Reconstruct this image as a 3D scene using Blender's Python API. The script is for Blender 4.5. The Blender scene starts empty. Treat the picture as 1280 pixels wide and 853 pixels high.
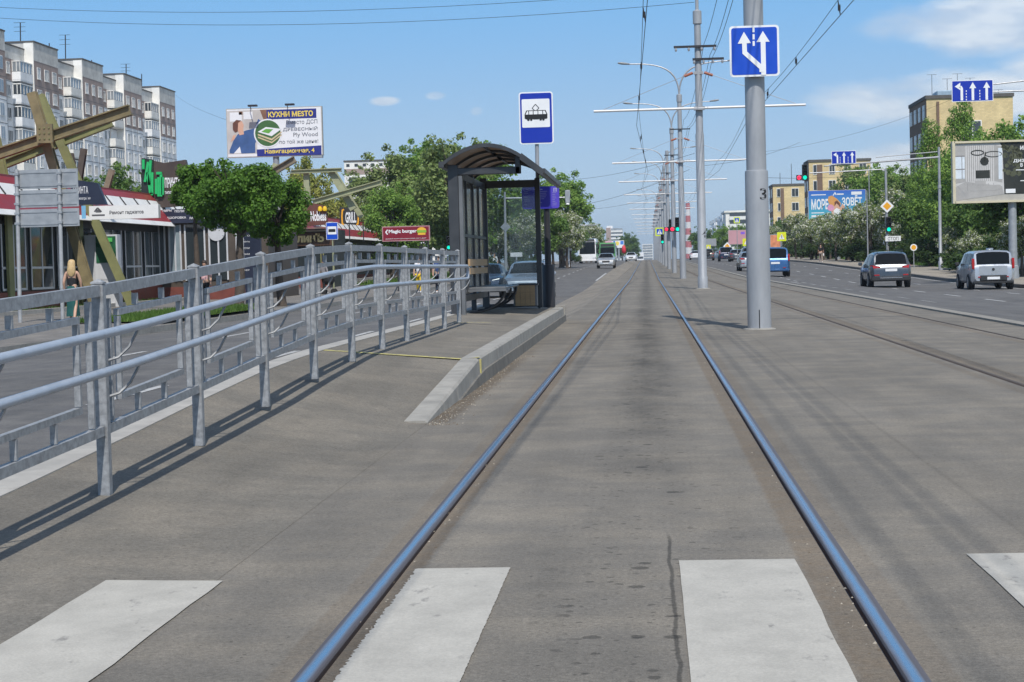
import bpy, bmesh, math, random
from mathutils import Vector, Matrix, noise
R = random.Random(7)
C = bpy.context.scene.collection
S = bpy.context.scene
rad = math.radians

# ------------------------------------------------------------------ camera
F = 2300.0                      # focal length in pixels of a 1280 px wide picture
CAMZ = 1.086
ROLL = rad(1.3)
_v = Vector((808 - 640, -(325 - 426.5), -F)).normalized()      # the track's direction seen by the camera
_u = Vector((-math.sin(ROLL), math.cos(ROLL), 0))
_Z = (_u - _v * _u.dot(_v)).normalized()
_X = _v.cross(_Z)
ROT = Matrix((_X, _v, _Z))      # camera axes -> world axes
cam = bpy.data.cameras.new('camera')
cam.sensor_width = 36.0
cam.lens = 36.0 * F / 1280.0
cam.clip_start, cam.clip_end = 0.1, 9000
co = bpy.data.objects.new('camera', cam); C.objects.link(co)
co.matrix_world = Matrix.Translation((0, 0, CAMZ)) @ ROT.to_4x4()
S.camera = co

def ray(px, py):
    return ROT @ Vector((px - 640, -(py - 426.5), -F))
def P(px, py, z=0.0):           # where the sight line of a photo pixel meets the level z
    d = ray(px, py); t = (z - CAMZ) / d.z
    return Vector((d.x * t, d.y * t, z))
def Q(px, py, D):               # where it reaches the distance D down the street
    d = ray(px, py); t = D / d.y
    return Vector((d.x * t, D, CAMZ + d.z * t))

# ------------------------------------------------------------------ light
SUN_DIR = Vector((-0.125, 0.74, -1.0)).normalized()
elev = math.asin(-SUN_DIR.z); azim = math.atan2(-SUN_DIR.x, -SUN_DIR.y)   # azimuth from +y towards +x
w = bpy.data.worlds.new('World'); S.world = w; w.use_nodes = True
nt = w.node_tree; nt.nodes.clear()
def N(t, ty, **kw):
    n = t.nodes.new(ty)
    for k, v in kw.items():
        if k.startswith('i_'):
            n.inputs[int(k[2:]) if k[2:].isdigit() else k[2:].replace('_', ' ')].default_value = v
        else: setattr(n, k, v)
    return n
def math_n(t, op, a, b=None, c=None, clamp=False):
    n = t.nodes.new('ShaderNodeMath'); n.operation = op; n.use_clamp = clamp
    for i, q in enumerate((a, b, c)):
        if q is None: continue
        if isinstance(q, (int, float)): n.inputs[i].default_value = q
        else: t.links.new(q, n.inputs[i])
    return n.outputs[0]
def smooth(t, x, a, b):
    n = t.nodes.new('ShaderNodeMapRange'); n.interpolation_type = 'SMOOTHSTEP'
    if isinstance(x, (int, float)): n.inputs[0].default_value = x
    else: t.links.new(x, n.inputs[0])
    n.inputs[1].default_value = a; n.inputs[2].default_value = b
    n.inputs[3].default_value = 0.0; n.inputs[4].default_value = 1.0
    return n.outputs[0]
sky = N(nt, 'ShaderNodeTexSky', sky_type='NISHITA', sun_disc=False)
sky.sun_elevation = elev; sky.sun_rotation = azim
sky.air_density = 1.0; sky.dust_density = 0.55; sky.ozone_density = 2.2; sky.altitude = 150
tc = N(nt, 'ShaderNodeTexCoord'); sp = N(nt, 'ShaderNodeSeparateXYZ'); nt.links.new(tc.outputs['Generated'], sp.inputs[0])
ay = math_n(nt, 'ADD', math_n(nt, 'ABSOLUTE', sp.outputs[1]), 0.0005)
uu = math_n(nt, 'DIVIDE', sp.outputs[0], ay); vv = math_n(nt, 'DIVIDE', sp.outputs[2], ay)
cb = N(nt, 'ShaderNodeCombineXYZ'); nt.links.new(uu, cb.inputs[0]); nt.links.new(math_n(nt, 'MULTIPLY', vv, 2.6), cb.inputs[1]); cb.inputs[2].default_value = 3.7
cn = N(nt, 'ShaderNodeTexNoise', i_Scale=11.0, i_Detail=9.0, i_Roughness=0.56, i_Distortion=0.25); nt.links.new(cb.outputs[0], cn.inputs['Vector'])
def blob(cu, cv, ru, rv):
    a = math_n(nt, 'DIVIDE', math_n(nt, 'SUBTRACT', uu, cu), ru); b = math_n(nt, 'DIVIDE', math_n(nt, 'SUBTRACT', vv, cv), rv)
    r = math_n(nt, 'SQRT', math_n(nt, 'ADD', math_n(nt, 'MULTIPLY', a, a), math_n(nt, 'MULTIPLY', b, b)))
    return math_n(nt, 'SUBTRACT', 1.0, smooth(nt, r, 0.35, 1.25))
msk = blob(0.190, 0.121, 0.075, 0.020)
for q in ((0.165, 0.083, 0.085, 0.017), (0.15, 0.045, 0.05, 0.016), (-0.112, 0.092, 0.0075, 0.0035), (0.24, 0.095, 0.06, 0.02), (-0.09, 0.083, 0.005, 0.0035), (-0.14, 0.09, 0.010, 0.003)):
    msk = math_n(nt, 'MAXIMUM', msk, math_n(nt, 'MULTIPLY', blob(*q), .62 if q[2] < .02 else 1.))
bg_far = smooth(nt, uu, 0.35, 0.6); msk = math_n(nt, 'MAXIMUM', msk, math_n(nt, 'MULTIPLY', bg_far, 0.7))
dens = smooth(nt, math_n(nt, 'ADD', cn.outputs[0], math_n(nt, 'MULTIPLY', msk, 0.40)), 0.58, 0.90)
dens = math_n(nt, 'MULTIPLY', dens, smooth(nt, msk, 0.02, 0.35))
dens = math_n(nt, 'MULTIPLY', dens, 0.66)
cn2 = N(nt, 'ShaderNodeTexNoise', i_Scale=26.0, i_Detail=6.0); nt.links.new(cb.outputs[0], cn2.inputs['Vector'])
shade = N(nt, 'ShaderNodeMix', data_type='RGBA'); nt.links.new(smooth(nt, cn2.outputs[0], 0.4, 0.62), shade.inputs[0])
shade.inputs[6].default_value = (5.0, 5.5, 6.2, 1); shade.inputs[7].default_value = (7.2, 7.3, 7.3, 1)
cm = N(nt, 'ShaderNodeMix', data_type='RGBA'); nt.links.new(dens, cm.inputs[0])
el = math_n(nt, 'ARCSINE', sp.outputs[2])
low = N(nt, 'ShaderNodeMix', data_type='RGBA'); nt.links.new(smooth(nt, el, -.01, .17), low.inputs[0])
low.inputs[6].default_value = (4.0, 5.15, 6.2, 1); low.inputs[7].default_value = (1.55, 3.75, 6.7, 1)      # pale blue at the horizon, deeper above
hz = N(nt, 'ShaderNodeMix', data_type='RGBA'); nt.links.new(smooth(nt, el, .12, .75), hz.inputs[0])
nt.links.new(low.outputs[2], hz.inputs[6]); nt.links.new(sky.outputs[0], hz.inputs[7])
nt.links.new(hz.outputs[2], cm.inputs[6]); nt.links.new(shade.outputs[2], cm.inputs[7])
bg = N(nt, 'ShaderNodeBackground', i_Strength=0.122); nt.links.new(cm.outputs[2], bg.inputs[0])
wo = N(nt, 'ShaderNodeOutputWorld'); nt.links.new(bg.outputs[0], wo.inputs[0])

sl = bpy.data.lights.new('sun', 'SUN'); sl.energy = 3.9; sl.angle = rad(0.53); sl.color = (1.0, 0.955, 0.89)
so = bpy.data.objects.new('sun', sl); C.objects.link(so)
so.rotation_mode = 'QUATERNION'; so.rotation_quaternion = SUN_DIR.to_track_quat('-Z', 'Y'); so.location = (0, -20, 60)
S.view_settings.view_transform = 'Standard'; S.view_settings.look = 'None'
S.view_settings.exposure = 0.10; S.view_settings.gamma = 1.0; S.view_settings.use_curve_mapping = False
S.cycles.max_bounces = 6; S.cycles.transparent_max_bounces = 12; S.cycles.volume_bounces = 0
S.cycles.use_denoising = True

# ------------------------------------------------------------------ materials
def lin(h):
    h = h.lstrip('#'); c = [int(h[i:i + 2], 16) / 255 for i in (0, 2, 4)]
    return tuple(x / 12.92 if x <= .04045 else ((x + .055) / 1.055) ** 2.4 for x in c)
_M = {}
def M(name, c=(.5, .5, .5), rough=.6, metal=0., var=.12, vs=3., bump=0., spec=.5, emit=0., coat=0., stretch=None):
    if name in _M: return _M[name]
    if isinstance(c, str): c = lin(c)
    m = bpy.data.materials.new(name); m.use_nodes = True; t = m.node_tree
    b = t.nodes['Principled BSDF']
    b.inputs['Roughness'].default_value = rough; b.inputs['Metallic'].default_value = metal
    b.inputs['Specular IOR Level'].default_value = spec; b.inputs['Base Color'].default_value = (*c, 1)
    if coat: b.inputs['Coat Weight'].default_value = coat; b.inputs['Coat Roughness'].default_value = .05
    if emit: b.inputs['Emission Color'].default_value = (*c, 1); b.inputs['Emission Strength'].default_value = emit
    if var or bump:
        tcn = N(t, 'ShaderNodeTexCoord'); vec = tcn.outputs['Object']
        if stretch:
            mp = N(t, 'ShaderNodeMapping'); mp.inputs['Scale'].default_value = stretch; t.links.new(vec, mp.inputs[0]); vec = mp.outputs[0]
        nz = N(t, 'ShaderNodeTexNoise', i_Scale=vs, i_Detail=7.0, i_Roughness=.62); t.links.new(vec, nz.inputs['Vector'])
        mr = N(t, 'ShaderNodeMapRange'); t.links.new(nz.outputs[0], mr.inputs[0])
        mr.inputs[1].default_value = .3; mr.inputs[2].default_value = .7; mr.inputs[3].default_value = 1 - var; mr.inputs[4].default_value = 1 + var
        sc = N(t, 'ShaderNodeVectorMath', operation='SCALE'); sc.inputs[0].default_value = c; t.links.new(mr.outputs[0], sc.inputs['Scale'])
        t.links.new(sc.outputs[0], b.inputs['Base Color'])
        rr = N(t, 'ShaderNodeMapRange'); t.links.new(nz.outputs[0], rr.inputs[0])
        rr.inputs[1].default_value = .3; rr.inputs[2].default_value = .7; rr.inputs[3].default_value = max(.02, rough - .08); rr.inputs[4].default_value = min(1, rough + .08)
        t.links.new(rr.outputs[0], b.inputs['Roughness'])
        if bump:
            bp = N(t, 'ShaderNodeBump', i_Strength=bump, i_Distance=.02); t.links.new(nz.outputs[0], bp.inputs['Height']); t.links.new(bp.outputs[0], b.inputs['Normal'])
    _M[name] = m
    return m

def asphalt(name, base, warm, track=False, xr=()):
    """worn bitumen: aggregate, patches, streaks along the street; on the track zone also drips, a crack and grit along the rails"""
    m = bpy.data.materials.new(name); m.use_nodes = True; t = m.node_tree; b = t.nodes['Principled BSDF']; L = t.links.new
    geo = N(t, 'ShaderNodeNewGeometry'); pos = geo.outputs['Position']
    def noi(scale, det, ro=.6, st=None, dist=0.):
        v = pos
        if st:
            mp = N(t, 'ShaderNodeMapping'); mp.inputs['Scale'].default_value = st; L(pos, mp.inputs[0]); v = mp.outputs[0]
        n = N(t, 'ShaderNodeTexNoise', i_Scale=scale, i_Detail=det, i_Roughness=ro, i_Distortion=dist); L(v, n.inputs['Vector']); return n.outputs[0]
    def ramp(x, a, bb, lo, hi):
        n = N(t, 'ShaderNodeMapRange'); L(x, n.inputs[0])
        for i, q in enumerate((a, bb, lo, hi)): n.inputs[i + 1].default_value = q
        return n.outputs[0]
    big = noi(.22, 5); mid = noi(1.7, 6); fine = noi(55, 3, .7); grain = noi(190, 2, .7); strk = noi(1.0, 5, .6, (3.2, .22, 1)); cross = noi(1.0, 4, .6, (.6, 7., 1))
    val = math_n(t, 'MULTIPLY', ramp(big, .3, .7, .84, 1.14), ramp(mid, .3, .7, .91, 1.09))
    val = math_n(t, 'MULTIPLY', val, ramp(strk, .3, .7, .89, 1.1))
    val = math_n(t, 'MULTIPLY', val, ramp(cross, .3, .7, .975, 1.025))
    val = math_n(t, 'MULTIPLY', val, ramp(fine, .3, .7, .74, 1.22))
    val = math_n(t, 'MULTIPLY', val, ramp(grain, .3, .7, .72, 1.26))
    val = math_n(t, 'MULTIPLY', val, ramp(noi(9, 6, .7), .32, .68, .92, 1.07))
    # pale stones and dark pits in the surface
    vo = N(t, 'ShaderNodeTexVoronoi', i_Scale=38.0); L(pos, vo.inputs['Vector'])
    sep = N(t, 'ShaderNodeSeparateColor'); L(vo.outputs['Color'], sep.inputs[0])
    pit = math_n(t, 'MULTIPLY', math_n(t, 'LESS_THAN', vo.outputs['Distance'], .22), math_n(t, 'GREATER_THAN', sep.outputs[0], .93))
    val = math_n(t, 'MULTIPLY', val, math_n(t, 'SUBTRACT', 1., math_n(t, 'MULTIPLY', pit, .45)))
    hue = N(t, 'ShaderNodeMix', data_type='RGBA'); L(smooth(t, mid, .38, .66), hue.inputs[0])
    hue.inputs[6].default_value = (*base, 1); hue.inputs[7].default_value = (*warm, 1)
    col = hue.outputs[2]
    if track:
        sx = N(t, 'ShaderNodeSeparateXYZ'); L(pos, sx.inputs[0]); X, Y = sx.outputs[0], sx.outputs[1]
        wob = math_n(t, 'MULTIPLY', math_n(t, 'SUBTRACT', noi(2.2, 5), .5), .09)
        wob2 = math_n(t, 'MULTIPLY', math_n(t, 'SUBTRACT', noi(14, 4), .5), .05)
        # oil drips between the rails
        v2 = N(t, 'ShaderNodeTexVoronoi', i_Scale=8.5); v2.inputs['Randomness'].default_value = 1
        L(pos, v2.inputs['Vector']); s2 = N(t, 'ShaderNodeSeparateColor'); L(v2.outputs['Color'], s2.inputs[0])
        rsz = ramp(s2.outputs[1], 0, 1, .06, .30)
        dd = math_n(t, 'SUBTRACT', math_n(t, 'ADD', v2.outputs['Distance'], math_n(t, 'MULTIPLY', math_n(t, 'SUBTRACT', fine, .5), .18)), rsz)
        drop = math_n(t, 'MULTIPLY', math_n(t, 'SUBTRACT', 1., smooth(t, dd, -.05, .03)), math_n(t, 'GREATER_THAN', s2.outputs[0], .42))
        cen = math_n(t, 'ABSOLUTE', math_n(t, 'ADD', math_n(t, 'SUBTRACT', X, -.02), math_n(t, 'MULTIPLY', wob, 3.)))
        band = math_n(t, 'SUBTRACT', 1., smooth(t, cen, .12, .5))
        drop = math_n(t, 'MULTIPLY', drop, band)
        v3 = N(t, 'ShaderNodeTexVoronoi', i_Scale=19.0); L(pos, v3.inputs['Vector']); s3_ = N(t, 'ShaderNodeSeparateColor'); L(v3.outputs['Color'], s3_.inputs[0])
        dd3 = math_n(t, 'SUBTRACT', math_n(t, 'ADD', v3.outputs['Distance'], math_n(t, 'MULTIPLY', math_n(t, 'SUBTRACT', fine, .5), .25)), ramp(s3_.outputs[1], 0, 1, .08, .34))
        small = math_n(t, 'MULTIPLY', math_n(t, 'MULTIPLY', math_n(t, 'SUBTRACT', 1., smooth(t, dd3, -.05, .04)), math_n(t, 'GREATER_THAN', s3_.outputs[0], .62)), math_n(t, 'SUBTRACT', 1., smooth(t, cen, .16, .42)))
        val = math_n(t, 'MULTIPLY', val, math_n(t, 'SUBTRACT', 1., math_n(t, 'MULTIPLY', small, .40)))
        soil = math_n(t, 'SUBTRACT', 1., smooth(t, math_n(t, 'ABSOLUTE', math_n(t, 'ADD', math_n(t, 'ADD', X, 1.47), math_n(t, 'MULTIPLY', wob2, 1.6))), .05, .13))
        soil = math_n(t, 'MULTIPLY', math_n(t, 'MULTIPLY', soil, smooth(t, Y, 12.2, 13.0)), math_n(t, 'MULTIPLY', math_n(t, 'SUBTRACT', 1., smooth(t, Y, 16., 27.)), ramp(noi(7, 5, .7), .3, .6, .3, .95)))
        ms_ = N(t, 'ShaderNodeMix', data_type='RGBA'); L(soil, ms_.inputs[0]); L(col, ms_.inputs[6]); ms_.inputs[7].default_value = (.105, .082, .058, 1); col = ms_.outputs[2]
        dark_strip = math_n(t, 'MULTIPLY', math_n(t, 'MULTIPLY', math_n(t, 'SUBTRACT', 1., smooth(t, cen, .0, .34)), smooth(t, Y, 5.5, 17.)), ramp(noi(1.0, 6, .7, (3., .8, 1)), .36, .6, .35, 1.15))  # blotchy darker strip with wet spots along the track middle
        val = math_n(t, 'MULTIPLY', val, math_n(t, 'SUBTRACT', 1., math_n(t, 'MULTIPLY', drop, .50)))
        val = math_n(t, 'MULTIPLY', val, math_n(t, 'SUBTRACT', 1., math_n(t, 'MULTIPLY', dark_strip, .40)))
        # tracks of dried water, smudges far from the rails
        smu = math_n(t, 'MULTIPLY', smooth(t, noi(1.0, 6, .65, (1.3, 3.8, 1), .6), .6, .72), .10)
        val = math_n(t, 'MULTIPLY', val, math_n(t, 'ADD', 1., smu))
        # crack along the middle
        cx = math_n(t, 'ABSOLUTE', math_n(t, 'SUBTRACT', X, math_n(t, 'ADD', .062, math_n(t, 'MULTIPLY', wob, .5))))
        crk = math_n(t, 'MULTIPLY', math_n(t, 'SUBTRACT', 1., smooth(t, cx, .003, .010)), math_n(t, 'SUBTRACT', 1., smooth(t, Y, 7.0, 7.4)))
        val = math_n(t, 'MULTIPLY', val, math_n(t, 'SUBTRACT', 1., math_n(t, 'MULTIPLY', crk, .55)))
        # seams of the paving strips
        for xs in (1.42,):
            c2 = math_n(t, 'ABSOLUTE', math_n(t, 'SUBTRACT', X, math_n(t, 'ADD', xs, math_n(t, 'MULTIPLY', wob, .25))))
            val = math_n(t, 'MULTIPLY', val, math_n(t, 'SUBTRACT', 1., math_n(t, 'MULTIPLY', math_n(t, 'SUBTRACT', 1., smooth(t, c2, .004, .02)), .12)))
        # grit next to the rails (x, side, width)
        for (x0, half, strength) in xr:
            dx = math_n(t, 'ABSOLUTE', math_n(t, 'SUBTRACT', math_n(t, 'ADD', X, math_n(t, 'MULTIPLY', wob2, .8)), x0))
            g = math_n(t, 'MULTIPLY', math_n(t, 'SUBTRACT', 1., smooth(t, dx, half * .55, half)), strength)
            g = math_n(t, 'MULTIPLY', g, ramp(noi(9, 5), .3, .6, .55, 1.))
            mx = N(t, 'ShaderNodeMix', data_type='RGBA'); L(g, mx.inputs[0]); L(col, mx.inputs[6]); mx.inputs[7].default_value = (.155, .122, .086, 1); col = mx.outputs[2]
    sc = N(t, 'ShaderNodeVectorMath', operation='SCALE'); L(col, sc.inputs[0]); L(val, sc.inputs['Scale']); L(sc.outputs[0], b.inputs['Base Color'])
    b.inputs['Roughness'].default_value = .88; b.inputs['Specular IOR Level'].default_value = .3
    hsum = math_n(t, 'ADD', math_n(t, 'MULTIPLY', fine, .6), grain)
    bp = N(t, 'ShaderNodeBump', i_Strength=.28, i_Distance=.012); L(hsum, bp.inputs['Height']); L(bp.outputs[0], b.inputs['Normal'])
    return m

def railmat():
    """steel polished by the wheels along the crown, brown and dull towards the edges of the head"""
    m = bpy.data.materials.new('rail_steel'); m.use_nodes = True; t = m.node_tree; b = t.nodes['Principled BSDF']; L = t.links.new
    oc = N(t, 'ShaderNodeTexCoord'); s_ = N(t, 'ShaderNodeSeparateXYZ'); L(oc.outputs['Object'], s_.inputs[0])
    mp = N(t, 'ShaderNodeMapping'); mp.inputs['Scale'].default_value = (60, .8, 1); L(oc.outputs['Object'], mp.inputs[0])
    nz = N(t, 'ShaderNodeTexNoise', i_Scale=1.0, i_Detail=5.0, i_Roughness=.65); L(mp.outputs[0], nz.inputs['Vector'])
    n2 = N(t, 'ShaderNodeTexNoise', i_Scale=7.0, i_Detail=5.0); L(oc.outputs['Object'], n2.inputs['Vector'])
    d = math_n(t, 'ADD', math_n(t, 'ABSOLUTE', math_n(t, 'ADD', s_.outputs[0], .002)), math_n(t, 'ADD', math_n(t, 'MULTIPLY', math_n(t, 'SUBTRACT', nz.outputs[0], .5), .012), math_n(t, 'MULTIPLY', math_n(t, 'SUBTRACT', n2.outputs[0], .5), .006)))
    k = smooth(t, d, .004, .022)
    c = N(t, 'ShaderNodeMix', data_type='RGBA'); L(k, c.inputs[0]); c.inputs[6].default_value = (.52, .53, .58, 1); c.inputs[7].default_value = (.165, .138, .135, 1); L(c.outputs[2], b.inputs['Base Color'])
    L(math_n(t, 'SUBTRACT', 1.0, math_n(t, 'MULTIPLY', k, .35)), b.inputs['Metallic'])
    L(math_n(t, 'ADD', .24, math_n(t, 'MULTIPLY', k, .3)), b.inputs['Roughness'])
    return m

def road_paint(name, c, wear):
    """chalky road paint, rubbed off in places (the asphalt shows through as holes in the sheet's colour)"""
    m = bpy.data.materials.new(name); m.use_nodes = True; t = m.node_tree; b = t.nodes['Principled BSDF']; L = t.links.new
    geo = N(t, 'ShaderNodeNewGeometry'); pos = geo.outputs['Position']
    def noi(s, d, st=None):
        v = pos
        if st:
            mp = N(t, 'ShaderNodeMapping'); mp.inputs['Scale'].default_value = st; L(pos, mp.inputs[0]); v = mp.outputs[0]
        n = N(t, 'ShaderNodeTexNoise', i_Scale=s, i_Detail=d, i_Roughness=.65); L(v, n.inputs['Vector']); return n.outputs[0]
    a = noi(4.5, 8, (2.2, 1, 1)); g = noi(120, 2); s = noi(3.2, 7, (1.5, 1, 1))
    mr = N(t, 'ShaderNodeMapRange'); L(s, mr.inputs[0]); mr.inputs[1].default_value = .3; mr.inputs[2].default_value = .7; mr.inputs[3].default_value = .80; mr.inputs[4].default_value = 1.05
    mg = N(t, 'ShaderNodeMapRange'); L(g, mg.inputs[0]); mg.inputs[1].default_value = .3; mg.inputs[2].default_value = .7; mg.inputs[3].default_value = .88; mg.inputs[4].default_value = 1.08
    w_ = smooth(t, a, wear, wear + .09)
    mx = N(t, 'ShaderNodeMix', data_type='RGBA'); L(math_n(t, 'MULTIPLY', w_, .6), mx.inputs[0]); mx.inputs[6].default_value = (*c, 1); mx.inputs[7].default_value = (.16, .15, .14, 1)
    sc = N(t, 'ShaderNodeVectorMath', operation='SCALE'); L(mx.outputs[2], sc.inputs[0]); L(math_n(t, 'MULTIPLY', mr.outputs[0], mg.outputs[0]), sc.inputs['Scale'])
    L(sc.outputs[0], b.inputs['Base Color']); b.inputs['Roughness'].default_value = .8
    bp = N(t, 'ShaderNodeBump', i_Strength=.2, i_Distance=.01); L(g, bp.inputs['Height']); L(bp.outputs[0], b.inputs['Normal'])
    return m

def leafmat(name, c1, c2, flower=None, amount=0.):
    m = bpy.data.materials.new(name); m.use_nodes = True; t = m.node_tree; t.nodes.clear(); L = t.links.new
    geo = N(t, 'ShaderNodeNewGeometry'); rnd = geo.outputs['Random Per Island']
    mx = N(t, 'ShaderNodeMix', data_type='RGBA'); L(rnd, mx.inputs[0]); mx.inputs[6].default_value = (*c1, 1); mx.inputs[7].default_value = (*c2, 1)
    oc = N(t, 'ShaderNodeTexCoord'); nz = N(t, 'ShaderNodeTexNoise', i_Scale=.9, i_Detail=3.0); L(oc.outputs['Object'], nz.inputs['Vector'])
    mr = N(t, 'ShaderNodeMapRange'); L(nz.outputs[0], mr.inputs[0]); mr.inputs[1].default_value = .3; mr.inputs[2].default_value = .7; mr.inputs[3].default_value = .8; mr.inputs[4].default_value = 1.2
    sc = N(t, 'ShaderNodeVectorMath', operation='SCALE'); L(mx.outputs[2], sc.inputs[0]); L(mr.outputs[0], sc.inputs['Scale']); col = sc.outputs[0]
    if flower:
        n2 = N(t, 'ShaderNodeTexNoise', i_Scale=2.2, i_Detail=2.0); L(oc.outputs['Object'], n2.inputs['Vector'])
        rr = N(t, 'ShaderNodeTexWhiteNoise', noise_dimensions='1D'); L(rnd, rr.inputs['W'])
        k = math_n(t, 'LESS_THAN', math_n(t, 'SUBTRACT', rr.outputs[0], math_n(t, 'MULTIPLY', math_n(t, 'SUBTRACT', n2.outputs[0], .5), 1.2)), amount)
        m2 = N(t, 'ShaderNodeMix', data_type='RGBA'); L(k, m2.inputs[0]); L(col, m2.inputs[6]); m2.inputs[7].default_value = (*flower, 1); col = m2.outputs[2]
    d = N(t, 'ShaderNodeBsdfPrincipled', i_Roughness=.55); d.inputs['Specular IOR Level'].default_value = .3; L(col, d.inputs['Base Color'])
    tr = N(t, 'ShaderNodeBsdfTranslucent'); L(col, tr.inputs[0])
    ms = N(t, 'ShaderNodeMixShader'); ms.inputs[0].default_value = .42; L(d.outputs[0], ms.inputs[1]); L(tr.outputs[0], ms.inputs[2])
    o = N(t, 'ShaderNodeOutputMaterial'); L(ms.outputs[0], o.inputs[0]); return m

def glassmat(name, tint, rough, weight):
    m = bpy.data.materials.new(name); m.use_nodes = True; t = m.node_tree; t.nodes.clear(); L = t.links.new
    tr = N(t, 'ShaderNodeBsdfTransparent'); tr.inputs[0].default_value = (*tint, 1)
    gl = N(t, 'ShaderNodeBsdfGlossy', i_Roughness=rough); df = N(t, 'ShaderNodeBsdfDiffuse'); df.inputs[0].default_value = (.5, .52, .54, 1)
    fr = N(t, 'ShaderNodeFresnel', i_IOR=1.45)
    m0 = N(t, 'ShaderNodeMixShader'); m0.inputs[0].default_value = weight; L(tr.outputs[0], m0.inputs[1]); L(df.outputs[0], m0.inputs[2])
    ms = N(t, 'ShaderNodeMixShader'); L(fr.outputs[0], ms.inputs[0]); L(m0.outputs[0], ms.inputs[1]); L(gl.outputs[0], ms.inputs[2])
    o = N(t, 'ShaderNodeOutputMaterial'); L(ms.outputs[0], o.inputs[0]); return m

# ------------------------------------------------------------------ mesh helpers
class MB:
    def __init__(s): s.v, s.f, s.m = [], [], []
    def add(s, vs, fs, m=0):
        o = len(s.v); s.v += [tuple(q) for q in vs]
        for f in fs: s.f.append([o + i for i in f]); s.m.append(m)
        return s
    def box(s, x0, x1, y0, y1, z0, z1, m=0):
        v = [(x, y, z) for z in (z0, z1) for y in (y0, y1) for x in (x0, x1)]
        return s.add(v, [(0, 2, 3, 1), (4, 5, 7, 6), (0, 1, 5, 4), (2, 6, 7, 3), (0, 4, 6, 2), (1, 3, 7, 5)], m)
    def bbox(s, x0, x1, y0, y1, z0, z1, b=.01, m=0):
        """box with all edges chamfered"""
        vs = []; idx = {}
        X, Y, Z = (x0, x1), (y0, y1), (z0, z1)
        for i in (0, 1):
            for j in (0, 1):
                for k in (0, 1):
                    sx, sy, sz = (1, -1)[i], (1, -1)[j], (1, -1)[k]
                    for a in range(3):
                        p = [X[i] + sx * b, Y[j] + sy * b, Z[k] + sz * b]
                        p[a] = (X[i], Y[j], Z[k])[a]
                        idx[(i, j, k, a)] = len(vs); vs.append(p)
        fs = []
        for a in range(3):
            o1, o2 = [q for q in range(3) if q != a]
            for e in (0, 1):
                ring = []
                for (p, q) in ((0, 0), (1, 0), (1, 1), (0, 1)):
                    key = [0, 0, 0]; key[a] = e; key[o1] = p; key[o2] = q; ring.append(idx[(*key, a)])
                fs.append(ring)
        for a in range(3):
            o1, o2 = [q for q in range(3) if q != a]
            for p in (0, 1):
                for q in (0, 1):
                    k0 = [0, 0, 0]; k0[o1] = p; k0[o2] = q; k1 = list(k0); k1[a] = 1
                    fs.append([idx[(*k0, o1)], idx[(*k1, o1)], idx[(*k1, o2)], idx[(*k0, o2)]])
        for i in (0, 1):
            for j in (0, 1):
                for k in (0, 1): fs.append([idx[(i, j, k, a)] for a in range(3)])
        return s.add(vs, fs, m)
    def frame(s, p, q, up=(0, 0, 1)):
        p, q = Vector(p), Vector(q); d = (q - p).normalized(); u = Vector(up)
        if abs(d.dot(u.normalized())) > .98: u = Vector((0, 1, 0)) if abs(d.y) < .9 else Vector((1, 0, 0))
        a = d.cross(u).normalized(); b = a.cross(d).normalized(); return p, q, a, b
    def bar(s, p, q, w, h, up=(0, 0, 1), m=0):
        p, q, a, b = s.frame(p, q, up); vs = []
        for e in (p, q):
            for (i, j) in ((-1, -1), (1, -1), (1, 1), (-1, 1)): vs.append(e + a * (i * w / 2) + b * (j * h / 2))
        return s.add(vs, [(0, 1, 2, 3), (7, 6, 5, 4), (0, 4, 5, 1), (1, 5, 6, 2), (2, 6, 7, 3), (3, 7, 4, 0)], m)
    def ibeam(s, p, q, w, h, t=.03, up=(0, 0, 1), m=0):
        p, q, a, b = s.frame(p, q, up)
        o = [(-w/2, -h/2), (w/2, -h/2), (w/2, -h/2+t), (t/2, -h/2+t), (t/2, h/2-t), (w/2, h/2-t), (w/2, h/2), (-w/2, h/2), (-w/2, h/2-t), (-t/2, h/2-t), (-t/2, -h/2+t), (-w/2, -h/2+t)]
        n = len(o); vs = [e + a * x + b * y for e in (p, q) for x, y in o]
        fs = [(i, (i+1) % n, n+(i+1) % n, n+i) for i in range(n)]
        for k in (0, n): fs += [[k+0, k+1, k+2, k+11], [k+11, k+2, k+3, k+10], [k+10, k+3, k+4, k+9], [k+9, k+4, k+5, k+8], [k+8, k+5, k+6, k+7]]
        return s.add(vs, fs, m)
    def tube(s, pts, r, n=8, cap=True, m=0):
        pts = [Vector(p) for p in pts]; k = len(pts)
        rs = r if isinstance(r, (list, tuple)) else [r] * k
        o = len(s.v); ref = None
        for i, p in enumerate(pts):
            d = (pts[min(i+1, k-1)] - pts[max(i-1, 0)]).normalized()
            if ref is None: ref = Vector((0, 0, 1)) if abs(d.z) < .9 else Vector((1, 0, 0))
            a = d.cross(ref).normalized(); b = a.cross(d).normalized(); ref = b
            for j in range(n):
                t = 2*math.pi*j/n; s.v.append(tuple(p + a*(rs[i]*math.cos(t)) + b*(rs[i]*math.sin(t))))
        for i in range(k-1):
            for j in range(n): s.f.append([o+i*n+j, o+i*n+(j+1) % n, o+(i+1)*n+(j+1) % n, o+(i+1)*n+j]); s.m.append(m)
        if cap:
            s.f.append([o+j for j in range(n)][::-1]); s.m.append(m); s.f.append([o+(k-1)*n+j for j in range(n)]); s.m.append(m)
        return s
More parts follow.
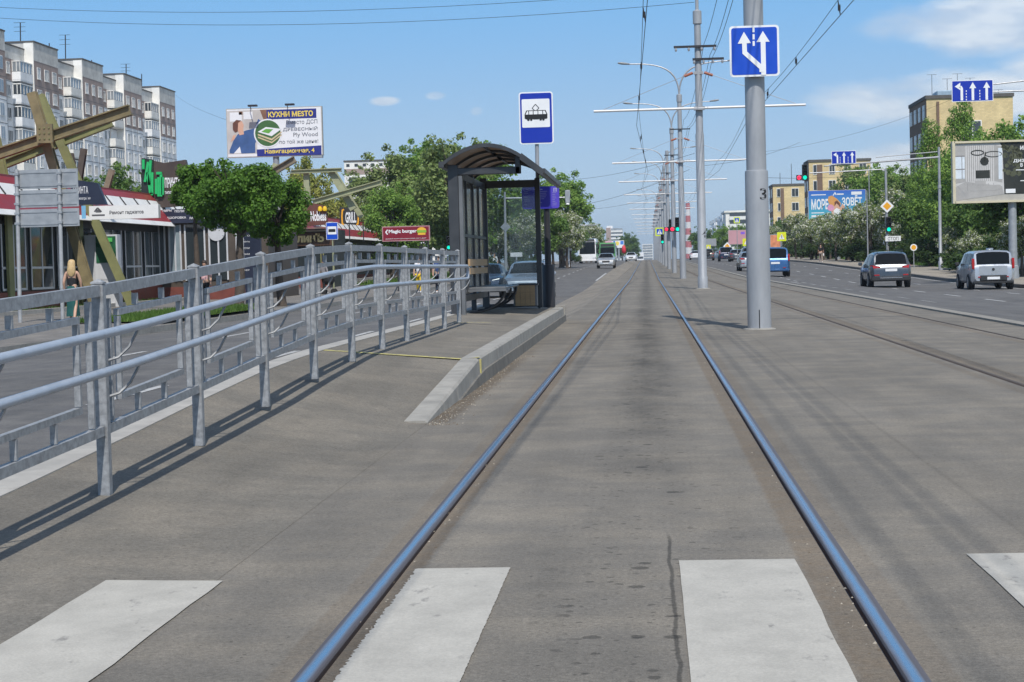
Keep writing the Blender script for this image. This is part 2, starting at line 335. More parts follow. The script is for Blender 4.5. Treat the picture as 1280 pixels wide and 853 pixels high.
    def lathe(s, prof, n=16, at=(0, 0, 0), axis='z', m=0):
        o = len(s.v); at = Vector(at)
        for (r, h) in prof:
            for j in range(n):
                t = 2*math.pi*j/n; c, q = r*math.cos(t), r*math.sin(t)
                s.v.append(tuple(at + (Vector((c, q, h)) if axis == 'z' else Vector((h, c, q)) if axis == 'x' else Vector((c, h, q)))))
        for i in range(len(prof)-1):
            for j in range(n): s.f.append([o+i*n+j, o+i*n+(j+1) % n, o+(i+1)*n+(j+1) % n, o+(i+1)*n+j]); s.m.append(m)
        for i in (0, len(prof)-1):
            if prof[i][0] > 1e-4: s.f.append([o+i*n+j for j in range(n)]); s.m.append(m)
        return s
    def plate(s, poly, y, t=.003, m=0):
        """outline in x,z with the front at -y side (front face at y)"""
        n = len(poly); vs = [(x, y, z) for x, z in poly] + [(x, y+t, z) for x, z in poly]
        return s.add(vs, [list(range(n)), list(range(2*n-1, n-1, -1))] + [(i, n+i, n+(i+1) % n, (i+1) % n) for i in range(n)], m)
    def grid(s, rows, m=0):
        n = len(rows[0]); o = len(s.v)
        for r in rows: s.v += [tuple(q) for q in r]
        for i in range(len(rows)-1):
            for j in range(n-1): s.f.append([o+i*n+j, o+i*n+j+1, o+(i+1)*n+j+1, o+(i+1)*n+j]); s.m.append(m)
        return s
    def mesh(s, name, mats, smooth=None, off=None):
        me = bpy.data.meshes.new(name)
        vs = s.v if off is None else [(a-off[0], b-off[1], c-off[2]) for a, b, c in s.v]
        me.from_pydata(vs, [], s.f)
        for q in (mats if isinstance(mats, (list, tuple)) else [mats]): me.materials.append(q)
        me.polygons.foreach_set('material_index', s.m)
        bm = bmesh.new(); bm.from_mesh(me); bmesh.ops.recalc_face_normals(bm, faces=bm.faces); bm.to_mesh(me); bm.free()
        if smooth is not None:
            me.polygons.foreach_set('use_smooth', [True]*len(me.polygons)); me.set_sharp_from_angle(angle=rad(smooth))
        return me
    def build(s, name, mats, parent=None, smooth=None, off=None, loc=None):
        o = bpy.data.objects.new(name, s.mesh(name, mats, smooth, off)); C.objects.link(o)
        if parent is not None: o.parent = parent
        if loc is not None: o.location = loc
        return o

def tag(o, label=None, cat=None, group=None, kind=None):
    if label: o['label'] = label
    if cat: o['category'] = cat
    if group: o['group'] = group
    if kind: o['kind'] = kind
    return o
def thing(name, label, cat, loc=(0, 0, 0), rz=0., group=None):
    o = bpy.data.objects.new(name, None); C.objects.link(o); o.empty_display_size = .2
    o.location = loc; o.rotation_euler = (0, 0, rz); return tag(o, label, cat, group)
def dup(root, loc, rz=None, label=None, group=None, scale=None, mats=None):
    def cp(o, par):
        c = o.copy(); C.objects.link(c)
        if par is not None: c.parent = par
        for ch in o.children: cp(ch, c)
        return c
    r = cp(root, None); r.location = loc
    if rz is not None: r.rotation_euler = (0, 0, rz)
    if scale is not None: r.scale = scale
    if label: r['label'] = label
    if group: r['group'] = group
    return r

def text_part(txt, x0, z0, x1, z1, y, mat, parent, name='lettering', bold=.0, th=.003, flip=False):
    """writing that fills the box x0..x1, z0..z1 and faces -y"""
    cu = bpy.data.curves.new('t', 'FONT'); cu.body = txt; cu.size = 1; cu.offset = bold; cu.resolution_u = 3; cu.extrude = .001; cu.fill_mode = 'FRONT'
    cu.align_x = 'CENTER'; cu.space_line = 1.0
    ob = bpy.data.objects.new('t', cu); C.objects.link(ob)
    dg = bpy.context.evaluated_depsgraph_get(); me = bpy.data.meshes.new_from_object(ob.evaluated_get(dg))
    C.objects.unlink(ob); bpy.data.objects.remove(ob); bpy.data.curves.remove(cu)
    xs = [v.co.x for v in me.vertices]; ys = [v.co.y for v in me.vertices]
    if not xs: return None
    a, b, c, d = min(xs), max(xs), min(ys), max(ys); sx = (x1-x0)/(b-a); sy = (z1-z0)/(d-c)
    for v in me.vertices: v.co = Vector((x0+(v.co.x-a)*sx, y - (th if v.co.z > 0 else 0), z0+(v.co.y-c)*sy))
    me.materials.clear(); me.materials.append(mat); me.name = name
    for p in me.polygons: p.material_index = 0
    o = bpy.data.objects.new(name, me); C.objects.link(o); o.parent = parent; return o
def circ(cx, cz, r, n=20, rz=None): return [(cx+r*math.cos(2*math.pi*i/n), cz+(rz or r)*math.sin(2*math.pi*i/n)) for i in range(n)]
def rrect(x0, z0, x1, z1, r, n=4):
    out = []
    for (cx, cz, a0) in ((x1-r, z1-r, 0), (x0+r, z1-r, 90), (x0+r, z0+r, 180), (x1-r, z0+r, 270)):
        for i in range(n+1):
            a = rad(a0+90*i/n); out.append((cx+r*math.cos(a), cz+r*math.sin(a)))
    return out
def rect(x0, z0, x1, z1): return [(x0, z0), (x1, z0), (x1, z1), (x0, z1)]
def stroke(pts, w):
    """outline of a polyline of width w (mitred)"""
    L_, R_ = [], []; n = len(pts)
    for i in range(n):
        a = Vector(pts[max(i-1, 0)]); p = Vector(pts[i]); b = Vector(pts[min(i+1, n-1)])
        d1 = (p-a).normalized() if i else (b-p).normalized(); d2 = (b-p).normalized() if i < n-1 else d1
        nn = (Vector((-d1.y, d1.x))+Vector((-d2.y, d2.x))).normalized(); k = 1/max(.4, nn.dot(Vector((-d1.y, d1.x))))
        L_.append(tuple(p+nn*(w/2*k))); R_.append(tuple(p-nn*(w/2*k)))
    return L_+R_[::-1]
def arrow_poly(pts, w, hw, hl):
    """stroked polyline ending in an arrow head"""
    p, q = Vector(pts[-2]), Vector(pts[-1]); d = (q-p).normalized(); base = q-d*hl; nrm = Vector((-d.y, d.x))
    body = stroke([*pts[:-1], tuple(base)], w); k = len(body)//2
    return body[:k]+[tuple(base+nrm*hw/2), tuple(q), tuple(base-nrm*hw/2)]+body[k:]

# ------------------------------------------------------------------ terrain
def G(D): return 0.0 if D < 100 else .0045*(min(D, 325)-100)           # the avenue climbs a little further on
def dip(D): return 1.0 if D < 88 else max(0., 1-(D-88)/97)
def zl(D): return G(D)-.42*dip(D)                                      # left carriageway
def zr_(D): return G(D)-.54*dip(D)                                     # right carriageway
YS = [-6, 0, 3, 5, 8, 12, 17, 22, 28, 33.5, 40, 50, 60, 70, 78, 90, 100, 120, 140, 160, 173, 200, 240, 280, 325, 500, 900, 2500]
def zfence(D):
    pts = [(4.5, 0), (6.3, .025), (8.35, .085), (10.2, .155), (12, .23), (13.8, .295), (16.0, .335), (24, .315), (60, .31)]
    if D <= pts[0][0]: return 0.
    for (a, za), (b, zb) in zip(pts, pts[1:]):
        if D <= b: return za+(zb-za)*(D-a)/(b-a)
    return .31
def zkerb(D): return 0. if D < 12.5 else .225*min(1, (D-12.5)/4.1)+.02*max(0, min(1, (D-16.6)/10))
XL, XE, XK = -2.95, -1.69, -1.53
def zplat(x, D):
    t = min(1., max(0., (x-XL)/(XE-XL))); return zfence(D)*(1-t)+zkerb(D)*t
# ================================================================== SETTING
A_TRACK = asphalt('tram_asphalt', (.170, .156, .134), (.194, .174, .143), True,
                  ((-.862, .05, .95), (.575, .075, .85), (-.995, .05, .4), (.735, .05, .4), (3.12, .11, .7), (4.42, .09, .5), (2.86, .06, .4)))
A_PLAT = asphalt('platform_asphalt', (.170, .156, .132), (.194, .174, .143), True, ())
A_ROAD = asphalt('road_asphalt', (.116, .113, .111), (.135, .130, .123))
A_WALK = asphalt('sidewalk_asphalt', (.17, .16, .148), (.20, .185, .165))
A_TAN = asphalt('dusty_pavement', (.30, .268, .222), (.33, .29, .235))
A_VERGE = asphalt('dusty_verge', (.20, .183, .155), (.24, .21, .17))
CONC = M('kerb_concrete', (.29, .278, .25), .85, var=.22, vs=5, bump=.3)
CONC2 = M('pale_kerb', (.36, .345, .315), .85, var=.18, vs=4, bump=.25)
DKERB = M('dark_kerb', (.13, .12, .11), .9, var=.25, vs=3)
GRASS_BASE = M('lawn_soil', (.075, .105, .028), .95, var=.35, vs=6, bump=.4)
PAINT = road_paint('crossing_paint', (.44, .42, .372), .595)
PAINT_FAR = road_paint('lane_paint', (.44, .44, .43), .55)
YPAINT = road_paint('yellow_paint', (.50, .45, .17), .52)

def strip(name, mat, prof, ys, top=True, smooth=None):
    """prof: list of (x, z(D)); one sheet along the street"""
    mb = MB(); mb.grid([[(x if not callable(x) else x(y), y, z(y) if callable(z) else z) for x, z in prof] for y in ys])
    o = mb.build(name, mat, smooth=smooth); tag(o, kind='structure'); return o
def ysub(a, b): return [a]+[y for y in YS if a < y < b]+[b]

mb = MB(); xs = [-3000, -600, -120, -40, 0, 40, 120, 600, 3000]
mb.grid([[(x, y, G(y)-.75) for x in xs] for y in [-300]+YS[:-1]+[2500, 6000]])
tag(mb.build('ground', M('earth', (.10, .11, .055), .95, var=.3, vs=.05)), kind='structure')

for xa, xb in ((XK, -.960), (-.925+.042, .66-.042), (.696, 5.3)): strip('tram_track_bed', A_TRACK, [(xa, G), ((xa+xb)/2, G), (xb, G)], YS)
strip('road_verge', A_VERGE, [(-3.2, lambda d: zl(d)+.003), (-1.9, lambda d: zl(d)*.35), (XK, G)], ysub(33.5, 2500))
strip('road', A_ROAD, [(-12.3, zl), (-9, lambda d: zl(d)+.05), (-6, lambda d: zl(d)+.05), (-3.15, zl)], YS)
strip('road', A_ROAD, [(5.52, lambda d: G(d)-.03), (8.2, lambda d: zr_(d)*.62+G(d)*.38), (11, lambda d: zr_(d)+.04), (16, zr_)], YS)
strip('track_kerb', M('track_kerb_concrete', (.24, .225, .195), .9, var=.25, vs=4, bump=.25), [(5.3, lambda d: G(d)-.05), (5.302, lambda d: G(d)+.03), (5.52, lambda d: G(d)+.03), (5.523, lambda d: G(d)-.12)], YS)
strip('kerb', DKERB, [(16.0, lambda d: zr_(d)-.1), (16.002, lambda d: zr_(d)+.15), (16.2, lambda d: zr_(d)+.16), (16.202, lambda d: zr_(d)-.1)], YS)
strip('sidewalk', A_TAN, [(16.2, lambda d: zr_(d)+.15), (20.5, lambda d: zr_(d)+.2)], YS)
strip('lawn', GRASS_BASE, [(20.5, lambda d: zr_(d)+.2), (60, lambda d: zr_(d)+.25)], YS)
strip('kerb', CONC, [(-12.5, lambda d: zl(d)+.13), (-12.302, lambda d: zl(d)+.16), (-12.3, lambda d: zl(d)-.1)], YS)
strip('sidewalk', A_WALK, [(-60, lambda d: zl(d)+.24), (-20.6, lambda d: zl(d)+.22), (-14, lambda d: zl(d)+.20), (-12.5, lambda d: zl(d)+.13)], YS)
strip('plaza_kerb', CONC2, [(-20.75, lambda d: zl(d)+.18), (-20.748, lambda d: zl(d)+.36), (-20.55, lambda d: zl(d)+.36), (-20.548, lambda d: zl(d)+.18)], ysub(48, 190))

# platform with its ramp
ys = [-6, 0, 3, 4.5]+[5+.6*i for i in range(48)]+[34.2]
NX = 6
mb = MB(); mb.grid([[(XL+(XE-XL)*i/NX, y, zplat(XL+(XE-XL)*i/NX, y)+.004) for i in range(NX+1)] for y in ys])
mb.grid([[(XE, y, zplat(XE, y)+.004), (XK, y, .001)] for y in ys if y <= 12.9])
mb.add([(XL, 34.2, .304), (XE, 34.2, zkerb(34.2)+.004), (XE, 34.2, -.5), (XL, 34.2, -.5)], [(0, 1, 2, 3)])
tag(mb.build('tram_platform', A_PLAT), kind='structure')
# kerb between platform and rails, in stones with tapered head
KS = [12.55, 13.6, 14.6, 15.6, 16.6]+[16.6+1.0*i for i in range(1, 18)]
mb = MB()
for a, b in zip(KS, KS[1:]):
    g = .007; za, zb = zkerb(a)+.016, zkerb(b)+.016; ch = .018
    pts = []
    for y, z in ((a+g, za), (b-g, zb)):
        pts += [(XE, y, -.1), (XE, y, z), (XK-ch, y, z), (XK, y, max(z-ch, .004)), (XK+.012, y, -.05)]
    mb.add(pts, [(0, 5, 6, 1), (1, 6, 7, 2), (2, 7, 8, 3), (3, 8, 9, 4), (0, 1, 2, 3, 4), (9, 8, 7, 6, 5)])
mb.box(XL, XK, 34.2, 34.36, -.4, .27)
tag(mb.build('platform_kerb', CONC), kind='structure')
mb = MB(); kf = [14.6, 15.4, 16.2, 17]+[17+1.0*i for i in range(1, 18)]
for a, b in zip(kf, kf[1:]):
    za, zb = .115*min(1, (a-14.6)/2.2)+.002, .115*min(1, (b-14.6)/2.2)+.002; g = .005
    mb.add([(x, y, z) for y, q in ((a+g, za), (b-g, zb)) for x, z in ((XK+.005, -.05), (XK+.005, q), (XK+.022, q-.006), (XK+.034, -.05))], [(0, 4, 5, 1), (1, 5, 6, 2), (2, 6, 7, 3), (0, 1, 2, 3), (7, 6, 5, 4)])
tag(mb.build('kerb_foot', M('old_dark_concrete', (.15, .142, .125), .92, var=.3, vs=5, bump=.4)), kind='structure')
mb = MB()
ys2 = [3.5, 5, 6.3, 8.35, 10.2, 12, 13.8, 15.2, 16.6, 20, 24, 28, 34.2]
for a, b in zip(ys2, ys2[1:]):
    mb.add([(x, y, z) for y in (a+.003, b-.003) for x, z in ((-3.17, -.6), (-3.15, zfence(y)-.005), (-3.13, zfence(y)+.012), (XL, zfence(y)+.012), (XL+.001, zfence(y)-.2))],
           [(0, 5, 6, 1), (1, 6, 7, 2), (2, 7, 8, 3), (3, 8, 9, 4), (0, 1, 2, 3, 4), (9, 8, 7, 6, 5)])
tag(mb.build('platform_edge_kerb', CONC2), kind='structure')

# ------------------------------------------------------------------ painted markings
mb = MB()
def rough_bar(x0, x1, y0, y1, zf, n=10, jag=(0, 0), dz=.004):
    rows = []
    for i in range(n+1):
        y = y0+(y1-y0)*i/n
        xa = x0+R.uniform(-jag[0], jag[0]*.4); xb = x1+R.uniform(-jag[1], jag[1])
        rows.append([(xa, y, zf(xa, y)+dz), ((xa+xb)/2, y, zf((xa+xb)/2, y)+dz), (xb, y, zf(xb, y)+dz)])
    mb.grid(rows)
flat = lambda x, y: G(y)
def zbar(x, y): return zplat(x, y)+.003 if x <= XE else max(0, (zplat(XE, y)+.003)*(XK-x)/(XK-XE))
rough_bar(-1.915, -1.503, 3.2, 6.30, zbar, 14, (.004, .004))
rough_bar(-.842, -.508, 3.2, 6.50, flat, 260, (.009, .0015))
rough_bar(.092, .507, 3.2, 6.60, flat, 14, (.003, .003))
rough_bar(1.122, 1.535, 3.2, 6.66, flat, 14, (.003, .003))
rough_bar(2.13, 2.54, 3.2, 6.7, flat, 14, (.003, .003))
rough_bar(-2.9, -2.5, 3.2, 6.2, lambda x, y: zplat(x, y)+.003, 14, (.003, .003))
tag(mb.build('crosswalk_markings', PAINT), kind='structure')
mb = MB()
rowsx = [XL+(XK-XL)*i/8 for i in range(9)]
for a, b in zip(rowsx, rowsx[1:]):
    zt = lambda x: max(zplat(min(x, XE), 16.6), 0)+(.0185 if x > XE-.01 else .0065)
    mb.add([(a, 16.53, zt(a)), (b, 16.53, zt(b)), (b, 16.68, zt(b)), (a, 16.68, zt(a))], [(0, 1, 2, 3)])
mb.box(XK-.004, XK+.016, 16.58, 16.64, .0, zkerb(16.6))
mb.add([(-2.6, 24.6, .312), (-2.1, 24.6, .30), (-2.1, 24.68, .30), (-2.6, 24.68, .312)], [(0, 1, 2, 3)])
tag(mb.build('yellow_platform_line', YPAINT), kind='structure')

mb = MB()
def zrx(x, d):
    a = [(5.52, G(d)-.03), (8.2, zr_(d)*.62+G(d)*.38), (11, zr_(d)+.04), (16, zr_(d))]
    for (x0, z0), (x1, z1) in zip(a, a[1:]):
        if x <= x1: return z0+(z1-z0)*(x-x0)/(x1-x0)
    return a[-1][1]
def zlx(x, d):
    a = [(-12.3, zl(d)), (-9, zl(d)+.05), (-6, zl(d)+.05), (-3.15, zl(d))]
    for (x0, z0), (x1, z1) in zip(a, a[1:]):
        if x <= x1: return z0+(z1-z0)*(x-x0)/(x1-x0)
    return zl(d)
def dash(x, d0, d1, zf, w=.13):
    n = max(2, int((d1-d0)/3)+1)
    mb.grid([[(x-w/2, y, zf(x-w/2, y)+.006), (x+w/2, y, zf(x+w/2, y)+.006)] for y in [d0+(d1-d0)*i/n for i in range(n+1)]])
d = 52.
while d < 330:
    dash(8.0, d, d+2.6, zrx); d += 5.2 if d < 130 else 9
d = 50.
while d < 330:
    dash(11.1, d, d+3.4, zrx); dash(13.6, d+2, d+4.4, zrx); d += 8.2 if d < 120 else 11
dash(15.65, 30, 330, zrx, .12)
dash(7.2, 88, 93, zrx, .16)
d = 20.
while d < 330:
    dash(-6.2, d, d+3.2, zlx); dash(-9.3, d+1.5, d+4.5, zlx); d += 9
dash(-3.4, 34, 60, zlx, .1); dash(-3.3, 120, 150, zlx, .14)
mb.add([(-3.1, 34.6, zl(34)*.9+.03), (-1.62, 34.2, -.0), (-1.62, 34.45, -.0), (-3.1, 34.85, zl(34)*.9+.03)], [(0, 1, 2, 3)])
tag(mb.build('road_markings', PAINT_FAR), kind='structure')

# ------------------------------------------------------------------ rails
RAIL_S = M('polished_rail', (.56, .57, .62), .24, 1., .16, 14, stretch=(8, .12, 1))
RAIL_B = M('rail_web_brown', (.13, .108, .10), .45, .6, .3, 20, stretch=(8, .3, 1))
RAIL_D = M('dull_rail', (.085, .07, .058), .7, 0, .25, 6, spec=.2, stretch=(6, .3, 1))
RAIL_W = M('rusty_rail_side', (.06, .045, .036), .8, 0, .25, 9, spec=.15)
RAIL_N = railmat()
def rail(x, inner, polished, label):
    """grooved tram rail: crowned running head, groove and guard lip on the inner side"""
    s = inner                                          # +1: groove towards +x
    prof = [(-.036, -.03), (-.036, .0005), (-.028, .0042), (-.016, .0068), (-.002, .0076), (.011, .0068), (.022, .0040), (.0255, -.003), (.026, -.024), (.036, -.026), (.041, -.010), (.0422, .0), (.0423, -.03)]
    ma = [1, 1, 1, 0, 0, 1, 1, 1, 1, 1, 1, 1] if polished else [1, 1, 1, 0, 0, 1, 1, 1, 1, 1, 1, 1]
    mb = MB(); ys = [-4, 2, 4, 5, 6, 7, 8, 9, 10.5, 12]+[y for y in YS if y > 12 and y < 900]; n = len(prof)
    for y in ys: mb.v += [(x+s*px, y, G(y)+pz) for px, pz in prof]
    for i in range(len(ys)-1):
        for j in range(n-1): mb.f.append([i*n+j, i*n+j+1, (i+1)*n+j+1, (i+1)*n+j]); mb.m.append(ma[j])
    o = mb.build('tram_rail', [RAIL_N, RAIL_N] if polished else [RAIL_D, RAIL_W], smooth=25, off=(x, 0, 0), loc=(x, 0, 0))
    tag(o, label, 'rail', 'tram rails set in the asphalt')
rail(-.925, 1, True, 'shiny left tram rail passing beside the raised platform kerb')
rail(.66, -1, True, 'shiny right rail of the near track, crossing the zebra bars')
rail(3.0, 1, False, 'dull tram rail just right of the pole numbered 3, with a sandy edge')
rail(4.55, -1, False, 'dull outermost tram rail beside the pale kerb of the right carriageway')

# loose grit along the kerb foot
mb = MB()
for i in range(850):
    d = 12.4+(R.random()**1.6)*9; x = XK+.02+abs(R.gauss(0, .09)); r = R.uniform(.002, .007)*(1.7 if R.random() < .04 else 1)
    a = R.uniform(0, 6); mb.add([(x+r*math.cos(a+k*1.57), d+r*math.sin(a+k*1.57), 0) for k in range(4)]+[(x+r*.2, d, r*R.uniform(.6, 1.3))], [(0, 1, 4), (1, 2, 4), (2, 3, 4), (3, 0, 4)], R.choice((0, 0, 0, 1, 2)))
for i in range(160):
    d = 5.+R.random()**1.5*22; x = R.choice((-.86, .58))+R.gauss(0, .02); r = R.uniform(.002, .007)
    a = R.uniform(0, 6); mb.add([(x+r*math.cos(a+k*1.57), d+r*math.sin(a+k*1.57), 0) for k in range(4)]+[(x+r*.2, d, r*R.uniform(.5, 1.))], [(0, 1, 4), (1, 2, 4), (2, 3, 4), (3, 0, 4)], R.choice((0, 1, 2, 2)))
tag(mb.build('gravel', [M('grit_brown', (.12, .095, .068), .95), M('grit_grey', (.19, .175, .15), .95), M('grit_pale', (.36, .32, .26), .9)]), kind='stuff')

# ================================================================== TRAM POLES
STEEL = M('pole_paint', (.34, .355, .375), .5, .25, .12, 5, bump=.08, stretch=(1, 1, .3))
STEEL_D = M('pole_paint_dark', (.27, .285, .305), .55, .3, .14, 5)
GALV = M('galvanised', (.36, .37, .39), .5, .4, .12, 6)
WHITEARM = M('white_crossarm', (.56, .56, .56), .5, .1, .1, 3)
DARKMETAL = M('dark_metal', (.035, .035, .04), .5, .3, .1, 4)
RUSTRED = M('red_insulator', (.30, .085, .045), .5, 0, .15, 9)
BLACK = M('black_paint', (.012, .012, .013), .5, 0, .0)
WIRE = M('wire', (.03, .03, .034), .6, .3, 0.)
SBLUE = M('sign_blue', (.004, .065, .50), .42, 0, .06, 6)
SDEEP = M('sign_deep_blue', (.004, .028, .36), .42, 0, .06, 6)
SWHITE = M('sign_white', (.78, .79, .80), .45, 0, .05, 4)
SBACK = M('sign_back_grey', (.33, .35, .37), .55, .4, .14, 4)
SYEL = M('sign_yellow', (.70, .62, .03), .45, 0, .05)
SORANGE = M('sign_amber', (.78, .36, .02), .45, 0, .05)
LAMPG = M('lamp_grey', (.30, .31, .32), .5, .2, .05)

def number_text(parent, txt, size, z, rpole, y0, px=0.):
    t = text_part(txt, px-size*.3, z-size/2, px+size*.3, z+size/2, -rpole-.004, BLACK, parent, 'painted_number', .008)
    for v in t.data.vertices: v.co.y = -math.sqrt(max(rpole*rpole-v.co.x**2, .0))-.004
b3 = P(949.5, 412, 0.)
X3, D3 = b3.x, b3.y
p3 = thing('tram_pole', 'thick grey tram pole numbered 3 carrying the blue lane sign', 'pole', (X3, D3, 0), 0, 'tram line poles between the tracks')
MB().lathe([(.149, 2.36), (.146, 5), (.138, 10.5), (0, 10.5)], 28).build('shaft', STEEL, p3, 40)
MB().lathe([(.177, -.05), (.173, 2.33), (.169, 2.37), (.150, 2.378)], 28).build('lower_sleeve', STEEL, p3, 40)
MB().lathe([(.25, -.02), (.242, .014), (.176, .024)], 24).build('footing', CONC, p3)
mb = MB(); mb.box(-.016, -.002, -.1795, -.170, .0, .3); mb.build('seam_gap', BLACK, p3)
number_text(p3, '3', .165, 2.02, .1735, D3, .085)
def crossarm(parent, z, l, r=.045, m=WHITEARM, gy=-.24):
    MB().tube([(-l, gy, z), (l, gy, z)], r, 8).build('crossarm', m, parent, 40)
    for s in (-1, 1):
        g = MB().tube([(s*.30, gy*.6, z+1.22), (s*(l-.35), gy, z+.05)], .010, 5).build('guy_rod', GALV, parent)
        MB().tube([(s*.2, gy*.6, z+1.25), (s*.5, gy*.62, z+1.14)], [.05, .05], 8).build('insulator', RUSTRED, g)
    MB().box(-.19, .19, gy-.04, .0, z-.06, z+.06).build('bracket', GALV, parent); MB().box(-.17, .17, gy*.5, 0, z+1.2, z+1.3).build('bracket', GALV, parent)
crossarm(p3, 6.45, 3.75)
def lamp_arms(parent, z0, rise, reach, sides=(-1, 1)):
    for s in sides:
        pts = [(0, 0, z0)]
        for i in range(1, 11):
            t = i/10; pts.append((s*reach*(.03*t+.97*t**2.1) if t < .6 else s*reach*(.03*t+.97*t**2.1), 0, z0+rise*(1-(1-t)**2.3)))
        a = MB().tube(pts, [.045]*6+[.035]*5, 8).build('lamp_arm', GALV, parent, 40)
        h = MB(); x = s*reach
        h.lathe([(.0, -.12), (.06, -.1), (.11, .1), (.13, .35), (.08, .55), (0, .6)], 10)
        vs = [(x+s*v[2]*.95, v[0]*1., z0+rise+.02+v[1]*.55+v[2]*.10) for v in h.v]; h.v = vs
        h.build('lamp_head', LAMPG, a, 50)
pole_ds = [65.7, 101, 128, 157, 184, 211, 243, 274, 305, 338, 372, 410, 450]
pole_lab = ['slim tall tram pole numbered 4, just behind the pole numbered 3', 'grey tram pole with two curved street lamps, nearest of the lamp-bearing ones',
            'grey tram pole that carries the big traffic light with the green lamp', 'grey tram pole beside the small red signal head', 'grey tram pole behind the red signal head, with lamps',
            'tram pole just beyond the yellow edged pedestrian sign', 'seventh tram pole counted away from the one numbered 3', 'eighth tram pole counted away from the one numbered 3',
            'ninth tram pole counted away from the one numbered 3', 'tenth tram pole, small in the distance', 'eleventh tram pole, very small in the distance', 'twelfth tram pole, thin and pale far off', 'farthest tram pole at the vanishing end of the line']
POLES = [(X3, D3)]
for i, D in enumerate(pole_ds):
    x = 1.98 if i < 2 else 1.93; z0 = G(D); POLES.append((x, D))
    p = thing('tram_pole', pole_lab[i], 'pole', (x, D, z0), 0, 'tram line poles between the tracks')
    if i == 0:
        MB().lathe([(.178, -.05), (.176, .42), (.154, .46), (.150, 5.45), (.130, 5.55), (.115, 9.35), (.155, 9.36), (.155, 9.8), (.06, 9.86), (.055, 11.6), (0, 11.6)], 20).build('shaft', STEEL, p, 40)
        MB().lathe([(.27, -.02), (.26, .02), (.2, .03)], 20).build('footing', CONC, p)
        number_text(p, '4', .26, 1.95, .153, D, .07)
        for zz, l, o in ((8.55, .75, -.1), (8.1, .55, .35)):
            b = MB().box(o-l, o+l, -.2, -.14, zz-.04, zz+.04).build('cable_bracket', DARKMETAL, p)
            for k in range(4): MB().lathe([(.03, -.16), (.045, -.1), (.03, -.02)], 8, (o-l*.9+k*l*.6, -.17, zz)).build('insulator', GALV, b)
    else:
        MB().lathe([(.17, -.05), (.160, 5.4), (.138, 5.5), (.115, 9.6), (.15, 9.62), (.15, 10.0), (.05, 10.05)], 14).build('shaft', STEEL, p, 40)
        MB().box(-.55, .55, -.2, -.14, 8.1, 8.16).build('cable_bracket', DARKMETAL, p)
        if i in (1, 2, 4, 5, 6, 8, 9): lamp_arms(p, 10.0, 1.75, 2.75)
    crossarm(p, 6.38, 3.72)

# overhead wires -----------------------------------------------------
def wire(name, pts, r, label, cat='wire', group='overhead tram wires', n=5):
    return tag(MB().tube(pts, r, n).build(name, WIRE, smooth=60), label, cat, group)
def catenary(xc, lab, off):
    con, mes, dro = [], [], []
    pp = [(X3, -8.3)]+POLES
    for i in range(len(pp)-1):
        (xa, da), (xb, db) = pp[i], pp[i+1]
        for k in range(8):
            t = k/8; d = da+(db-da)*t; zz = .22*(1 if i % 2 else -1)
            x = xc+zz*(1-2*t)
            con.append((x, d, G(d)+5.85)); mes.append((x*.6+xc*.4, d, G(d)+6.38-.75*.42*4*t*(1-t)))
            if k in (2, 4, 6) and (0 if off else 1) <= i < 6: dro.append((con[-1], mes[-1]))
    wire('contact_wire', con, .0080, 'contact wire hanging lowest over the %s track' % lab)
    wire('messenger_wire', mes, .0065, 'sagging carrier wire just above the contact wire of the %s track' % lab)
    for k, (a, b) in enumerate(dro[:6]):
        o = MB().tube([a, b], .012, 5); m = (Vector(a)+Vector(b))/2; o.tube([m-Vector((0, 0, .06)), m+Vector((0, 0, .06))], .03, 6)
        tag(o.build('wire_dropper', WIRE), 'short dropper tying the two wires of the %s track together' % lab, 'dropper', 'droppers of the %s track wires' % lab)
catenary(-.02, 'near', 0); catenary(3.85, 'right-hand', 1)
def sagline(a, b, sag, n=16):
    a, b = Vector(a), Vector(b); return [a.lerp(b, i/n)-Vector((0, 0, 4*sag*(i/n)*(1-i/n))) for i in range(n+1)]
for k, (dx, z, lb) in enumerate(((.22, 8.65, 'left'), (.42, 8.25, 'middle'), (.52, 8.2, 'right'))):
    pts = []
    pp = [(X3, -8.3)]+POLES[:9]
    for (xa, da), (xb, db) in zip(pp, pp[1:]): pts += sagline((xa+dx, da, G(da)+z), (xb+dx, db, G(db)+z), .55, 10)[:-1]
    wire('feeder_cable', pts, .0085, '%s of three drooping feeder cables strung from pole to pole' % lb, 'cable', 'feeder cables on the pole brackets')
# span cables over the street
def span(pxa, Da, pxb, Db, sag, lab, r=.012):
    r *= .7
    wire('span_cable', sagline(Q(*pxa, Da), Q(*pxb, Db), sag), r, lab, 'cable', 'cables crossing the street overhead')
span((-30, 21), 75, (868, 3), 65.7, .55, 'lower of two thin cables crossing the sky top left')
span((-30, 8), 75, (868, -14), 65.7, .5, 'upper of two thin cables crossing the sky top left')
span((218, 118), 270, (283, 150), 116, .3, 'thin cable from the apartment block to the kitchen billboard')
span((690, 262), 110, (862, 212), 101, .35, 'cable sloping up from the left trees to the tram poles', .012)
span((684, 224), 130, (868, 192), 66, .35, 'topmost cable right of the shelter roof', .010)
span((716, 262), 150, (850, 236), 128, .4, 'short cable above the white blossoming trees, running to the poles', .012)
span((870, 208), 66, (1000, 178), 90, .2, 'cable between pole 4 and the right side of the street', .009)
span((950, 222), 80, (1140, 205), 150, .4, 'cable from behind pole 3 towards the yellow brick block', .012)
span((955, 190), 100, (1240, 102), 90, .5, 'thin cable rising to the large lane sign at right', .008)
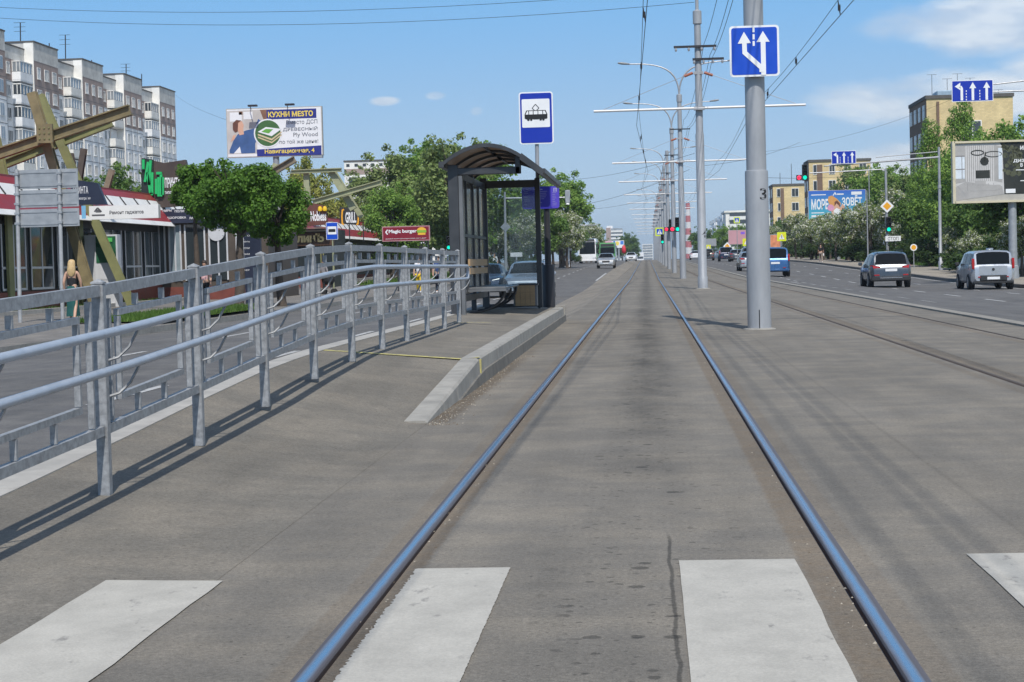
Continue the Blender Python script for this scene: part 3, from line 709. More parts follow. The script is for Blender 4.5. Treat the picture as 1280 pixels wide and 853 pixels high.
# ================================================================== SIGNS NEAR THE TRACK
def sgn_parent(name, label, cat, loc, rz=0., group=None): return thing(name, label, cat, loc, rz, group)
s3 = sgn_parent('lane_sign', 'square blue sign with two white arrows parting, on the thick pole', 'sign', tuple(Q(943, 64, D3-.24)))
MB().plate(rrect(-.365, -.375, .365, .375, .05), 0, .018).build('plate', SWHITE, s3)
MB().plate(rrect(-.335, -.345, .335, .345, .035), -.004, .003).build('blue_face', SBLUE, s3)
MB().plate(rrect(-.30, -.36, .30, .36, .02), .02, .03).build('mounting', SBACK, s3)
k = .72/212
def sp_(x, y): return ((x-796)*k, -(y-226)*k)
mb = MB()
mb.plate(arrow_poly([sp_(834, 331), sp_(834, 141)], 21*k, 57*k, 47*k), -.008)
mb.plate(arrow_poly([sp_(826, 318), sp_(826, 300), sp_(754, 232), sp_(752, 142)], 20*k, 57*k, 50*k), -.011)
mb.build('arrows', SWHITE, s3)
mb = MB()
for a, b in ((119, 145), (153, 176), (183, 204)): mb.plate(rect(*sp_(789, b), *sp_(798, a)), -.008)
mb.build('dashes', SWHITE, s3)

# tram stop sign on its pole
bp_ = P(676, 388, .29); DS = 33.1
zt = lambda py, D, px=672: Q(px, py, D).z
ts = thing('tram_stop_sign', 'tall blue tram stop sign with white tram pictogram on a slim pole', 'sign', (Q(675, 387, DS).x, DS, .28))
xs_ = Q(670.5, 148, DS); lx = xs_.x-ts.location.x; lz = xs_.z-.28
MB().tube([(0, 0, -.02), (lx, 0, lz-.0), (lx, 0, lz+.42)], .036, 12).build('pole', GALV, ts, 50)
W_, H_ = .305, .465
pl = MB().plate(rrect(lx-W_, lz-H_, lx+W_, lz+H_, .05), -.06, .02).build('plate', SWHITE, ts)
MB().plate(rrect(lx-W_+.022, lz-H_+.022, lx+W_-.022, lz+H_-.022, .035), -.064, .003).build('blue_face', SDEEP, ts)
kk = W_*2/46.0; cx, cy = 322, 460
def tp(x, y): return (lx+(x-cx)*.61/442, lz-(y-cy)*.93/665)
MB().plate(rrect(*tp(138, 580), *tp(500, 218), .02), -.068, .003).build('white_panel', SWHITE, ts)
mb = MB()
mb.plate([tp(*q) for q in ((172, 415), (196, 362), (446, 362), (470, 415), (468, 468), (452, 474), (190, 474), (172, 462))], -.072)
for x in (220, 258, 380, 416): mb.plate(circ(*tp(x, 480), .022, 14), -.073)
mb.plate([tp(*q) for q in ((285, 478), (355, 478), (352, 462), (288, 462))], -.073)
for a, b in (((272, 335), (316, 285)), ((316, 285), (362, 335)), ((272, 335), (300, 360)), ((362, 335), (332, 360))): mb.plate(stroke([tp(*a), tp(*b)], .011), -.072)
mb.build('tram_pictogram', BLACK, ts)
mb = MB()
for a, b in ((232, 280), (290, 342), (352, 404)): mb.plate(rect(*tp(a, 414), *tp(b, 372)), -.076)
mb.plate([tp(*q) for q in ((186, 414), (206, 372), (222, 372), (222, 414))], -.076); mb.plate([tp(*q) for q in ((414, 414), (414, 372), (436, 372), (456, 414))], -.076)
mb.build('pictogram_windows', SWHITE, ts)

# timetable board on dark post
DI = 34.3
PURP = M('board_violet_blue', (.036, .032, .34), .35, 0, .08, 3); PURP2 = M('board_violet_light', (.09, .065, .50), .4, 0, .08, 3)
ib = thing('timetable_board', 'violet blue timetable board with rounded corners on a dark post', 'sign', (Q(684.5, 386, 33.4).x, 33.95, .28))
MB().lathe([(.115, -.02), (.115, .74), (.10, .76), (.06, .765), (.056, 1.9), (0, 1.9)], 14).build('post', DARKMETAL, ib, 40)
c_ = Q(676, 247.5, 33.95); bx, bz = c_.x-ib.location.x, c_.z-.28
MB().plate(rrect(bx-.345, bz-.205, bx+.345, bz+.205, .055), -.09, .03).build('board', PURP, ib)
MB().plate(rrect(bx+.195, bz-.2, bx+.34, bz+.2, .04), -.094, .003).build('side_column', PURP2, ib)
mb = MB()
for r in range(9):
    z = bz+.145-r*.034
    for (x0, x1) in ((-.3, -.19), (-.12, .17)):
        if R.random() < .8: mb.plate(rect(bx+x0, z, bx+x0+(x1-x0)*R.uniform(.45, 1), z+(.014 if r == 0 else .006)), -.096)
for r in range(8): mb.plate(rect(bx+.22, bz+.08-r*.032, bx+.22+R.uniform(.03, .09), bz+.086-r*.032), -.098)
mb.plate(rect(bx+.24, bz+.1, bx+.26, bz+.16), -.098); mb.plate(rect(bx+.28, bz+.1, bx+.30, bz+.16), -.098); mb.plate(rect(bx+.24, bz+.16, bx+.31, bz+.172), -.098)
mb.build('small_print', M('print_pale', (.35, .35, .6), .5, 0, 0), ib)

# ================================================================== SHELTER
SH = M('shelter_charcoal', (.066, .069, .074), .42, .45, .15, 4)
SH2 = M('shelter_grey_panel', (.17, .175, .18), .45, .4, .15, 4)
PLY = M('bench_plywood', (.40, .27, .145), .6, 0, .16, 4, stretch=(1, 1, 12))
POLYC = bpy.data.materials.new('roof_smoked_sheet'); POLYC.use_nodes = True
_t = POLYC.node_tree; _b = _t.nodes['Principled BSDF']; _b.inputs['Base Color'].default_value = (.09, .082, .074, 1); _b.inputs['Roughness'].default_value = .15
_tl = N(_t, 'ShaderNodeBsdfTranslucent'); _tl.inputs[0].default_value = (.36, .30, .245, 1); _ms = N(_t, 'ShaderNodeMixShader'); _ms.inputs[0].default_value = .55
_t.links.new(_b.outputs[0], _ms.inputs[1]); _t.links.new(_tl.outputs[0], _ms.inputs[2]); _t.links.new(_ms.outputs[0], _t.nodes['Material Output'].inputs[0])
GLASS = glassmat('shelter_glass', (.84, .89, .90), .03, .10)
GLASS_S = glassmat('shelter_glass_dusty', (.55, .60, .64), .10, .42)
sh = thing('tram_shelter', 'charcoal tram shelter with a vaulted smoked roof on the platform end', 'shelter', (-2.4, 30.5, .29))
DA, DB = 28.3, 33.0; XB, XF = -2.86, -1.92
def shb(mb, name, mat, smooth=None, parent=None): return mb.build(name, mat, parent or sh, smooth, off=(-2.4, 30.5, .29))
mb = MB().bbox(-3.02, -2.86, DA-.06, DA+.06, .28, 2.62, .008); shb(mb, 'rear_post', SH)
mb = MB().bbox(-2.95, -2.83, DB-.06, DB+.06, .28, 2.62, .008); shb(mb, 'rear_post', SH)
mb = MB().bbox(-2.93, -2.85, (DA+DB)/2-.04, (DA+DB)/2+.04, .28, 2.6, .006); shb(mb, 'rear_post', SH)
mb = MB().bbox(XF-.045, XF+.045, DB-.06, DB+.06, .28, 2.6, .008); shb(mb, 'front_post', SH)
mb = MB().box(-2.855, -2.80, DA-.05, DA+.12, .3, 2.45); shb(mb, 'side_strip', SH2)
for (a, b) in ((DA+.15, 30.6), (30.72, DB-.1)): shb(MB().box(-2.885, -2.875, a, b, .62, 2.4), 'back_glass', GLASS_S)
mb = MB().box(-2.91, -2.85, DA+.06, DB-.06, 2.42, 2.52).box(-2.91, -2.85, DA+.06, DB-.06, .5, .6).box(-2.91, -2.85, DA+.06, DB-.06, 1.52, 1.57); shb(mb, 'back_rail', SH)
for x in (-2.875,):
    for yy in (29.5, 31.7): shb(MB().box(-2.905, -2.855, yy-.03, yy+.03, .6, 2.42), 'mullion', SH)
shb(MB().box(XB+.05, XF-.05, DB-.008, DB+.002, .62, 2.44), 'end_glass', GLASS)
shb(MB().box(XB, XF+.03, DB-.05, DB+.05, 2.44, 2.57), 'end_beam', SH)
shb(MB().box(XB, XF-.05, DB-.04, DB+.04, .30, .36), 'floor_bar', SH)
shb(MB().bbox(XB-.02, XF+.02, DA-.05, DA+.05, 2.46, 2.57, .01).bbox(XF-.06, XF+.03, DA-.05, DA+.05, 2.46, 2.74, .01), 'end_beam', SH)
def arc(n=14):
    pts = []
    # vault: rear foot, crown, front shoulder, then a straight drop
    x0, z0, x1, z1, x2, z2 = -3.06, 2.66, -2.42, 2.92, -1.84, 2.72
    for i in range(n+1):
        t = i/n; x = x0+(x2-x0)*t
        # circle through the three points
        a = [(x-x1)*(x-x2)/((x0-x1)*(x0-x2)), (x-x0)*(x-x2)/((x1-x0)*(x1-x2)), (x-x0)*(x-x1)/((x2-x0)*(x2-x1))]
        pts.append((x, a[0]*z0+a[1]*z1+a[2]*z2))
    pts.append((-1.54, 2.48)); return pts
AR = arc()
YA, YB = DA-.28, DB+.08
def sweep(mb, ya, yb, t, dz=0):
    n = len(AR); vs = []
    for y in (ya, yb):
        for k_ in (0, 1): vs += [(x, y, z+dz-(t if k_ else 0)) for x, z in AR]
    fs = []
    for i in range(n-1):
        fs += [(i, i+1, 2*n+i+1, 2*n+i), (n+i, 3*n+i, 3*n+i+1, n+i+1), (i, n+i, n+i+1, i+1), (2*n+i, 2*n+i+1, 3*n+i+1, 3*n+i)]
    fs += [(0, 2*n, 3*n, n), (n-1, 2*n-1, 4*n-1, 3*n-1)]
    return mb.add(vs, fs)
shb(sweep(MB(), YA+.02, YB-.02, .012), 'roof_sheet', POLYC, 30)
for y in (YA, DA+1.1, DA+2.3, DA+3.5, YB-.06): shb(sweep(MB(), y, y+.055, .06, .004), 'roof_rib', SH, 30)
shb(MB().bar((-3.09, YA-.01, 2.62), (-3.09, YB+.01, 2.62), .08, .09).bar((-1.53, YA-.01, 2.48), (-1.53, YB+.01, 2.48), .05, .07), 'eave_rail', SH)
_p = [(-1.86, YA-.015, 2.76), (-1.52, YA-.015, 2.495), (-1.55, YA-.015, 2.40), (-1.89, YA-.015, 2.665)]
shb(MB().add(_p+[(x, YB+.015, z) for x, _, z in _p], [(0, 1, 2, 3), (7, 6, 5, 4), (0, 4, 5, 1), (1, 5, 6, 2), (2, 6, 7, 3), (3, 7, 4, 0)]), 'eave_panel', SH)
for y in (DA+1.1, DA+2.3, DA+3.5): shb(MB().bar((-2.45, y-1.1, 2.885), (-2.45, y+1.1, 2.885), .04, .03), 'purlin', SH)
# planks and bench
bn = shb(MB().box(-2.79, -2.755, 28.75, 31.9, .93, 1.03).box(-2.79, -2.755, 28.75, 31.9, 1.06, 1.17), 'backrest', PLY)
mb = MB().bbox(-2.79, -2.22, 28.75, 31.9, .685, .72, .008); shb(mb, 'bench_seat', SH2)
for y in (29.0, 30.3, 31.6):
    pts = [(-2.25+.02*math.cos(t), y, .66) for t in (0,)]
    pts = [(-2.8+.56*math.cos(t), y, .68-.36*math.sin(t)) for t in [i*math.pi/2/10 for i in range(11)]]
    shb(MB().tube(pts, .02, 8), 'bench_hoop', SH, 40)
shb(MB().box(-2.80, -2.2, 28.7, 28.76, .655, .69), 'bench_bracket', SH2)
# litter bin with boards
lb = thing('litter_bin', 'litter bin faced with four upright plywood boards inside the shelter', 'bin', (-2.15, 32.6, .29))
MB().bbox(-.21, .21, -.12, .14, .03, .42, .01).build('body', SH2, lb)
for i in range(4): MB().box(-.175+i*.088, -.175+i*.088+.083, -.145, -.123, .04, .40).build('board', PLY, lb)
MB().bbox(-.23, .23, -.14, .16, .40, .43, .006).build('rim', SH, lb)

# ================================================================== RAILING
RAILP = M('railing_paint', (.285, .295, .305), .55, .2, .34, 30, bump=.10)
HANDP = M('handrail_paint', (.36, .40, .46), .38, .15, .12, 9)
rg = thing('ramp_railing', 'pale grey steel railing with double round handrail along the ramp', 'railing', (-2.53, 8.35, 0))
FX = -2.53; ST = 1.81
def rgb(mb, name, parent, smooth=None): 
    return mb.build(name, RAILP, parent, smooth, off=(FX, 8.35, 0))
KH = .955
def zf(d, r): return zfence(d)+r*KH
def railbar(mb, x, d0, d1, r, w, h, nseg=1):
    for i in range(nseg):
        a = d0+(d1-d0)*i/nseg; b = d0+(d1-d0)*(i+1)/nseg; mb.bar((x, a, zf(a, r)), (x, b, zf(b, r)), w, h)
    return mb
PD = [8.35+ST*k for k in range(-1, 10)]
for i, d in enumerate(PD):
    z = zfence(d)
    po = rgb(MB().bbox(FX-.028, FX+.028, d-.028, d+.028, z-.05, z+KH, .005), 'post', rg)
    mb = MB(); h = .0295
    mb.add([(FX-h, d-h, z+KH), (FX+h, d-h, z+KH), (FX+h, d+h, z+KH), (FX-h, d+h, z+KH), (FX-h, d-h, z+KH+.008), (FX+h, d-h, z+KH+.008), (FX+h, d+h, z+KH+.008), (FX-h, d+h, z+KH+.008), (FX, d, z+KH+.024)],
           [(0, 1, 5, 4), (1, 2, 6, 5), (2, 3, 7, 6), (3, 0, 4, 7), (4, 5, 8), (5, 6, 8), (6, 7, 8), (7, 4, 8), (3, 2, 1, 0)])
    rgb(mb, 'cap', po)
    if i < len(PD)-1:
        e = PD[i+1]
        pn = rgb(railbar(railbar(MB(), FX, d+.034, e-.034, .968, .036, .052), FX, d+.034, e-.034, .29, .036, .044), 'panel_rails', rg)
        for q in (d+.13, e-.17):
            rgb(MB().bar((FX, q, zf(q, .318)), (FX, q, zf(q, .922)), .030, .022, (0, 1, 0)), 'upright', pn)
        a, b = d+.27, d+1.47
        mb = MB(); railbar(mb, FX, a, b, .845, .028, .03); railbar(mb, FX, a, b, .425, .028, .03)
        mb.bar((FX, a+.017, zf(a, .445)), (FX, a+.017, zf(a, .826)), .028, .026, (0, 1, 0)); mb.bar((FX, b-.017, zf(b, .445)), (FX, b-.017, zf(b, .826)), .028, .026, (0, 1, 0))
        rgb(mb, 'inset_frame', pn)
        for q in (d+.60, d+1.10):
            rgb(MB().bar((FX, q, zf(q, .864)), (FX, q, zf(q, .922)), .028, .022, (0, 1, 0)), 'picket', pn)
            rgb(MB().bar((FX, q, zf(q, .317)), (FX, q, zf(q, .406)), .028, .022, (0, 1, 0)), 'picket', pn)
HX = FX+.15
dl = [5.9+.45*i for i in range(int((24.55-5.9)/.45)+1)]
def hr(r): return [(HX, d, zf(d, r)) for d in dl]
up, lo = hr(.785), hr(.61)
e = dl[-1]; loop = [(HX, e+.10, zf(e, .772)), (HX, e+.13, zf(e, .697)), (HX, e+.10, zf(e, .622))]
hh = rgb(MB().tube(up+loop+lo[::-1], .0215, 12), 'handrail', rg, 60); hh.data.materials[0] = HANDP
for d in PD:
    for r in (.785, .61):
        q = d+.09
        pts = [(FX+.02, d+.03, zf(d, r-.16)), (FX+.06, q-.02, zf(q, r-.15)), (FX+.11, q, zf(q, r-.10)), (HX, q+.01, zf(q, r-.02))]
        rgb(MB().tube(pts, .007, 6), 'bracket', hh, 60)
# ================================================================== VEHICLES
CGLASS = M('car_glass', (.010, .012, .014), .08, 0, 0, spec=.10)
TYRE = M('tyre', (.014, .014, .015), .8, 0, .1, 20)
RIM = M('rim', (.38, .39, .40), .35, .7, .1, 8)
PLASTIC = M('black_plastic', (.022, .023, .025), .55, 0, .1, 12)
REDL = M('tail_lamp_red', (.36, .008, .010), .2, 0, 0, coat=.6)
CLEARL = M('head_lamp', (.70, .72, .75), .12, .2, 0, coat=.8)
LIT = M('lit_head_lamp', (1., .98, .92), .3, 0, 0, emit=1.6)
PLATE = M('number_plate', (.72, .73, .74), .5, 0, .05)
CHROME = M('chrome', (.7, .7, .72), .12, 1, 0)
def paint(n, c, metal=.4): return M('car_paint_'+n, c, .30, metal, .05, 2, coat=.8)

TYPES = {
 # stations: y (rear->front, fraction), top z ; belt ; cabin range ; widths
 'suv':   dict(L=4.69, W=1.88, H=1.69, top=[(0, .80), (.012, 1.02), (.022, 1.07), (.058, 1.57), (.10, 1.65), (.32, 1.69), (.50, 1.665), (.60, 1.60), (.735, 1.14), (.80, 1.08), (.93, .96), (.985, .82), (1, .62)], belt=[(0, .95), (.1, 1.06), (.7, 1.02), (1, .9)], z0=.30, wr=.36, axles=(.20, .79), top_w=.74),
 'boxy':  dict(L=4.14, W=1.80, H=1.64, top=[(0, .86), (.008, 1.0), (.012, 1.04), (.038, 1.56), (.07, 1.62), (.30, 1.64), (.52, 1.64), (.62, 1.60), (.735, 1.14), (.80, 1.07), (.94, .98), (.985, .84), (1, .6)], belt=[(0, .98), (.1, 1.02), (.7, 1.0), (1, .9)], z0=.27, wr=.335, axles=(.19, .81), top_w=.82),
 'mpv':   dict(L=4.40, W=1.81, H=1.80, top=[(0, .90), (.01, 1.06), (.016, 1.10), (.045, 1.70), (.08, 1.77), (.30, 1.80), (.52, 1.79), (.64, 1.70), (.79, 1.16), (.86, 1.05), (.95, .92), (.985, .80), (1, .58)], belt=[(0, 1.04), (.1, 1.08), (.7, 1.04), (1, .9)], z0=.28, wr=.33, axles=(.19, .82), top_w=.82),
 'sedan': dict(L=4.55, W=1.76, H=1.46, top=[(0, .74), (.02, .98), (.05, 1.02), (.16, 1.06), (.30, 1.39), (.36, 1.44), (.48, 1.46), (.58, 1.42), (.73, 1.02), (.80, .97), (.93, .86), (.985, .74), (1, .55)], belt=[(0, .92), (.2, .98), (.7, .95), (1, .82)], z0=.24, wr=.315, axles=(.20, .81), top_w=.74),
}
def interp(tab, x):
    for (a, za), (b, zb) in zip(tab, tab[1:]):
        if x <= b: return za+(zb-za)*(x-a)/(b-a) if b > a else za
    return tab[-1][1]
def car(kind, label, cat, loc, rz, mat, group=None, name='parked_car', lit=False, dark_bumper=False, spare=False, lamps='suv', detail=True, roofbox=None):
    T = TYPES[kind]; Lh = T['L']; W = T['W']/2
    root = thing(name, label, cat, loc, rz, group)
    st = sorted(set([q[0] for q in T['top']]+[.2, .42, .055, .9, .87]))
    rings = []
    cab = [q for q in T['top'] if q[1] > T['H']*.9]; c0, c1 = cab[0][0], cab[-1][0]
    wind0 = [q[0] for q in T['top'] if q[0] > c1][0]; rear0 = [q[0] for q in T['top'] if q[0] < c0][-1]
    for f in st:
        zt = interp(T['top'], f); zb = min(interp(T['belt'], f), zt-.02)
        endf = min(1, (.35+min(f/.07, (1-f)/.11)*.65)) if min(f/.07, (1-f)/.11) < 1 else 1
        tap = 1-.16*(1-min(1, f/.05))**2-.22*(1-min(1, (1-f)/.12))**2
        wl = W*tap; wb = W*.985*tap
        k = max(0, min(1, (zt-zb-.03)/(T['H']-1.02)))
        wt = wb*.93*(1-k)+W*T['top_w']*k*min(1, tap+.08)
        y = (f-.5)*Lh
        zbot = T['z0']+(.10 if f < .03 or f > .97 else 0)
        zm = zbot+(zb-zbot)*.55
        sh_ = max(.012, (zt-zb)*.14)
        rings.append([(0, y, zbot), (wl*.9, y, zbot), (wl*.985, y, zbot+.10), (wl, y, zm), (wb, y, zb), (wt, y, zt-sh_), (wt*.86, y, zt-sh_*.25), (wt*.45, y, zt+.004*k), (0, y, zt+.012*k)])
    n = len(rings[0]); vs, fs = [], []
    full = [[(-x, y, z) for x, y, z in r[::-1][0:-1]] + r for r in rings]   # one closed half loop: -x side then +x
    full = [[(-x, y, z) for x, y, z in r[:0:-1]] for r in rings]
    loops = []
    for r in rings:
        right = r[1:-1]; left = [(-x, y, z) for x, y, z in right[::-1]]
        loops.append([r[0]]+right+[r[-1]]+left)
    m = len(loops[0]); mb = MB()
    for lp in loops: mb.v += lp
    glass = {'side_window': [], 'rear_window': [], 'windscreen': []}
    for i in range(len(loops)-1):
        f0, f1 = st[i], st[i+1]
        for j in range(m):
            q = [i*m+j, i*m+(j+1) % m, (i+1)*m+(j+1) % m, (i+1)*m+j]
            mb.f.append(q); mb.m.append(0)
            side = j in (4, m-5); topb = j in (5, 6, 7, m-6, m-7, m-8)
            if side and f0 >= rear0-.001 and f1 <= wind0+.001: glass['side_window'].append((q, j, f0, f1))
            if topb and f0 >= rear0-1e-4 and f1 <= c0+1e-4: glass['rear_window'].append((q, j))
            if topb and f0 >= c1-1e-4 and f1 <= wind0+1e-4: glass['windscreen'].append((q, j))
    mb.f.append(list(range(m))); mb.m.append(0); mb.f.append([(len(loops)-1)*m+j for j in range(m)]); mb.m.append(0)
    body = mb.build('body', mat, root, 32)
    V = [Vector(v) for v in mb.v]
    def offset(vset, d=.007):
        cen = Vector((0, 0, .9)); return d
    for gname in ('rear_window', 'windscreen'):
        qs = glass[gname]
        if not qs: continue
        ids = sorted({i for q, _ in qs for i in q}); cen = sum((V[i] for i in ids), Vector())/len(ids)
        zl_, zh_ = min(V[i].z for i in ids), max(V[i].z for i in ids)
        s = -1 if gname == 'rear_window' else 1
        g = MB(); mp = {}
        for i in ids:
            d = V[i]-cen; p = cen+Vector((d.x*.90, d.y*.94, d.z*.94)); p += Vector((0, s*.022, .016)); mp[i] = len(g.v); g.v.append(tuple(p))
        for q, _ in qs: g.f.append([mp[i] for i in q]); g.m.append(0)
        g.build(gname, CGLASS, root, 40)
    for sgn in (0, 1):
        qs = [q for q, j, f0, f1 in glass['side_window'] if (j == 4) == (sgn == 0)]
        fr = [(f0, f1) for q, j, f0, f1 in glass['side_window'] if (j == 4) == (sgn == 0)]
        # three panes per side, split by pillars
        lo_f, hi_f = fr[0][0], fr[-1][1]
        cuts = [lo_f+.035, c0+(c1-c0)*.18, c0+(c1-c0)*.62, hi_f-.03]
        for a, b in zip(cuts, cuts[1:]):
            g = MB(); rows = []
            for t in (0, .5, 1):
                f = a+.012+(b-a-.024)*t; zt_ = interp(T['top'], f); zb_ = min(interp(T['belt'], f), zt_-.02)
                kx = max(0, min(1, (zt_-zb_-.03)/(T['H']-1.02))); wb = W*.985; wt = wb*.93*(1-kx)+W*T['top_w']*kx; sh_ = max(.012, (zt_-zb_)*.14)
                x0, x1 = wb, wt; z0_, z1_ = zb_, zt_-sh_
                if z1_-z0_ < .12: z1_ = z0_+.1; x1 = x0
                pa, pb = .07, .93; sx = 1 if sgn == 0 else -1; y = (f-.5)*Lh
                rows.append([(sx*(x0+(x1-x0)*pa+.010), y, z0_+(z1_-z0_)*pa), (sx*(x0+(x1-x0)*pb+.010), y, z0_+(z1_-z0_)*pb)])
            g.grid(rows); g.build('side_window', CGLASS, root)
    # wheels
    for fy in T['axles']:
        for s in (-1, 1):
            y = (fy-.5)*Lh; r = T['wr']; x = s*(W-.10)
            MB().lathe([(r+.055, -.02), (r+.055, .115), (r-.01, .118)], 22, (x, y, r+.02), 'x').build('wheel_arch', PLASTIC, root, 40) if detail and s else None
            wv = [(r*.62, -.11), (r*.94, -.115), (r, -.085), (r, .085), (r*.94, .115), (r*.64, .118), (r*.6, .09)]
            wv = [(a, h*s) for a, h in wv]
            wh = MB().lathe(wv, 20, (x+s*.012, y, r), 'x').build('wheel', TYRE, root, 40)
            mbr = MB().lathe([(r*.62, s*.095), (r*.60, s*.112), (r*.52, s*.10), (r*.14, s*.085), (r*.12, s*.105), (0, s*.11)], 20, (x+s*.012, y, r), 'x')
            for k_ in range(5):
                a = k_*2*math.pi/5+.3; mbr.bar((x+s*.112, y+r*.1*math.cos(a), r+r*.1*math.sin(a)), (x+s*.112, y+r*.55*math.cos(a), r+r*.55*math.sin(a)), .05, .03, (1, 0, 0))
            mbr.build('rim', RIM, wh, 40)
    # mirrors, lamps, plates, bumpers
    fm = wind0-.035
    for s in (-1, 1):
        y = (fm-.5)*Lh; MB().bbox(s*(W+.02)-.09+s*.08, s*(W+.02)+.09+s*.08, y-.05, y+.06, T['belt'][1][1]-.03, T['belt'][1][1]+.13, .03).build('mirror', mat if kind != 'boxy' else PLASTIC, root, 40)
    yr, yf = -.5*Lh, .5*Lh
    hB = T['belt'][0][1]
    if lamps == 'suv':
        for s in (-1, 1):
            MB().add([(s*W*.52, yr-.012+.03, hB-.02), (s*W*.86, yr+.02, hB-.04), (s*W*.985, yr+.22, hB+.01), (s*W*.985, yr+.26, hB+.11), (s*W*.88, yr+.06, hB+.10), (s*W*.55, yr+.0, hB+.05)], [(0, 1, 4, 5), (1, 2, 3, 4)]).build('taillight', REDL, root)
            MB().bbox(s*W*.70-.12, s*W*.70+.12, yr-.02, yr+.04, .56, .62, .01).build('fog_lamp', REDL, root)
    else:
        for s in (-1, 1):
            t_ = MB(); zc = hB+.02; t_.bbox(s*W*.91-.055, s*W*.91+.055, yr-.012, yr+.14, zc-.14, zc+.30 if lamps == 'tall' else zc+.05, .02); t_.build('taillight', REDL, root, 40)
            if lamps == 'tall': MB().bbox(s*W*.60-.09, s*W*.60+.09, yr-.035, yr+.04, .50, .55, .01).build('fog_lamp', REDL, root)
    if dark_bumper:
        MB().bbox(-W*.62, W*.62, yr-.045, yr+.05, .36, .60, .03).bbox(-W*.93, W*.93, yr-.02, yr+.06, .26, .36, .02).build('bumper', PLASTIC, root, 40)
        MB().bbox(-.26, .26, yr-.055, yr-.04, .42, .53, .004).build('number_plate', PLATE, root)
        MB().add([(-W*.66, yr-.004, .62), (W*.66, yr-.004, .62), (W*.64, yr-.004, .98), (-W*.64, yr-.004, .98)], [(0, 1, 2, 3)]).build('tailgate', mat, root)
        MB().lathe([(0, 0), (.06, -.004), (.06, -.02), (0, -.022)], 14, (0, yr, .84), 'y').build('round_badge', PLASTIC, root)
    else:
        MB().bbox(-W*.95, W*.95, yr-.03, yr+.10, .32, .52 if kind == 'suv' else .46, .03).build('bumper', PLASTIC if kind == 'suv' else mat, root, 40)
        if kind == 'suv': MB().bbox(-W*.55, W*.55, yr-.045, yr+.02, .44, .475, .01).build('bumper_trim', CHROME, root)
        MB().bbox(-.27, .27, yr-.022, yr+.012, .76, .88, .004).build('number_plate', PLATE, root)
    for s in (-1, 1):
        MB().add([(s*W*.46, yf-.06, .66), (s*W*.80, yf-.20, .68), (s*W*.93, yf-.46, .74), (s*W*.90, yf-.42, .86), (s*W*.78, yf-.20, .82), (s*W*.48, yf-.085, .76)], [(0, 1, 4, 5), (1, 2, 3, 4)]).build('headlight', LIT if lit else CLEARL, root)
    MB().bbox(-W*.42, W*.42, yf-.07, yf+.012, .52, .72, .03).build('grille', PLASTIC, root, 40)
    MB().bbox(-W*.82, W*.82, yf-.16, yf-.0, .28, .42, .03).build('bumper', PLASTIC if kind == 'suv' else mat, root, 40)
    MB().bbox(-.26, .26, yf+.004, yf+.022, .42, .53, .004).build('number_plate', PLATE, root)
    if detail:
        for s in (-1, 1):
            for fy in (.40, .58):
                y = (fy-.5)*Lh; MB().bbox(s*W-.012, s*W+.018, y-.09, y+.09, T['belt'][1][1]-.13, T['belt'][1][1]-.10, .006).build('door_handle', mat, root)
                MB().box(s*W-.003, s*W+.003, y+.13, y+.138, .42, T['belt'][1][1]-.02).build('door_gap', BLACK, root)
        if kind in ('suv', 'mpv'):
            for s in (-1, 1): MB().tube([(s*W*.62, (c0+.02-.5)*Lh, T['H']-.02), (s*W*.62, (c0+.05-.5)*Lh, T['H']+.035), (s*W*.62, (c1-.05-.5)*Lh, T['H']+.035), (s*W*.62, (c1-.0-.5)*Lh, T['H']-.04)], .018, 6).build('roof_rail', PLASTIC, root)
    if roofbox: MB().bbox(-.16, .1, yr+.5, yr+.75, T['H'], T['H']+.09, .02).build('roof_light', roofbox, root, 40)
    if spare: MB().lathe([(.0, -.10), (.30, -.10), (.36, -.05), (.36, .06), (0, .08)], 22, (0, yr-.10, 1.02), 'y').build('spare_wheel', PLASTIC, root, 40)
    return root
def at(px, py, dz, D): 
    p = Q(px, py, D); return p
RG = 'cars driving away on the right carriageway'
def on_right(px, D): x = Q(px, 320, D).x; return (x, D, zrx(x, D)+.006)
def on_left(px, D): x = Q(px, 330, D).x; return (x, D, zlx(x, D)+.006)
c = on_right(1112.5, 86.5); car('suv', 'dark grey SUV with red tail lamps driving on the right carriageway', 'car', (c[0], 88.5, c[2]), 0., paint('graphite', (.085, .095, .11), .6), RG, 'car')
c = on_right(1241, 78); car('boxy', 'silver boxy hatchback with black bumper at the right picture edge', 'car', (c[0], 80, zrx(c[0], 80)+.006), 0., paint('silver', (.47, .49, .52), .55), RG, 'car', dark_bumper=True, lamps='tall', roofbox=CHROME)
c = on_right(966, 116); car('mpv', 'blue people carrier half hidden behind the pole numbered 3', 'car', c, 0., paint('blue', (.045, .13, .30), .5), RG, 'car', lamps='tall')
c = on_right(937, 139); car('sedan', 'silver car showing just left of the pole numbered 3', 'car', c, 0., paint('silver_two', (.40, .41, .42), .6), RG, 'car')
c = on_right(937, 178); car('suv', 'black SUV in the queue behind the silver car', 'car', c, 0., paint('black', (.012, .012, .014), .3), RG, 'car', detail=False)
c = on_right(920, 225); car('sedan', 'dark grey sedan in the queue beyond the black SUV', 'car', c, 0., paint('dark_grey', (.07, .072, .076), .5), RG, 'car', detail=False)
c = on_right(907, 236); car('mpv', 'dark blue tall van in the distant queue below an amber diamond sign', 'van', c, 0., paint('navy', (.018, .024, .05), .4), RG, 'car', lamps='tall', detail=False)
c = on_right(884, 262); car('suv', 'off-road car with a spare wheel on its rear door, far away', 'car', c, 0., paint('khaki', (.10, .10, .09), .3), RG, 'car', spare=True, detail=False)
c = on_right(869, 300); car('sedan', 'small white car far away, just right of pole 4', 'car', c, 0., paint('white', (.70, .71, .72), .05), RG, 'car', detail=False)
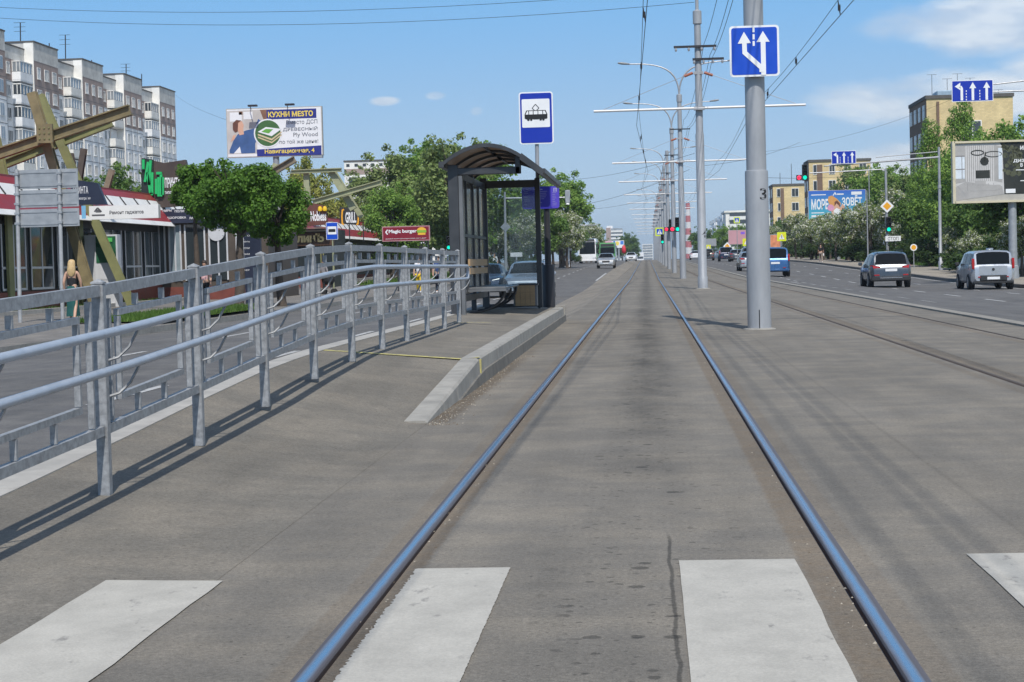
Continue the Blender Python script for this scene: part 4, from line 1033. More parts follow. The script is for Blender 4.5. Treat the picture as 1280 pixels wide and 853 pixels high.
LG = 'vehicles coming towards the camera on the left carriageway'
PI = math.pi
c = on_left(662, 76); car('suv', 'large pale grey-blue SUV waiting right behind the shelter glass', 'car', c, PI, paint('ice', (.36, .40, .45), .55), LG, 'car', lit=False).scale = (1, 1, .92)
c = on_left(608, 80); car('sedan', 'dark blue car with lit headlights, seen through the shelter', 'car', c, PI, paint('steel_blue', (.05, .07, .11), .5), LG, 'car', lit=True)
c = on_left(758, 182); car('sedan', 'silver sedan driving towards the camera in the left lanes', 'car', c, PI, paint('silver_three', (.50, .50, .49), .5), LG, 'car')
c = on_left(789, 300); car('sedan', 'tiny white car far off on the left carriageway', 'car', c, PI, paint('white', (.7, .7, .7), .1), LG, 'car', detail=False)
x0 = 18.6
def parked(px, D, col, nm, lab):
    x = Q(px, 320, D).x; car('sedan', lab, 'car', (x, D, zr_(D)+.22), rad(80), paint(nm, col, .3), None, 'car', detail=False)
parked(1278, 105, (.62, .63, .64), 'white_two', 'white car parked among the trees at the right picture edge')

# coach and city bus
def bus(label, loc, rz, W, H, L, mats, group, kind):
    b = thing('bus', label, 'bus', loc, rz, group); w = W/2; f = L/2
    low, upm = mats
    mb = MB()
    prof = [(f-.02, .32), (f+.0, .9), (f-.05, 1.25), (f-.30, H-.45), (f-.75, H-.05), (f-1.3, H)] if kind == 'coach' else [(f, .32), (f, 1.2), (f-.06, 2.3), (f-.1, H-.2), (f-.3, H)]
    rings = []
    for y, z in prof: rings.append((y, z))
    sec = [(-f, .32)]+prof+[(-f, H)]
    n = len(sec); vs = [(s*w*(1 if z < 1.6 else .96), y, z) for s in (-1, 1) for y, z in sec]
    fs = [list(range(n)), list(range(2*n-1, n-1, -1))]+[(i, (i+1) % n, n+(i+1) % n, n+i) for i in range(n)]
    mb.add(vs, fs); mb.build('body', low, b, 35)
    p0, p1 = (prof[2], prof[3]) if kind == 'coach' else (prof[1], prof[2])
    e = .012
    MB().add([(-w*.90, p0[0]+e, p0[1]+.06), (w*.90, p0[0]+e, p0[1]+.06), (w*.86, p1[0]+e, p1[1]-.02), (-w*.86, p1[0]+e, p1[1]-.02)], [(0, 1, 2, 3)]).build('windscreen', CGLASS, b)
    if kind == 'coach': MB().add([(-w*.86, prof[3][0]+e, prof[3][1]+.02), (w*.86, prof[3][0]+e, prof[3][1]+.02), (w*.80, prof[4][0]+e, prof[4][1]), (-w*.80, prof[4][0]+e, prof[4][1])], [(0, 1, 2, 3)]).build('front_cap', PLASTIC, b)
    else:
        MB().add([(-w*.82, prof[2][0]+e, prof[2][1]+.06), (w*.82, prof[2][0]+e, prof[2][1]+.06), (w*.82, prof[3][0]+e, prof[3][1]), (-w*.82, prof[3][0]+e, prof[3][1])], [(0, 1, 2, 3)]).build('destination_box', PLASTIC, b)
        MB().box(-w*1.003, w*1.003, -f+.1, f-.12, .9, 1.12).build('pale_band', upm, b)
    for s in (-1, 1):
        for k_ in range(6):
            y0 = -f+.6+k_*(L-1.8)/6; MB().box(s*w*.985-.004, s*w*.985+.012, y0, y0+(L-1.8)/6-.1, 1.45, H-.55).build('side_window', CGLASS, b)
        MB().bbox(s*w*.72-.16, s*w*.72+.16, f-.02, f+.012, .62, .82, .01).build('headlight', CLEARL, b)
        MB().tube([(s*w*.9, f-.1, H-.5), (s*(w+.22), f+.2, H-.6), (s*(w+.24), f+.2, H-1.05)], [.03, .03, .09], 6).build('mirror', PLASTIC, b)
        for y in (-f*.55, f*.62):
            wh = MB().lathe([(.3, -.12), (.46, -.13), (.48, -.1), (.48, .1), (.46, .13), (.3, .13)], 18, (s*(w-.13), y, .48), 'x').build('wheel', TYRE, b, 40)
            MB().lathe([(.29, s*.11), (.12, s*.08), (0, s*.1)], 14, (s*(w-.13), y, .48), 'x').build('rim', RIM, wh, 40)
    MB().bbox(-w*.95, w*.95, f-.05, f+.03, .30, .52, .02).build('bumper', PLASTIC if kind != 'coach' else low, b)
    MB().bbox(-.26, .26, f+.03, f+.045, .36, .47, .003).build('number_plate', PLATE, b)
    return b
WB = paint('bus_white', (.74, .74, .74), .0)
c = on_left(736, 268); bus('white coach with a big dark windscreen coming along the left carriageway', (c[0], 268, c[2]), PI, 2.5, 3.5, 11, (WB, WB), LG, 'coach')
c = on_left(760.5, 292); bus('green and white city bus behind the white coach', (c[0], 292, c[2]), PI, 2.5, 3.0, 11.5, (paint('bus_green', (.09, .27, .09), .0), WB), LG, 'city')

# ================================================================== TRAFFIC SIGNS AND SIGNALS
SIGR = M('signal_red', (1., .03, .09), .4, 0, 0, emit=1.1)
SIGG = M('signal_green', (.0, .95, .62), .4, 0, 0, emit=1.0)
OFFL = M('signal_off', (.02, .022, .022), .25, 0, 0)
def signal(parent, x, z, lit='g', s=1., y=-.12, side=None):
    w_ = .17*s
    h = MB().bbox(x-w_, x+w_, y-.06, y+.12, z-.5*s, z+.5*s, .03).build('signal_housing', BLACK, parent, 40)
    for k_, nm in enumerate('rag'):
        zz = z+(.31-.31*k_)*s
        on = nm == lit
        MB().lathe([(.125*s, 0), (.12*s, -.02), (.08*s, -.05), (0, -.06)], 16, (x, y-.06, zz), 'y').build('lamp', (SIGR if nm == 'r' else SIGG) if on else OFFL, h, 50)
        MB().add([(x+.135*s*math.cos(a), y-.06-dy*s, zz+.135*s*math.sin(a)) for a in [PI*i/8 for i in range(9)] for dy in (0, .16)], [(2*i, 2*i+1, 2*i+3, 2*i+2) for i in range(8)]).build('hood', BLACK, h)
    if side:
        q = x-.36*s
        g = MB().bbox(q-w_, q+w_, y-.05, y+.1, z-.48*s, z-.14*s, .02).build('arrow_housing', BLACK, parent)
        MB().lathe([(.13*s, 0), (.12*s, -.02), (0, -.04)], 16, (q, y-.055, z-.31*s), 'y').build('lamp', SIGR if side == 'r' else SIGG, g, 50)
        MB().plate(arrow_poly([(q+.07*s, z-.31*s), (q-.08*s, z-.31*s)], .035*s, .1*s, .06*s), y-.10).build('arrow_mark', BLACK, g)
    return h
def signal_thing(label, px, py, D, s, lit, side=None, ground=True, pole=False):
    p = Q(px, py, D); z = G(D)
    t = thing('traffic_light', label, 'traffic light', (p.x, D, z), 0, 'traffic lights of the avenue')
    signal(t, 0, p.z-z, lit, s, side=side, y=-.2 if not pole else -.12)
    if pole: MB().lathe([(.06, -.05), (.05, p.z-z+.6*s), (0, p.z-z+.6*s)], 10).build('pole', GALV, t, 40)
    else: MB().box(-.08, .1, -.12, .16, p.z-z+.2, p.z-z+.26).box(-.08, .1, -.12, .16, p.z-z-.3, p.z-z-.24).build('bracket', DARKMETAL, t)
    return t
signal_thing('black traffic light with the green lamp lit on a tram pole in the middle', 846.8, 281, 127.3, 1.0, 'g', 'r')
signal_thing('small red-lit traffic light left of the bigger green one', 838.5, 282, 156.5, 1.05, '', 'r')
signal_thing('distant traffic light lit green below the pedestrian sign on the tram poles', 828, 299, 210.4, 1.1, 'g')
def ped_sign(label, px, py, D, sz, pole=None, black=False):
    p = Q(px, py, D); gz = pole if pole is not None else p.z-1
    t = thing('pedestrian_sign', label, 'sign', (p.x, D, gz), 0, 'pedestrian crossing signs'); z = p.z-gz; h = sz/2
    MB().plate(rrect(-h, z-h, h, z+h, .04), -.06, .02).build('yellow_plate', M('fluor_yellow', (.66, .78, .02), .4, 0, .03), t)
    i = h*.72
    MB().plate(rrect(-i, z-i, i, z+i, .02), -.066, .003).build('blue_square', SBLUE if not black else SYEL, t)
    MB().plate([(-i*.85, z-i*.8), (i*.85, z-i*.8), (0, z+i*.85)], -.071, .003).build('white_triangle', SWHITE, t)
    mb = MB(); mb.plate(circ(0, z+i*.42, i*.11, 10), -.075)
    for a, b in (((0, .3), (.02, -.1)), ((.02, -.1), (-.2, -.6)), ((.02, -.1), (.22, -.6)), ((0, .25), (-.22, .0)), ((0, .25), (.2, .02))): mb.plate(stroke([(a[0]*i, z+a[1]*i), (b[0]*i, z+b[1]*i)], i*.1), -.075)
    mb.build('walking_figure', BLACK, t)
    if pole is not None: MB().lathe([(.04, -.05), (.035, z+h)], 8).build('pole', GALV, t, 40)
    else: MB().box(-.05, .05, -.04, .1, z-.05, z+.05).build('bracket', DARKMETAL, t)
    return t
ped_sign('pedestrian crossing sign with yellow edge on the middle tram poles', 824.5, 290, 210.8, .95)
ped_sign('yellow pedestrian crossing sign nearest the blue people carrier', 977, 296, 150, .72, zr_(150)+.15, True)
ped_sign('yellow pedestrian crossing sign partly behind the left edge of pole 3', 933, 303, 200, .8, G(200), True)
ped_sign('pedestrian crossing sign hung high in front of the white apartment block', 921, 275.5, 190, .62, zr_(190))
ped_sign('tiny yellow pedestrian sign over the spare wheel car', 885.5, 309, 290, .7, G(290), True)

def diamond(parent, x, z, r, y, back=False):
    if back: MB().plate([(x-r, z), (x, z-r), (x+r, z), (x, z+r)], y, .02).build('diamond_plate', SBACK, parent); return
    MB().plate([(x-r, z), (x, z-r), (x+r, z), (x, z+r)], y, .02).build('diamond_plate', SWHITE, parent)
    r2 = r*.62; MB().plate([(x-r2, z), (x, z-r2), (x+r2, z), (x, z+r2)], y-.005, .003).build('amber_diamond', SORANGE, parent)
def lane_arrows(parent, x, z, w_, h_, y):
    MB().plate(rrect(x-w_/2, z-h_/2, x+w_/2, z+h_/2, .04), y, .03).build('plate', SWHITE, parent)
    MB().plate(rrect(x-w_/2+.03, z-h_/2+.03, x+w_/2-.03, z+h_/2-.03, .03), y-.005, .003).build('blue_face', SDEEP, parent)
    mb = MB(); b = z-h_*.44; t_ = z+h_*.40; u = w_/6
    mb.plate(arrow_poly([(x-1.55*u, b), (x-1.55*u, z+.12*h_), (x-1.75*u, z+.22*h_), (x-2.55*u, z+.22*h_)], .1*w_/1.65, .3*w_/1.65, .22*w_/1.65), y-.01)
    for q in (.05, 2.05): mb.plate(arrow_poly([(x+q*u, b), (x+q*u, t_)], .1*w_/1.65, .27*w_/1.65, .24*w_/1.65), y-.01)
    mb.build('arrows', SWHITE, parent)
    mb = MB()
    for q in (-.9, 1.05):
        for k_ in range(4): mb.plate(rect(x+q*u-.02, b+.11*h_*k_*1.2, x+q*u+.02, b+.11*h_*k_*1.2+.07*h_), y-.01)
    mb.build('dashes', SWHITE, parent)
# mast with the far lane sign (mast stands at the right kerb)
m1 = P(1176, 337, zr_(128)+.17); Dm = m1.y
ms = thing('sign_mast', 'tall grey mast with a long arm holding the blue three-arrow sign', 'mast', tuple(m1), 0, 'grey masts on the right pavement')
top = Q(1170, 187, Dm); H1 = top.z-m1.z
MB().lathe([(.15, -.05), (.15, .5), (.11, .55), (.095, 5.2), (.12, 5.22), (.12, 5.4), (.085, 5.42), (.075, H1+.15), (0, H1+.15)], 14).build('mast', GALV, ms, 40)
e1 = Q(1030, 205, Dm-2); ex = e1.x-m1.x; ez = e1.z-m1.z
MB().tube([(0, 0, H1-.5), (ex, -2+0, ez-.15)], [.07, .04], 8).tube([(-.1, 0, H1-.15), (ex*.55, -1.1, (H1+ez)/2-.05)], .03, 6).build('arm', GALV, ms, 40)
cs = Q(1054.5, 197, Dm-2); lane_arrows(ms, cs.x-m1.x, cs.z-m1.z, 30/(F/(Dm-2)), 16/(F/(Dm-2)), -2.1)
# big lane sign on an arm that comes in from the right
Dl = 88.; q0 = Q(1215, 114, Dl); gx = Q(1318, 335, Dl); 
ml = thing('sign_mast', 'mast whose arms carry the large blue three-arrow sign at the upper right', 'mast', (gx.x, Dl, zr_(Dl)+.17), 0, 'grey masts on the right pavement')
H2 = q0.z-ml.location.z
MB().lathe([(.17, -.05), (.12, 5), (.1, H2+.6), (0, H2+.6)], 14).build('mast', GALV, ml, 40)
ax = q0.x-gx.x
MB().tube([(0, 0, H2-.05), (ax-.6, 0, H2-.08)], .04, 8).tube([(0, 0, H2+.5), (ax-.2, 0, H2+.18)], .035, 8).build('arm', GALV, ml, 40)
lane_arrows(ml, ax, H2, 50/(F/Dl), 26/(F/Dl), -.12)
# traffic light mast with arm at right
m2 = Q(1110, 330, 148); zb_ = zr_(148)+.17
tm = thing('traffic_light', 'traffic light mast with an arm, amber diamond and СТОП plate at the right kerb', 'traffic light', (m2.x, 148, zb_), 0, 'traffic lights of the avenue')
sc_ = 148/F
def tq(px, py, D=148.): v = Q(px, py, D); return v.x-m2.x, v.z-zb_
tx, tz = tq(1107, 211)
MB().tube([(0, 0, -.05), (tx*.5, 0, tz*.45), (tx, 0, tz)], [.12, .11, .09], 10).lathe([(.14, tz*.62), (.14, tz*.64)], 10, (tx*.62, 0, 0)).build('mast', GALV, tm, 40)
ax_, az_ = tq(1012, 217); MB().tube([(tx, 0, tz-.05), (ax_, 0, az_+.02)], .045, 8).build('arm', GALV, tm, 40)
sx_, sz_ = tq(1005.8, 216); signal(tm, sx_, sz_, 'g', 1.28, side='r')
dx_, dz_ = tq(1108.5, 258); diamond(tm, dx_, dz_, 8.3*sc_, -.16)
gx_, gz_ = tq(1110.5, 281); signal(tm, gx_, gz_, 'g', 1.22, y=-.2)
px_, pz_ = tq(1116, 298.5); MB().plate(rect(px_-9.4*sc_, pz_-3.2*sc_, px_+9.4*sc_, pz_+3.2*sc_), -.2, .02).build('plate', SWHITE, tm)
text_part('СТОП', px_-6.5*sc_, pz_-2.0*sc_, px_+6.5*sc_, pz_+2.0*sc_, -.206, BLACK, tm)
MB().lathe([(.05, -.05), (.05, pz_)], 8, (px_+.2, -.1, 0)).build('plate_post', GALV, tm)
def slim_mast(px, pyb, pyt, D, lab, gz=None, r=.06, group='grey masts on the right pavement'):
    b = Q(px, pyb, D); gz = b.z if gz is None else gz; t = Q(px, pyt, D)
    m = thing('lamp_post', lab, 'post', (b.x, D, gz), 0, group); MB().lathe([(r*1.3, -.1), (r, .8), (r*.7, t.z-gz), (0, t.z-gz)], 10).build('shaft', GALV, m, 40); return m
slim_mast(1085, 326, 238, 150, 'slim pale post right of the sea billboard, nearer to the camera', zr_(150)+.17)
slim_mast(1088, 326, 209, 172, 'slim grey mast rising behind the sea billboard', zr_(172)+.17)
slim_mast(1040, 324, 250, 220, 'short thin post among the blossoming bushes under the sea billboard', zr_(220)+.17, .05)
# small priority sign on a low pole
def prio(label, px, py, pyb, D, r):
    p = Q(px, py, D); gz = zr_(D)+.18; t = thing('priority_sign', label, 'sign', (p.x, D, gz), 0, 'yellow priority signs')
    MB().lathe([(.035, -.05), (.03, p.z-gz+r)], 8).build('pole', GALV, t, 40)
    z = p.z-gz; MB().plate(circ(0, z, r, 16), -.05, .02).build('round_plate', SWHITE, t); MB().plate(circ(0, z, r*.7, 16), -.056, .003).build('amber_centre', SORANGE, t)
prio('small round amber sign on a low pole between the SUV and the tall mast', 1142, 309.5, 331, 130, .24)
prio('second small amber sign, under the trees left of the silver hatchback', 1203, 313, 331, 150, .22)
t = thing('priority_sign', 'amber diamond sign above the dark blue van', 'sign', (Q(909, 308, 250).x, 250, G(250)), 0)
dz = Q(909, 308, 250).z-G(250); MB().lathe([(.04, -.05), (.035, dz)], 8).build('pole', GALV, t); diamond(t, 0, dz, .55, -.06)

# left carriageway: signals and signs seen from behind
Dq = 118.; xq = Q(632, 330, Dq).x; zq = zl(Dq)+.20
lm = thing('traffic_light', 'mast with a signal on a long arm seen from behind, left of the timetable board', 'traffic light', (xq, Dq, zq), 0, 'traffic lights of the avenue')
def lq(px, py): v = Q(px, py, Dq); return v.x-xq, v.z-zq
ux, uz = lq(631, 240); MB().tube([(0, 0, -.05), (ux, 0, uz)], [.11, .07], 10).build('mast', GALV, lm, 40)
vx, vz = lq(706, 247); wx, wz = lq(632, 248); MB().tube([(wx, 0, wz), (vx, 0, vz)], .045, 8).build('arm', GALV, lm, 40)
hx, hz = lq(709.5, 246); MB().bbox(hx-.16, hx+.16, -.06, .12, hz-.42, hz+.42, .03).build('signal_housing', SBACK, lm, 40)
MB().lathe([(.13, 0), (.10, .05), (.0, .08)], 10, (hx, -.1, hz-.5)).build('signal_tail', SWHITE, lm)
fx_, fz_ = lq(632, 284); diamond(lm, fx_, fz_, .33, -.1, True)
kx, kz = lq(645.5, 318.5); MB().plate(rect(kx-.38, kz-.14, kx+.38, kz+.14), -.05, .02).build('back_plate', M('pale_back', (.55, .56, .57), .6), lm)
MB().lathe([(.05, -.05), (.05, kz)], 8, (kx, 0, 0)).build('plate_post', GALV, lm)
Dq2 = 190; b = Q(711, 328, Dq2); gz = zl(Dq2)+.20
wp = thing('sign_post', 'white post with a small pale back plate beside the blossoming trees', 'sign', (b.x, Dq2, gz), 0)
MB().lathe([(.10, -.05), (.09, Q(711, 302, Dq2).z-gz)], 8).build('post', SWHITE, wp, 40); zz = Q(711, 312, Dq2).z-gz
MB().plate(rect(-.36, zz-.12, .36, zz+.12), -.12, .02).build('back_plate', SWHITE, wp)
Dq3 = 230; b = Q(725, 328, Dq3); gz = zl(Dq3)+.20; e = Q(737, 281.5, Dq3); s_ = Q(716, 282.5, Dq3)
wp = thing('lamp_post', 'street lamp arm reaching out of the trees over the coach', 'lamp', (s_.x-.6, Dq3, gz), 0)
MB().lathe([(.12, -.05), (.08, s_.z-gz), (0, s_.z-gz)], 8).tube([(0, 0, s_.z-gz), (e.x-s_.x+.6, 0, e.z-gz)], .06, 6).build('post', GALV, wp, 40)
MB().bbox(e.x-s_.x+.3, e.x-s_.x+1.3, -.15, .15, e.z-gz-.1, e.z-gz+.06, .03).build('lamp_head', LAMPG, wp)
# round lime pillar / green signal near shelter
Dg = 95; b = Q(563, 322, Dg)
gsig = thing('traffic_light', 'small traffic light showing green behind the railing end, on a pale post', 'traffic light', (Q(566, 330, Dg).x, Dg, zl(Dg)+.20), 0, 'traffic lights of the avenue')
zt_ = Q(566, 255, Dg).z-gsig.location.z; MB().lathe([(.07, -.05), (.05, zt_), (0, zt_)], 10).build('post', M('pale_post', (.55, .55, .54), .6, .1), gsig, 40)
zz = Q(562.5, 309.5, Dg).z-gsig.location.z; signal(gsig, -.17, zz+.22, 'g', .72, y=-.1)
# ================================================================== BUILDINGS
PAN_W = M('panel_pale', (.76, .745, .70), .85, var=.16, vs=.5)
PAN_G = M('panel_grey', (.78, .79, .80), .85, var=.16, vs=.45)
PAN_B = M('panel_brown', (.34, .26, .23), .85, var=.14, vs=.5)
ATT = M('attic_grey', (.56, .55, .52), .9, var=.25, vs=.7)
SEAM = M('panel_seam', (.16, .16, .16), .9, var=0)
ROOFM = M('roof_felt', (.10, .095, .09), .9, var=.2)
WFR = M('window_frame', (.72, .72, .70), .6, var=.06)
WGL = M('window_glass', (.045, .055, .065), .08, 0, 0, spec=.7)
WGL2 = M('window_glass_pale', (.26, .29, .32), .12, 0, .3, .8, spec=.7)
def window_mesh(nm, w_, h_, panes=2, gl=WGL):
    """window in the y-z plane facing +x, centred on the origin; sits in the wall plane x=0"""
    mb = MB(); fr = .09
    mb.box(-.02, .05, -w_/2, w_/2, -h_/2, -h_/2+fr).box(-.02, .05, -w_/2, w_/2, h_/2-fr, h_/2)
    for k_ in range(panes+1):
        y = -w_/2+(w_-fr)*k_/panes; mb.box(-.02, .05, y, y+fr, -h_/2+fr, h_/2-fr)
    mb.box(-.02, .012, -w_/2+fr*.5, w_/2-fr*.5, -h_/2+fr*.5, h_/2-fr*.5, 1)
    mb.box(-.01, .14, -w_/2-.05, w_/2+.05, -h_/2-.06, -h_/2)
    return mb.mesh(nm, [WFR, gl])
def put(me, name, parent, loc, rz=0):
    o = bpy.data.objects.new(name, me); C.objects.link(o); o.parent = parent; o.location = loc; o.rotation_euler = (0, 0, rz); return o

# --- long panel block at upper left
X0 = -70.0; FL = 2.56; PER = 18.4; NS = 5; DEND = 273.0; D0 = DEND-NS*PER; RD = 1.1
gz = 0.
ap = thing('apartment_block', 'long grey and brown panel apartment block with glazed balconies at far left', 'apartment block', (X0, D0, gz))
def apb(mb, n, m, par=None): return mb.build(n, m, par or ap, None, off=(X0, D0, gz))
HT = 28.0; wm1, wm2 = window_mesh('win_small', 1.2, 1.35, 2, WGL2), window_mesh('win_wide', 1.55, 1.35, 3, WGL)
wm3 = window_mesh('win_dark', 1.2, 1.35, 2, WGL)
wcount = 0; rest = MB()
base = MB()
for s in range(NS):
    a = D0+s*PER; b = a+9.6; c_ = a+PER
    x_r, x_f = X0-RD, X0
    mb = MB(); mb.box(X0-13, x_r, a, b, 0, 25.6, 0); apb(mb, 'wall', PAN_G)
    mb = MB(); mb.box(X0-13, x_f, b, c_, 0, 25.9, 0)
    apb(mb, 'wall', PAN_G)
    apb(MB().box(x_r+.01, x_f+.02, b-.12, b-.001, 0, 27.9), 'side_wall', PAN_W)
    apb(MB().box(X0-12.9, x_r+.03, a+.02, b, 25.6, 27.1), 'attic', ATT)
    apb(MB().box(X0-12.9, x_f+.04, b, c_, 25.9, 28.0), 'attic', ATT)
    apb(MB().box(X0-13, x_r+.12, a+.02, b, 27.1, 27.25).box(X0-13, x_f+.14, b-.1, c_+.02, 28.0, 28.16), 'roof', ROOFM)
    # brown upper storeys
    nb = 2 if s != 0 else 3
    apb(MB().box(x_f-.4, x_f+.015, b+.02, c_, 25.9-FL*(2 if s % 2 else 2)+.1, 25.88), 'brown_panels', PAN_B)
    apb(MB().box(x_r-.4, x_r+.015, a+.02, b-.12, 25.6-FL*(1.0)+.1, 25.58), 'brown_panels', PAN_B)
    if s >= 2: apb(MB().box(x_f-.4, x_f+.017, b+.02, c_, 25.9-FL*(5), 25.9-FL*4+.1), 'brown_panels', PAN_B) if s == NS-1 else None
    sm = MB()
    for f in range(1, 10):
        sm.box(x_f-.2, x_f+.022, b, c_, f*FL-.03, f*FL+.03).box(x_r-.2, x_r+.022, a, b-.13, f*FL-.03, f*FL+.03)
    for y in (b+.03, b+3.1, b+6.0): sm.box(x_f-.2, x_f+.021, y-.03, y+.03, 0, 25.8)
    for y in (a+3.3, a+6.4): sm.box(x_r-.2, x_r+.021, y-.03, y+.03, 0, 25.5)
    apb(sm, 'panel_seams', SEAM)
    for f in range(9, -1, -1):
        z = f*FL+1.5
        for (x, y, big) in ((x_f, b+1.6, 0), (x_f, b+4.4, 0), (x_f, b+7.2, 0), (x_r, a+1.4, 0), (x_r, a+3.9, 0)):
            me = (wm1, wm3, wm2)[R.randrange(3)] if big == 0 else wm2
            if f >= 5 and wcount < 96 and s >= 1:
                put(me, 'window', ap, (x+.03-X0, y-D0, z)); wcount += 1
            else:
                rest.box(x-.02, x+.06, y-.7, y+.7, z-.75, z+.75, 0); rest.box(x-.02, x+.075, y-.6, y-.05, z-.65, z+.65, 1); rest.box(x-.02, x+.075, y+.05, y+.6, z-.65, z+.65, 1)
        if f >= 1:
            ya, yb = b-4.4, b-.22; xo = x_r+1.02
            bal = apb(MB().box(x_r, xo, ya, yb, f*FL+.25, f*FL+1.15).box(x_r, xo-.02, ya+.02, yb, f*FL+.1, f*FL+.25), 'balcony', PAN_W if R.random() < .75 else PAN_G)
            if R.random() < .92:
                gm = MB(); gm.box(x_r+.1, xo-.06, ya+.06, yb-.03, f*FL+1.2, f*FL+2.3, 1)
                for k_ in range(5): y = ya+(yb-ya-.1)*k_/4; gm.box(xo-.08, xo-.01, y, y+.1, f*FL+1.2, f*FL+2.32, 0)
                for x in (x_r+.02, x_r+.5, xo-.1): gm.box(x, x+.09, ya+.02, ya+.09, f*FL+1.2, f*FL+2.32, 0)
                gm.box(x_r, xo, ya, yb, f*FL+2.28, f*FL+2.4, 0)
                apb(gm, 'glazing', [WFR, R.choice((WGL, WGL2, WGL2))], bal); bal.children[0].location = (0, 0, 0)
            else:
                apb(MB().box(x_r, x_r+.06, ya+.4, ya+1.2, f*FL+.3, f*FL+2.2), 'balcony_door', WGL, bal)
o = apb(rest, 'distant_windows', [WFR, WGL2]); o['kind'] = 'stuff'
for k_, (s, dy) in enumerate(((1, 3), (1, 14), (2, 6), (2, 12.5), (3, 5), (4, 3), (4, 11))):
    y = D0+s*PER+dy; h = (2.2, 3.4, 2.2, 4.0, 2.0, 3.2, 2.6)[k_]
    a = MB().tube([(X0-3, y, 27.2), (X0-3+.1, y, 27.5+h)], .07, 6)
    if k_ in (1, 3, 5):
        for q in (.7, .85, 1.0): a.bar((X0-3.7, y, 27.5+h*q), (X0-2.3, y, 27.5+h*q), .04, .04)
    else: a.box(X0-3.25, X0-2.75, y-.2, y+.2, 27.2, 28.0)
    apb(a, 'antenna', DARKMETAL)

def block(name, label, x0, x1, d0, d1, h, mats, z0=0., front=None, side=None, floors=5, cols=4, scols=4, cat='building', skew=0.):
    """a building seen from its south end: the wall facing the camera and the wall facing the street"""
    wallm, sidem, capm = mats
    b = thing(name, label, cat, (x0, d0, z0), skew)
    MB().box(0, x1-x0, 0, d1-d0, -1, h).build('wall', wallm, b)
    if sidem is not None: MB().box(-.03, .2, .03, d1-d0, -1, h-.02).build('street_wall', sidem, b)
    MB().box(-.12, x1-x0+.12, -.12, d1-d0+.1, h, h+.35).build('roof', capm, b)
    fh = h/floors; W = x1-x0; L = d1-d0; ww = min(1.5, W/(cols+.5)*.55) if cols else 0
    me = None
    for f in range(floors):
        for c in range(cols):
            x = W*(c+.5)/cols; mb = MB(); zc = fh*(f+.52); q = ww*(1. if (c+f) % 3 else .8)
            mb.box(x-q/2, x+q/2, -.07, .1, zc-.75, zc+.75, 0).box(x-q/2+.08, x-.03, -.085, .1, zc-.66, zc+.66, 1).box(x+.03, x+q/2-.08, -.085, .1, zc-.66, zc+.66, 1)
            mb.build('window', [WFR, WGL], b)
        for c in range(scols):
            y = L*(c+.5)/scols; zc = fh*(f+.52); mb = MB()
            mb.box(-.10, .1, y-.75, y+.75, zc-.75, zc+.75, 0).box(-.115, .1, y-.66, y-.04, zc-.66, zc+.66, 1).box(-.115, .1, y+.04, y+.66, zc-.66, zc+.66, 1)
            mb.build('window', [WFR, WGL], b)
    return b
def brick(name, c1, c2):
    m = bpy.data.materials.new(name); m.use_nodes = True; t = m.node_tree; b = t.nodes['Principled BSDF']
    tcn = N(t, 'ShaderNodeTexCoord'); mp = N(t, 'ShaderNodeMapping'); mp.inputs['Rotation'].default_value = (rad(90), 0, 0); t.links.new(tcn.outputs['Object'], mp.inputs[0])
    br = N(t, 'ShaderNodeTexBrick'); br.inputs['Scale'].default_value = 1.6; br.inputs['Color1'].default_value = (*c1, 1); br.inputs['Color2'].default_value = (*c2, 1); br.inputs['Mortar'].default_value = (.5, .42, .28, 1); br.inputs['Mortar Size'].default_value = .012
    t.links.new(mp.outputs[0], br.inputs['Vector'])
    nz = N(t, 'ShaderNodeTexNoise', i_Scale=.5, i_Detail=6.0); t.links.new(tcn.outputs['Object'], nz.inputs['Vector'])
    mr = N(t, 'ShaderNodeMapRange'); t.links.new(nz.outputs[0], mr.inputs[0]); mr.inputs[1].default_value = .3; mr.inputs[2].default_value = .7; mr.inputs[3].default_value = .84; mr.inputs[4].default_value = 1.12
    sc = N(t, 'ShaderNodeVectorMath', operation='SCALE'); t.links.new(br.outputs['Color'], sc.inputs[0]); t.links.new(mr.outputs[0], sc.inputs['Scale']); t.links.new(sc.outputs[0], b.inputs['Base Color'])
    b.inputs['Roughness'].default_value = .9; return m
YB_ = brick('yellow_brick', (.70, .55, .29), (.60, .47, .25)); YS_ = brick('yellow_brick_shaded', (.40, .30, .16), (.34, .26, .14)); BRS = M('brown_shaded_wall', (.18, .12, .085), .9, var=.15)  # shade of the street-facing side is mixed into the darker brick and brown
zb0 = zr_(190)+.1
q = Q(1158, 124, 190); x0 = q.x
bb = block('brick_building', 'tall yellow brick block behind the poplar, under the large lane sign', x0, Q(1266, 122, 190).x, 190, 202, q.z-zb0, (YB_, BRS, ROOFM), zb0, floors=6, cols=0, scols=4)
W = Q(1266, 122, 190).x-x0; H_ = q.z-zb0
for zc in (H_-3.2, H_-6.2): MB().box(W*.53-.9, W*.53+.9, -.08, .1, zc-.9, zc+.9, 0).box(W*.53-.8, W*.53-.05, -.095, .1, zc-.8, zc+.8, 1).box(W*.53+.05, W*.53+.8, -.095, .1, zc-.8, zc+.8, 1).build('window', [WFR, WGL], bb)
MB().box(W*.115, W*.145, -.18, .1, 0, H_-.3).build('recess_dark_strip', BRS, bb)  # dark strip laid on the wall where a recess would be
MB().bbox(W*.16, W*.36, 2, 5, H_+.35, H_+1.0, .1).build('roof_hatch', M('pale_blue_metal', (.30, .40, .48), .5, .2), bb)
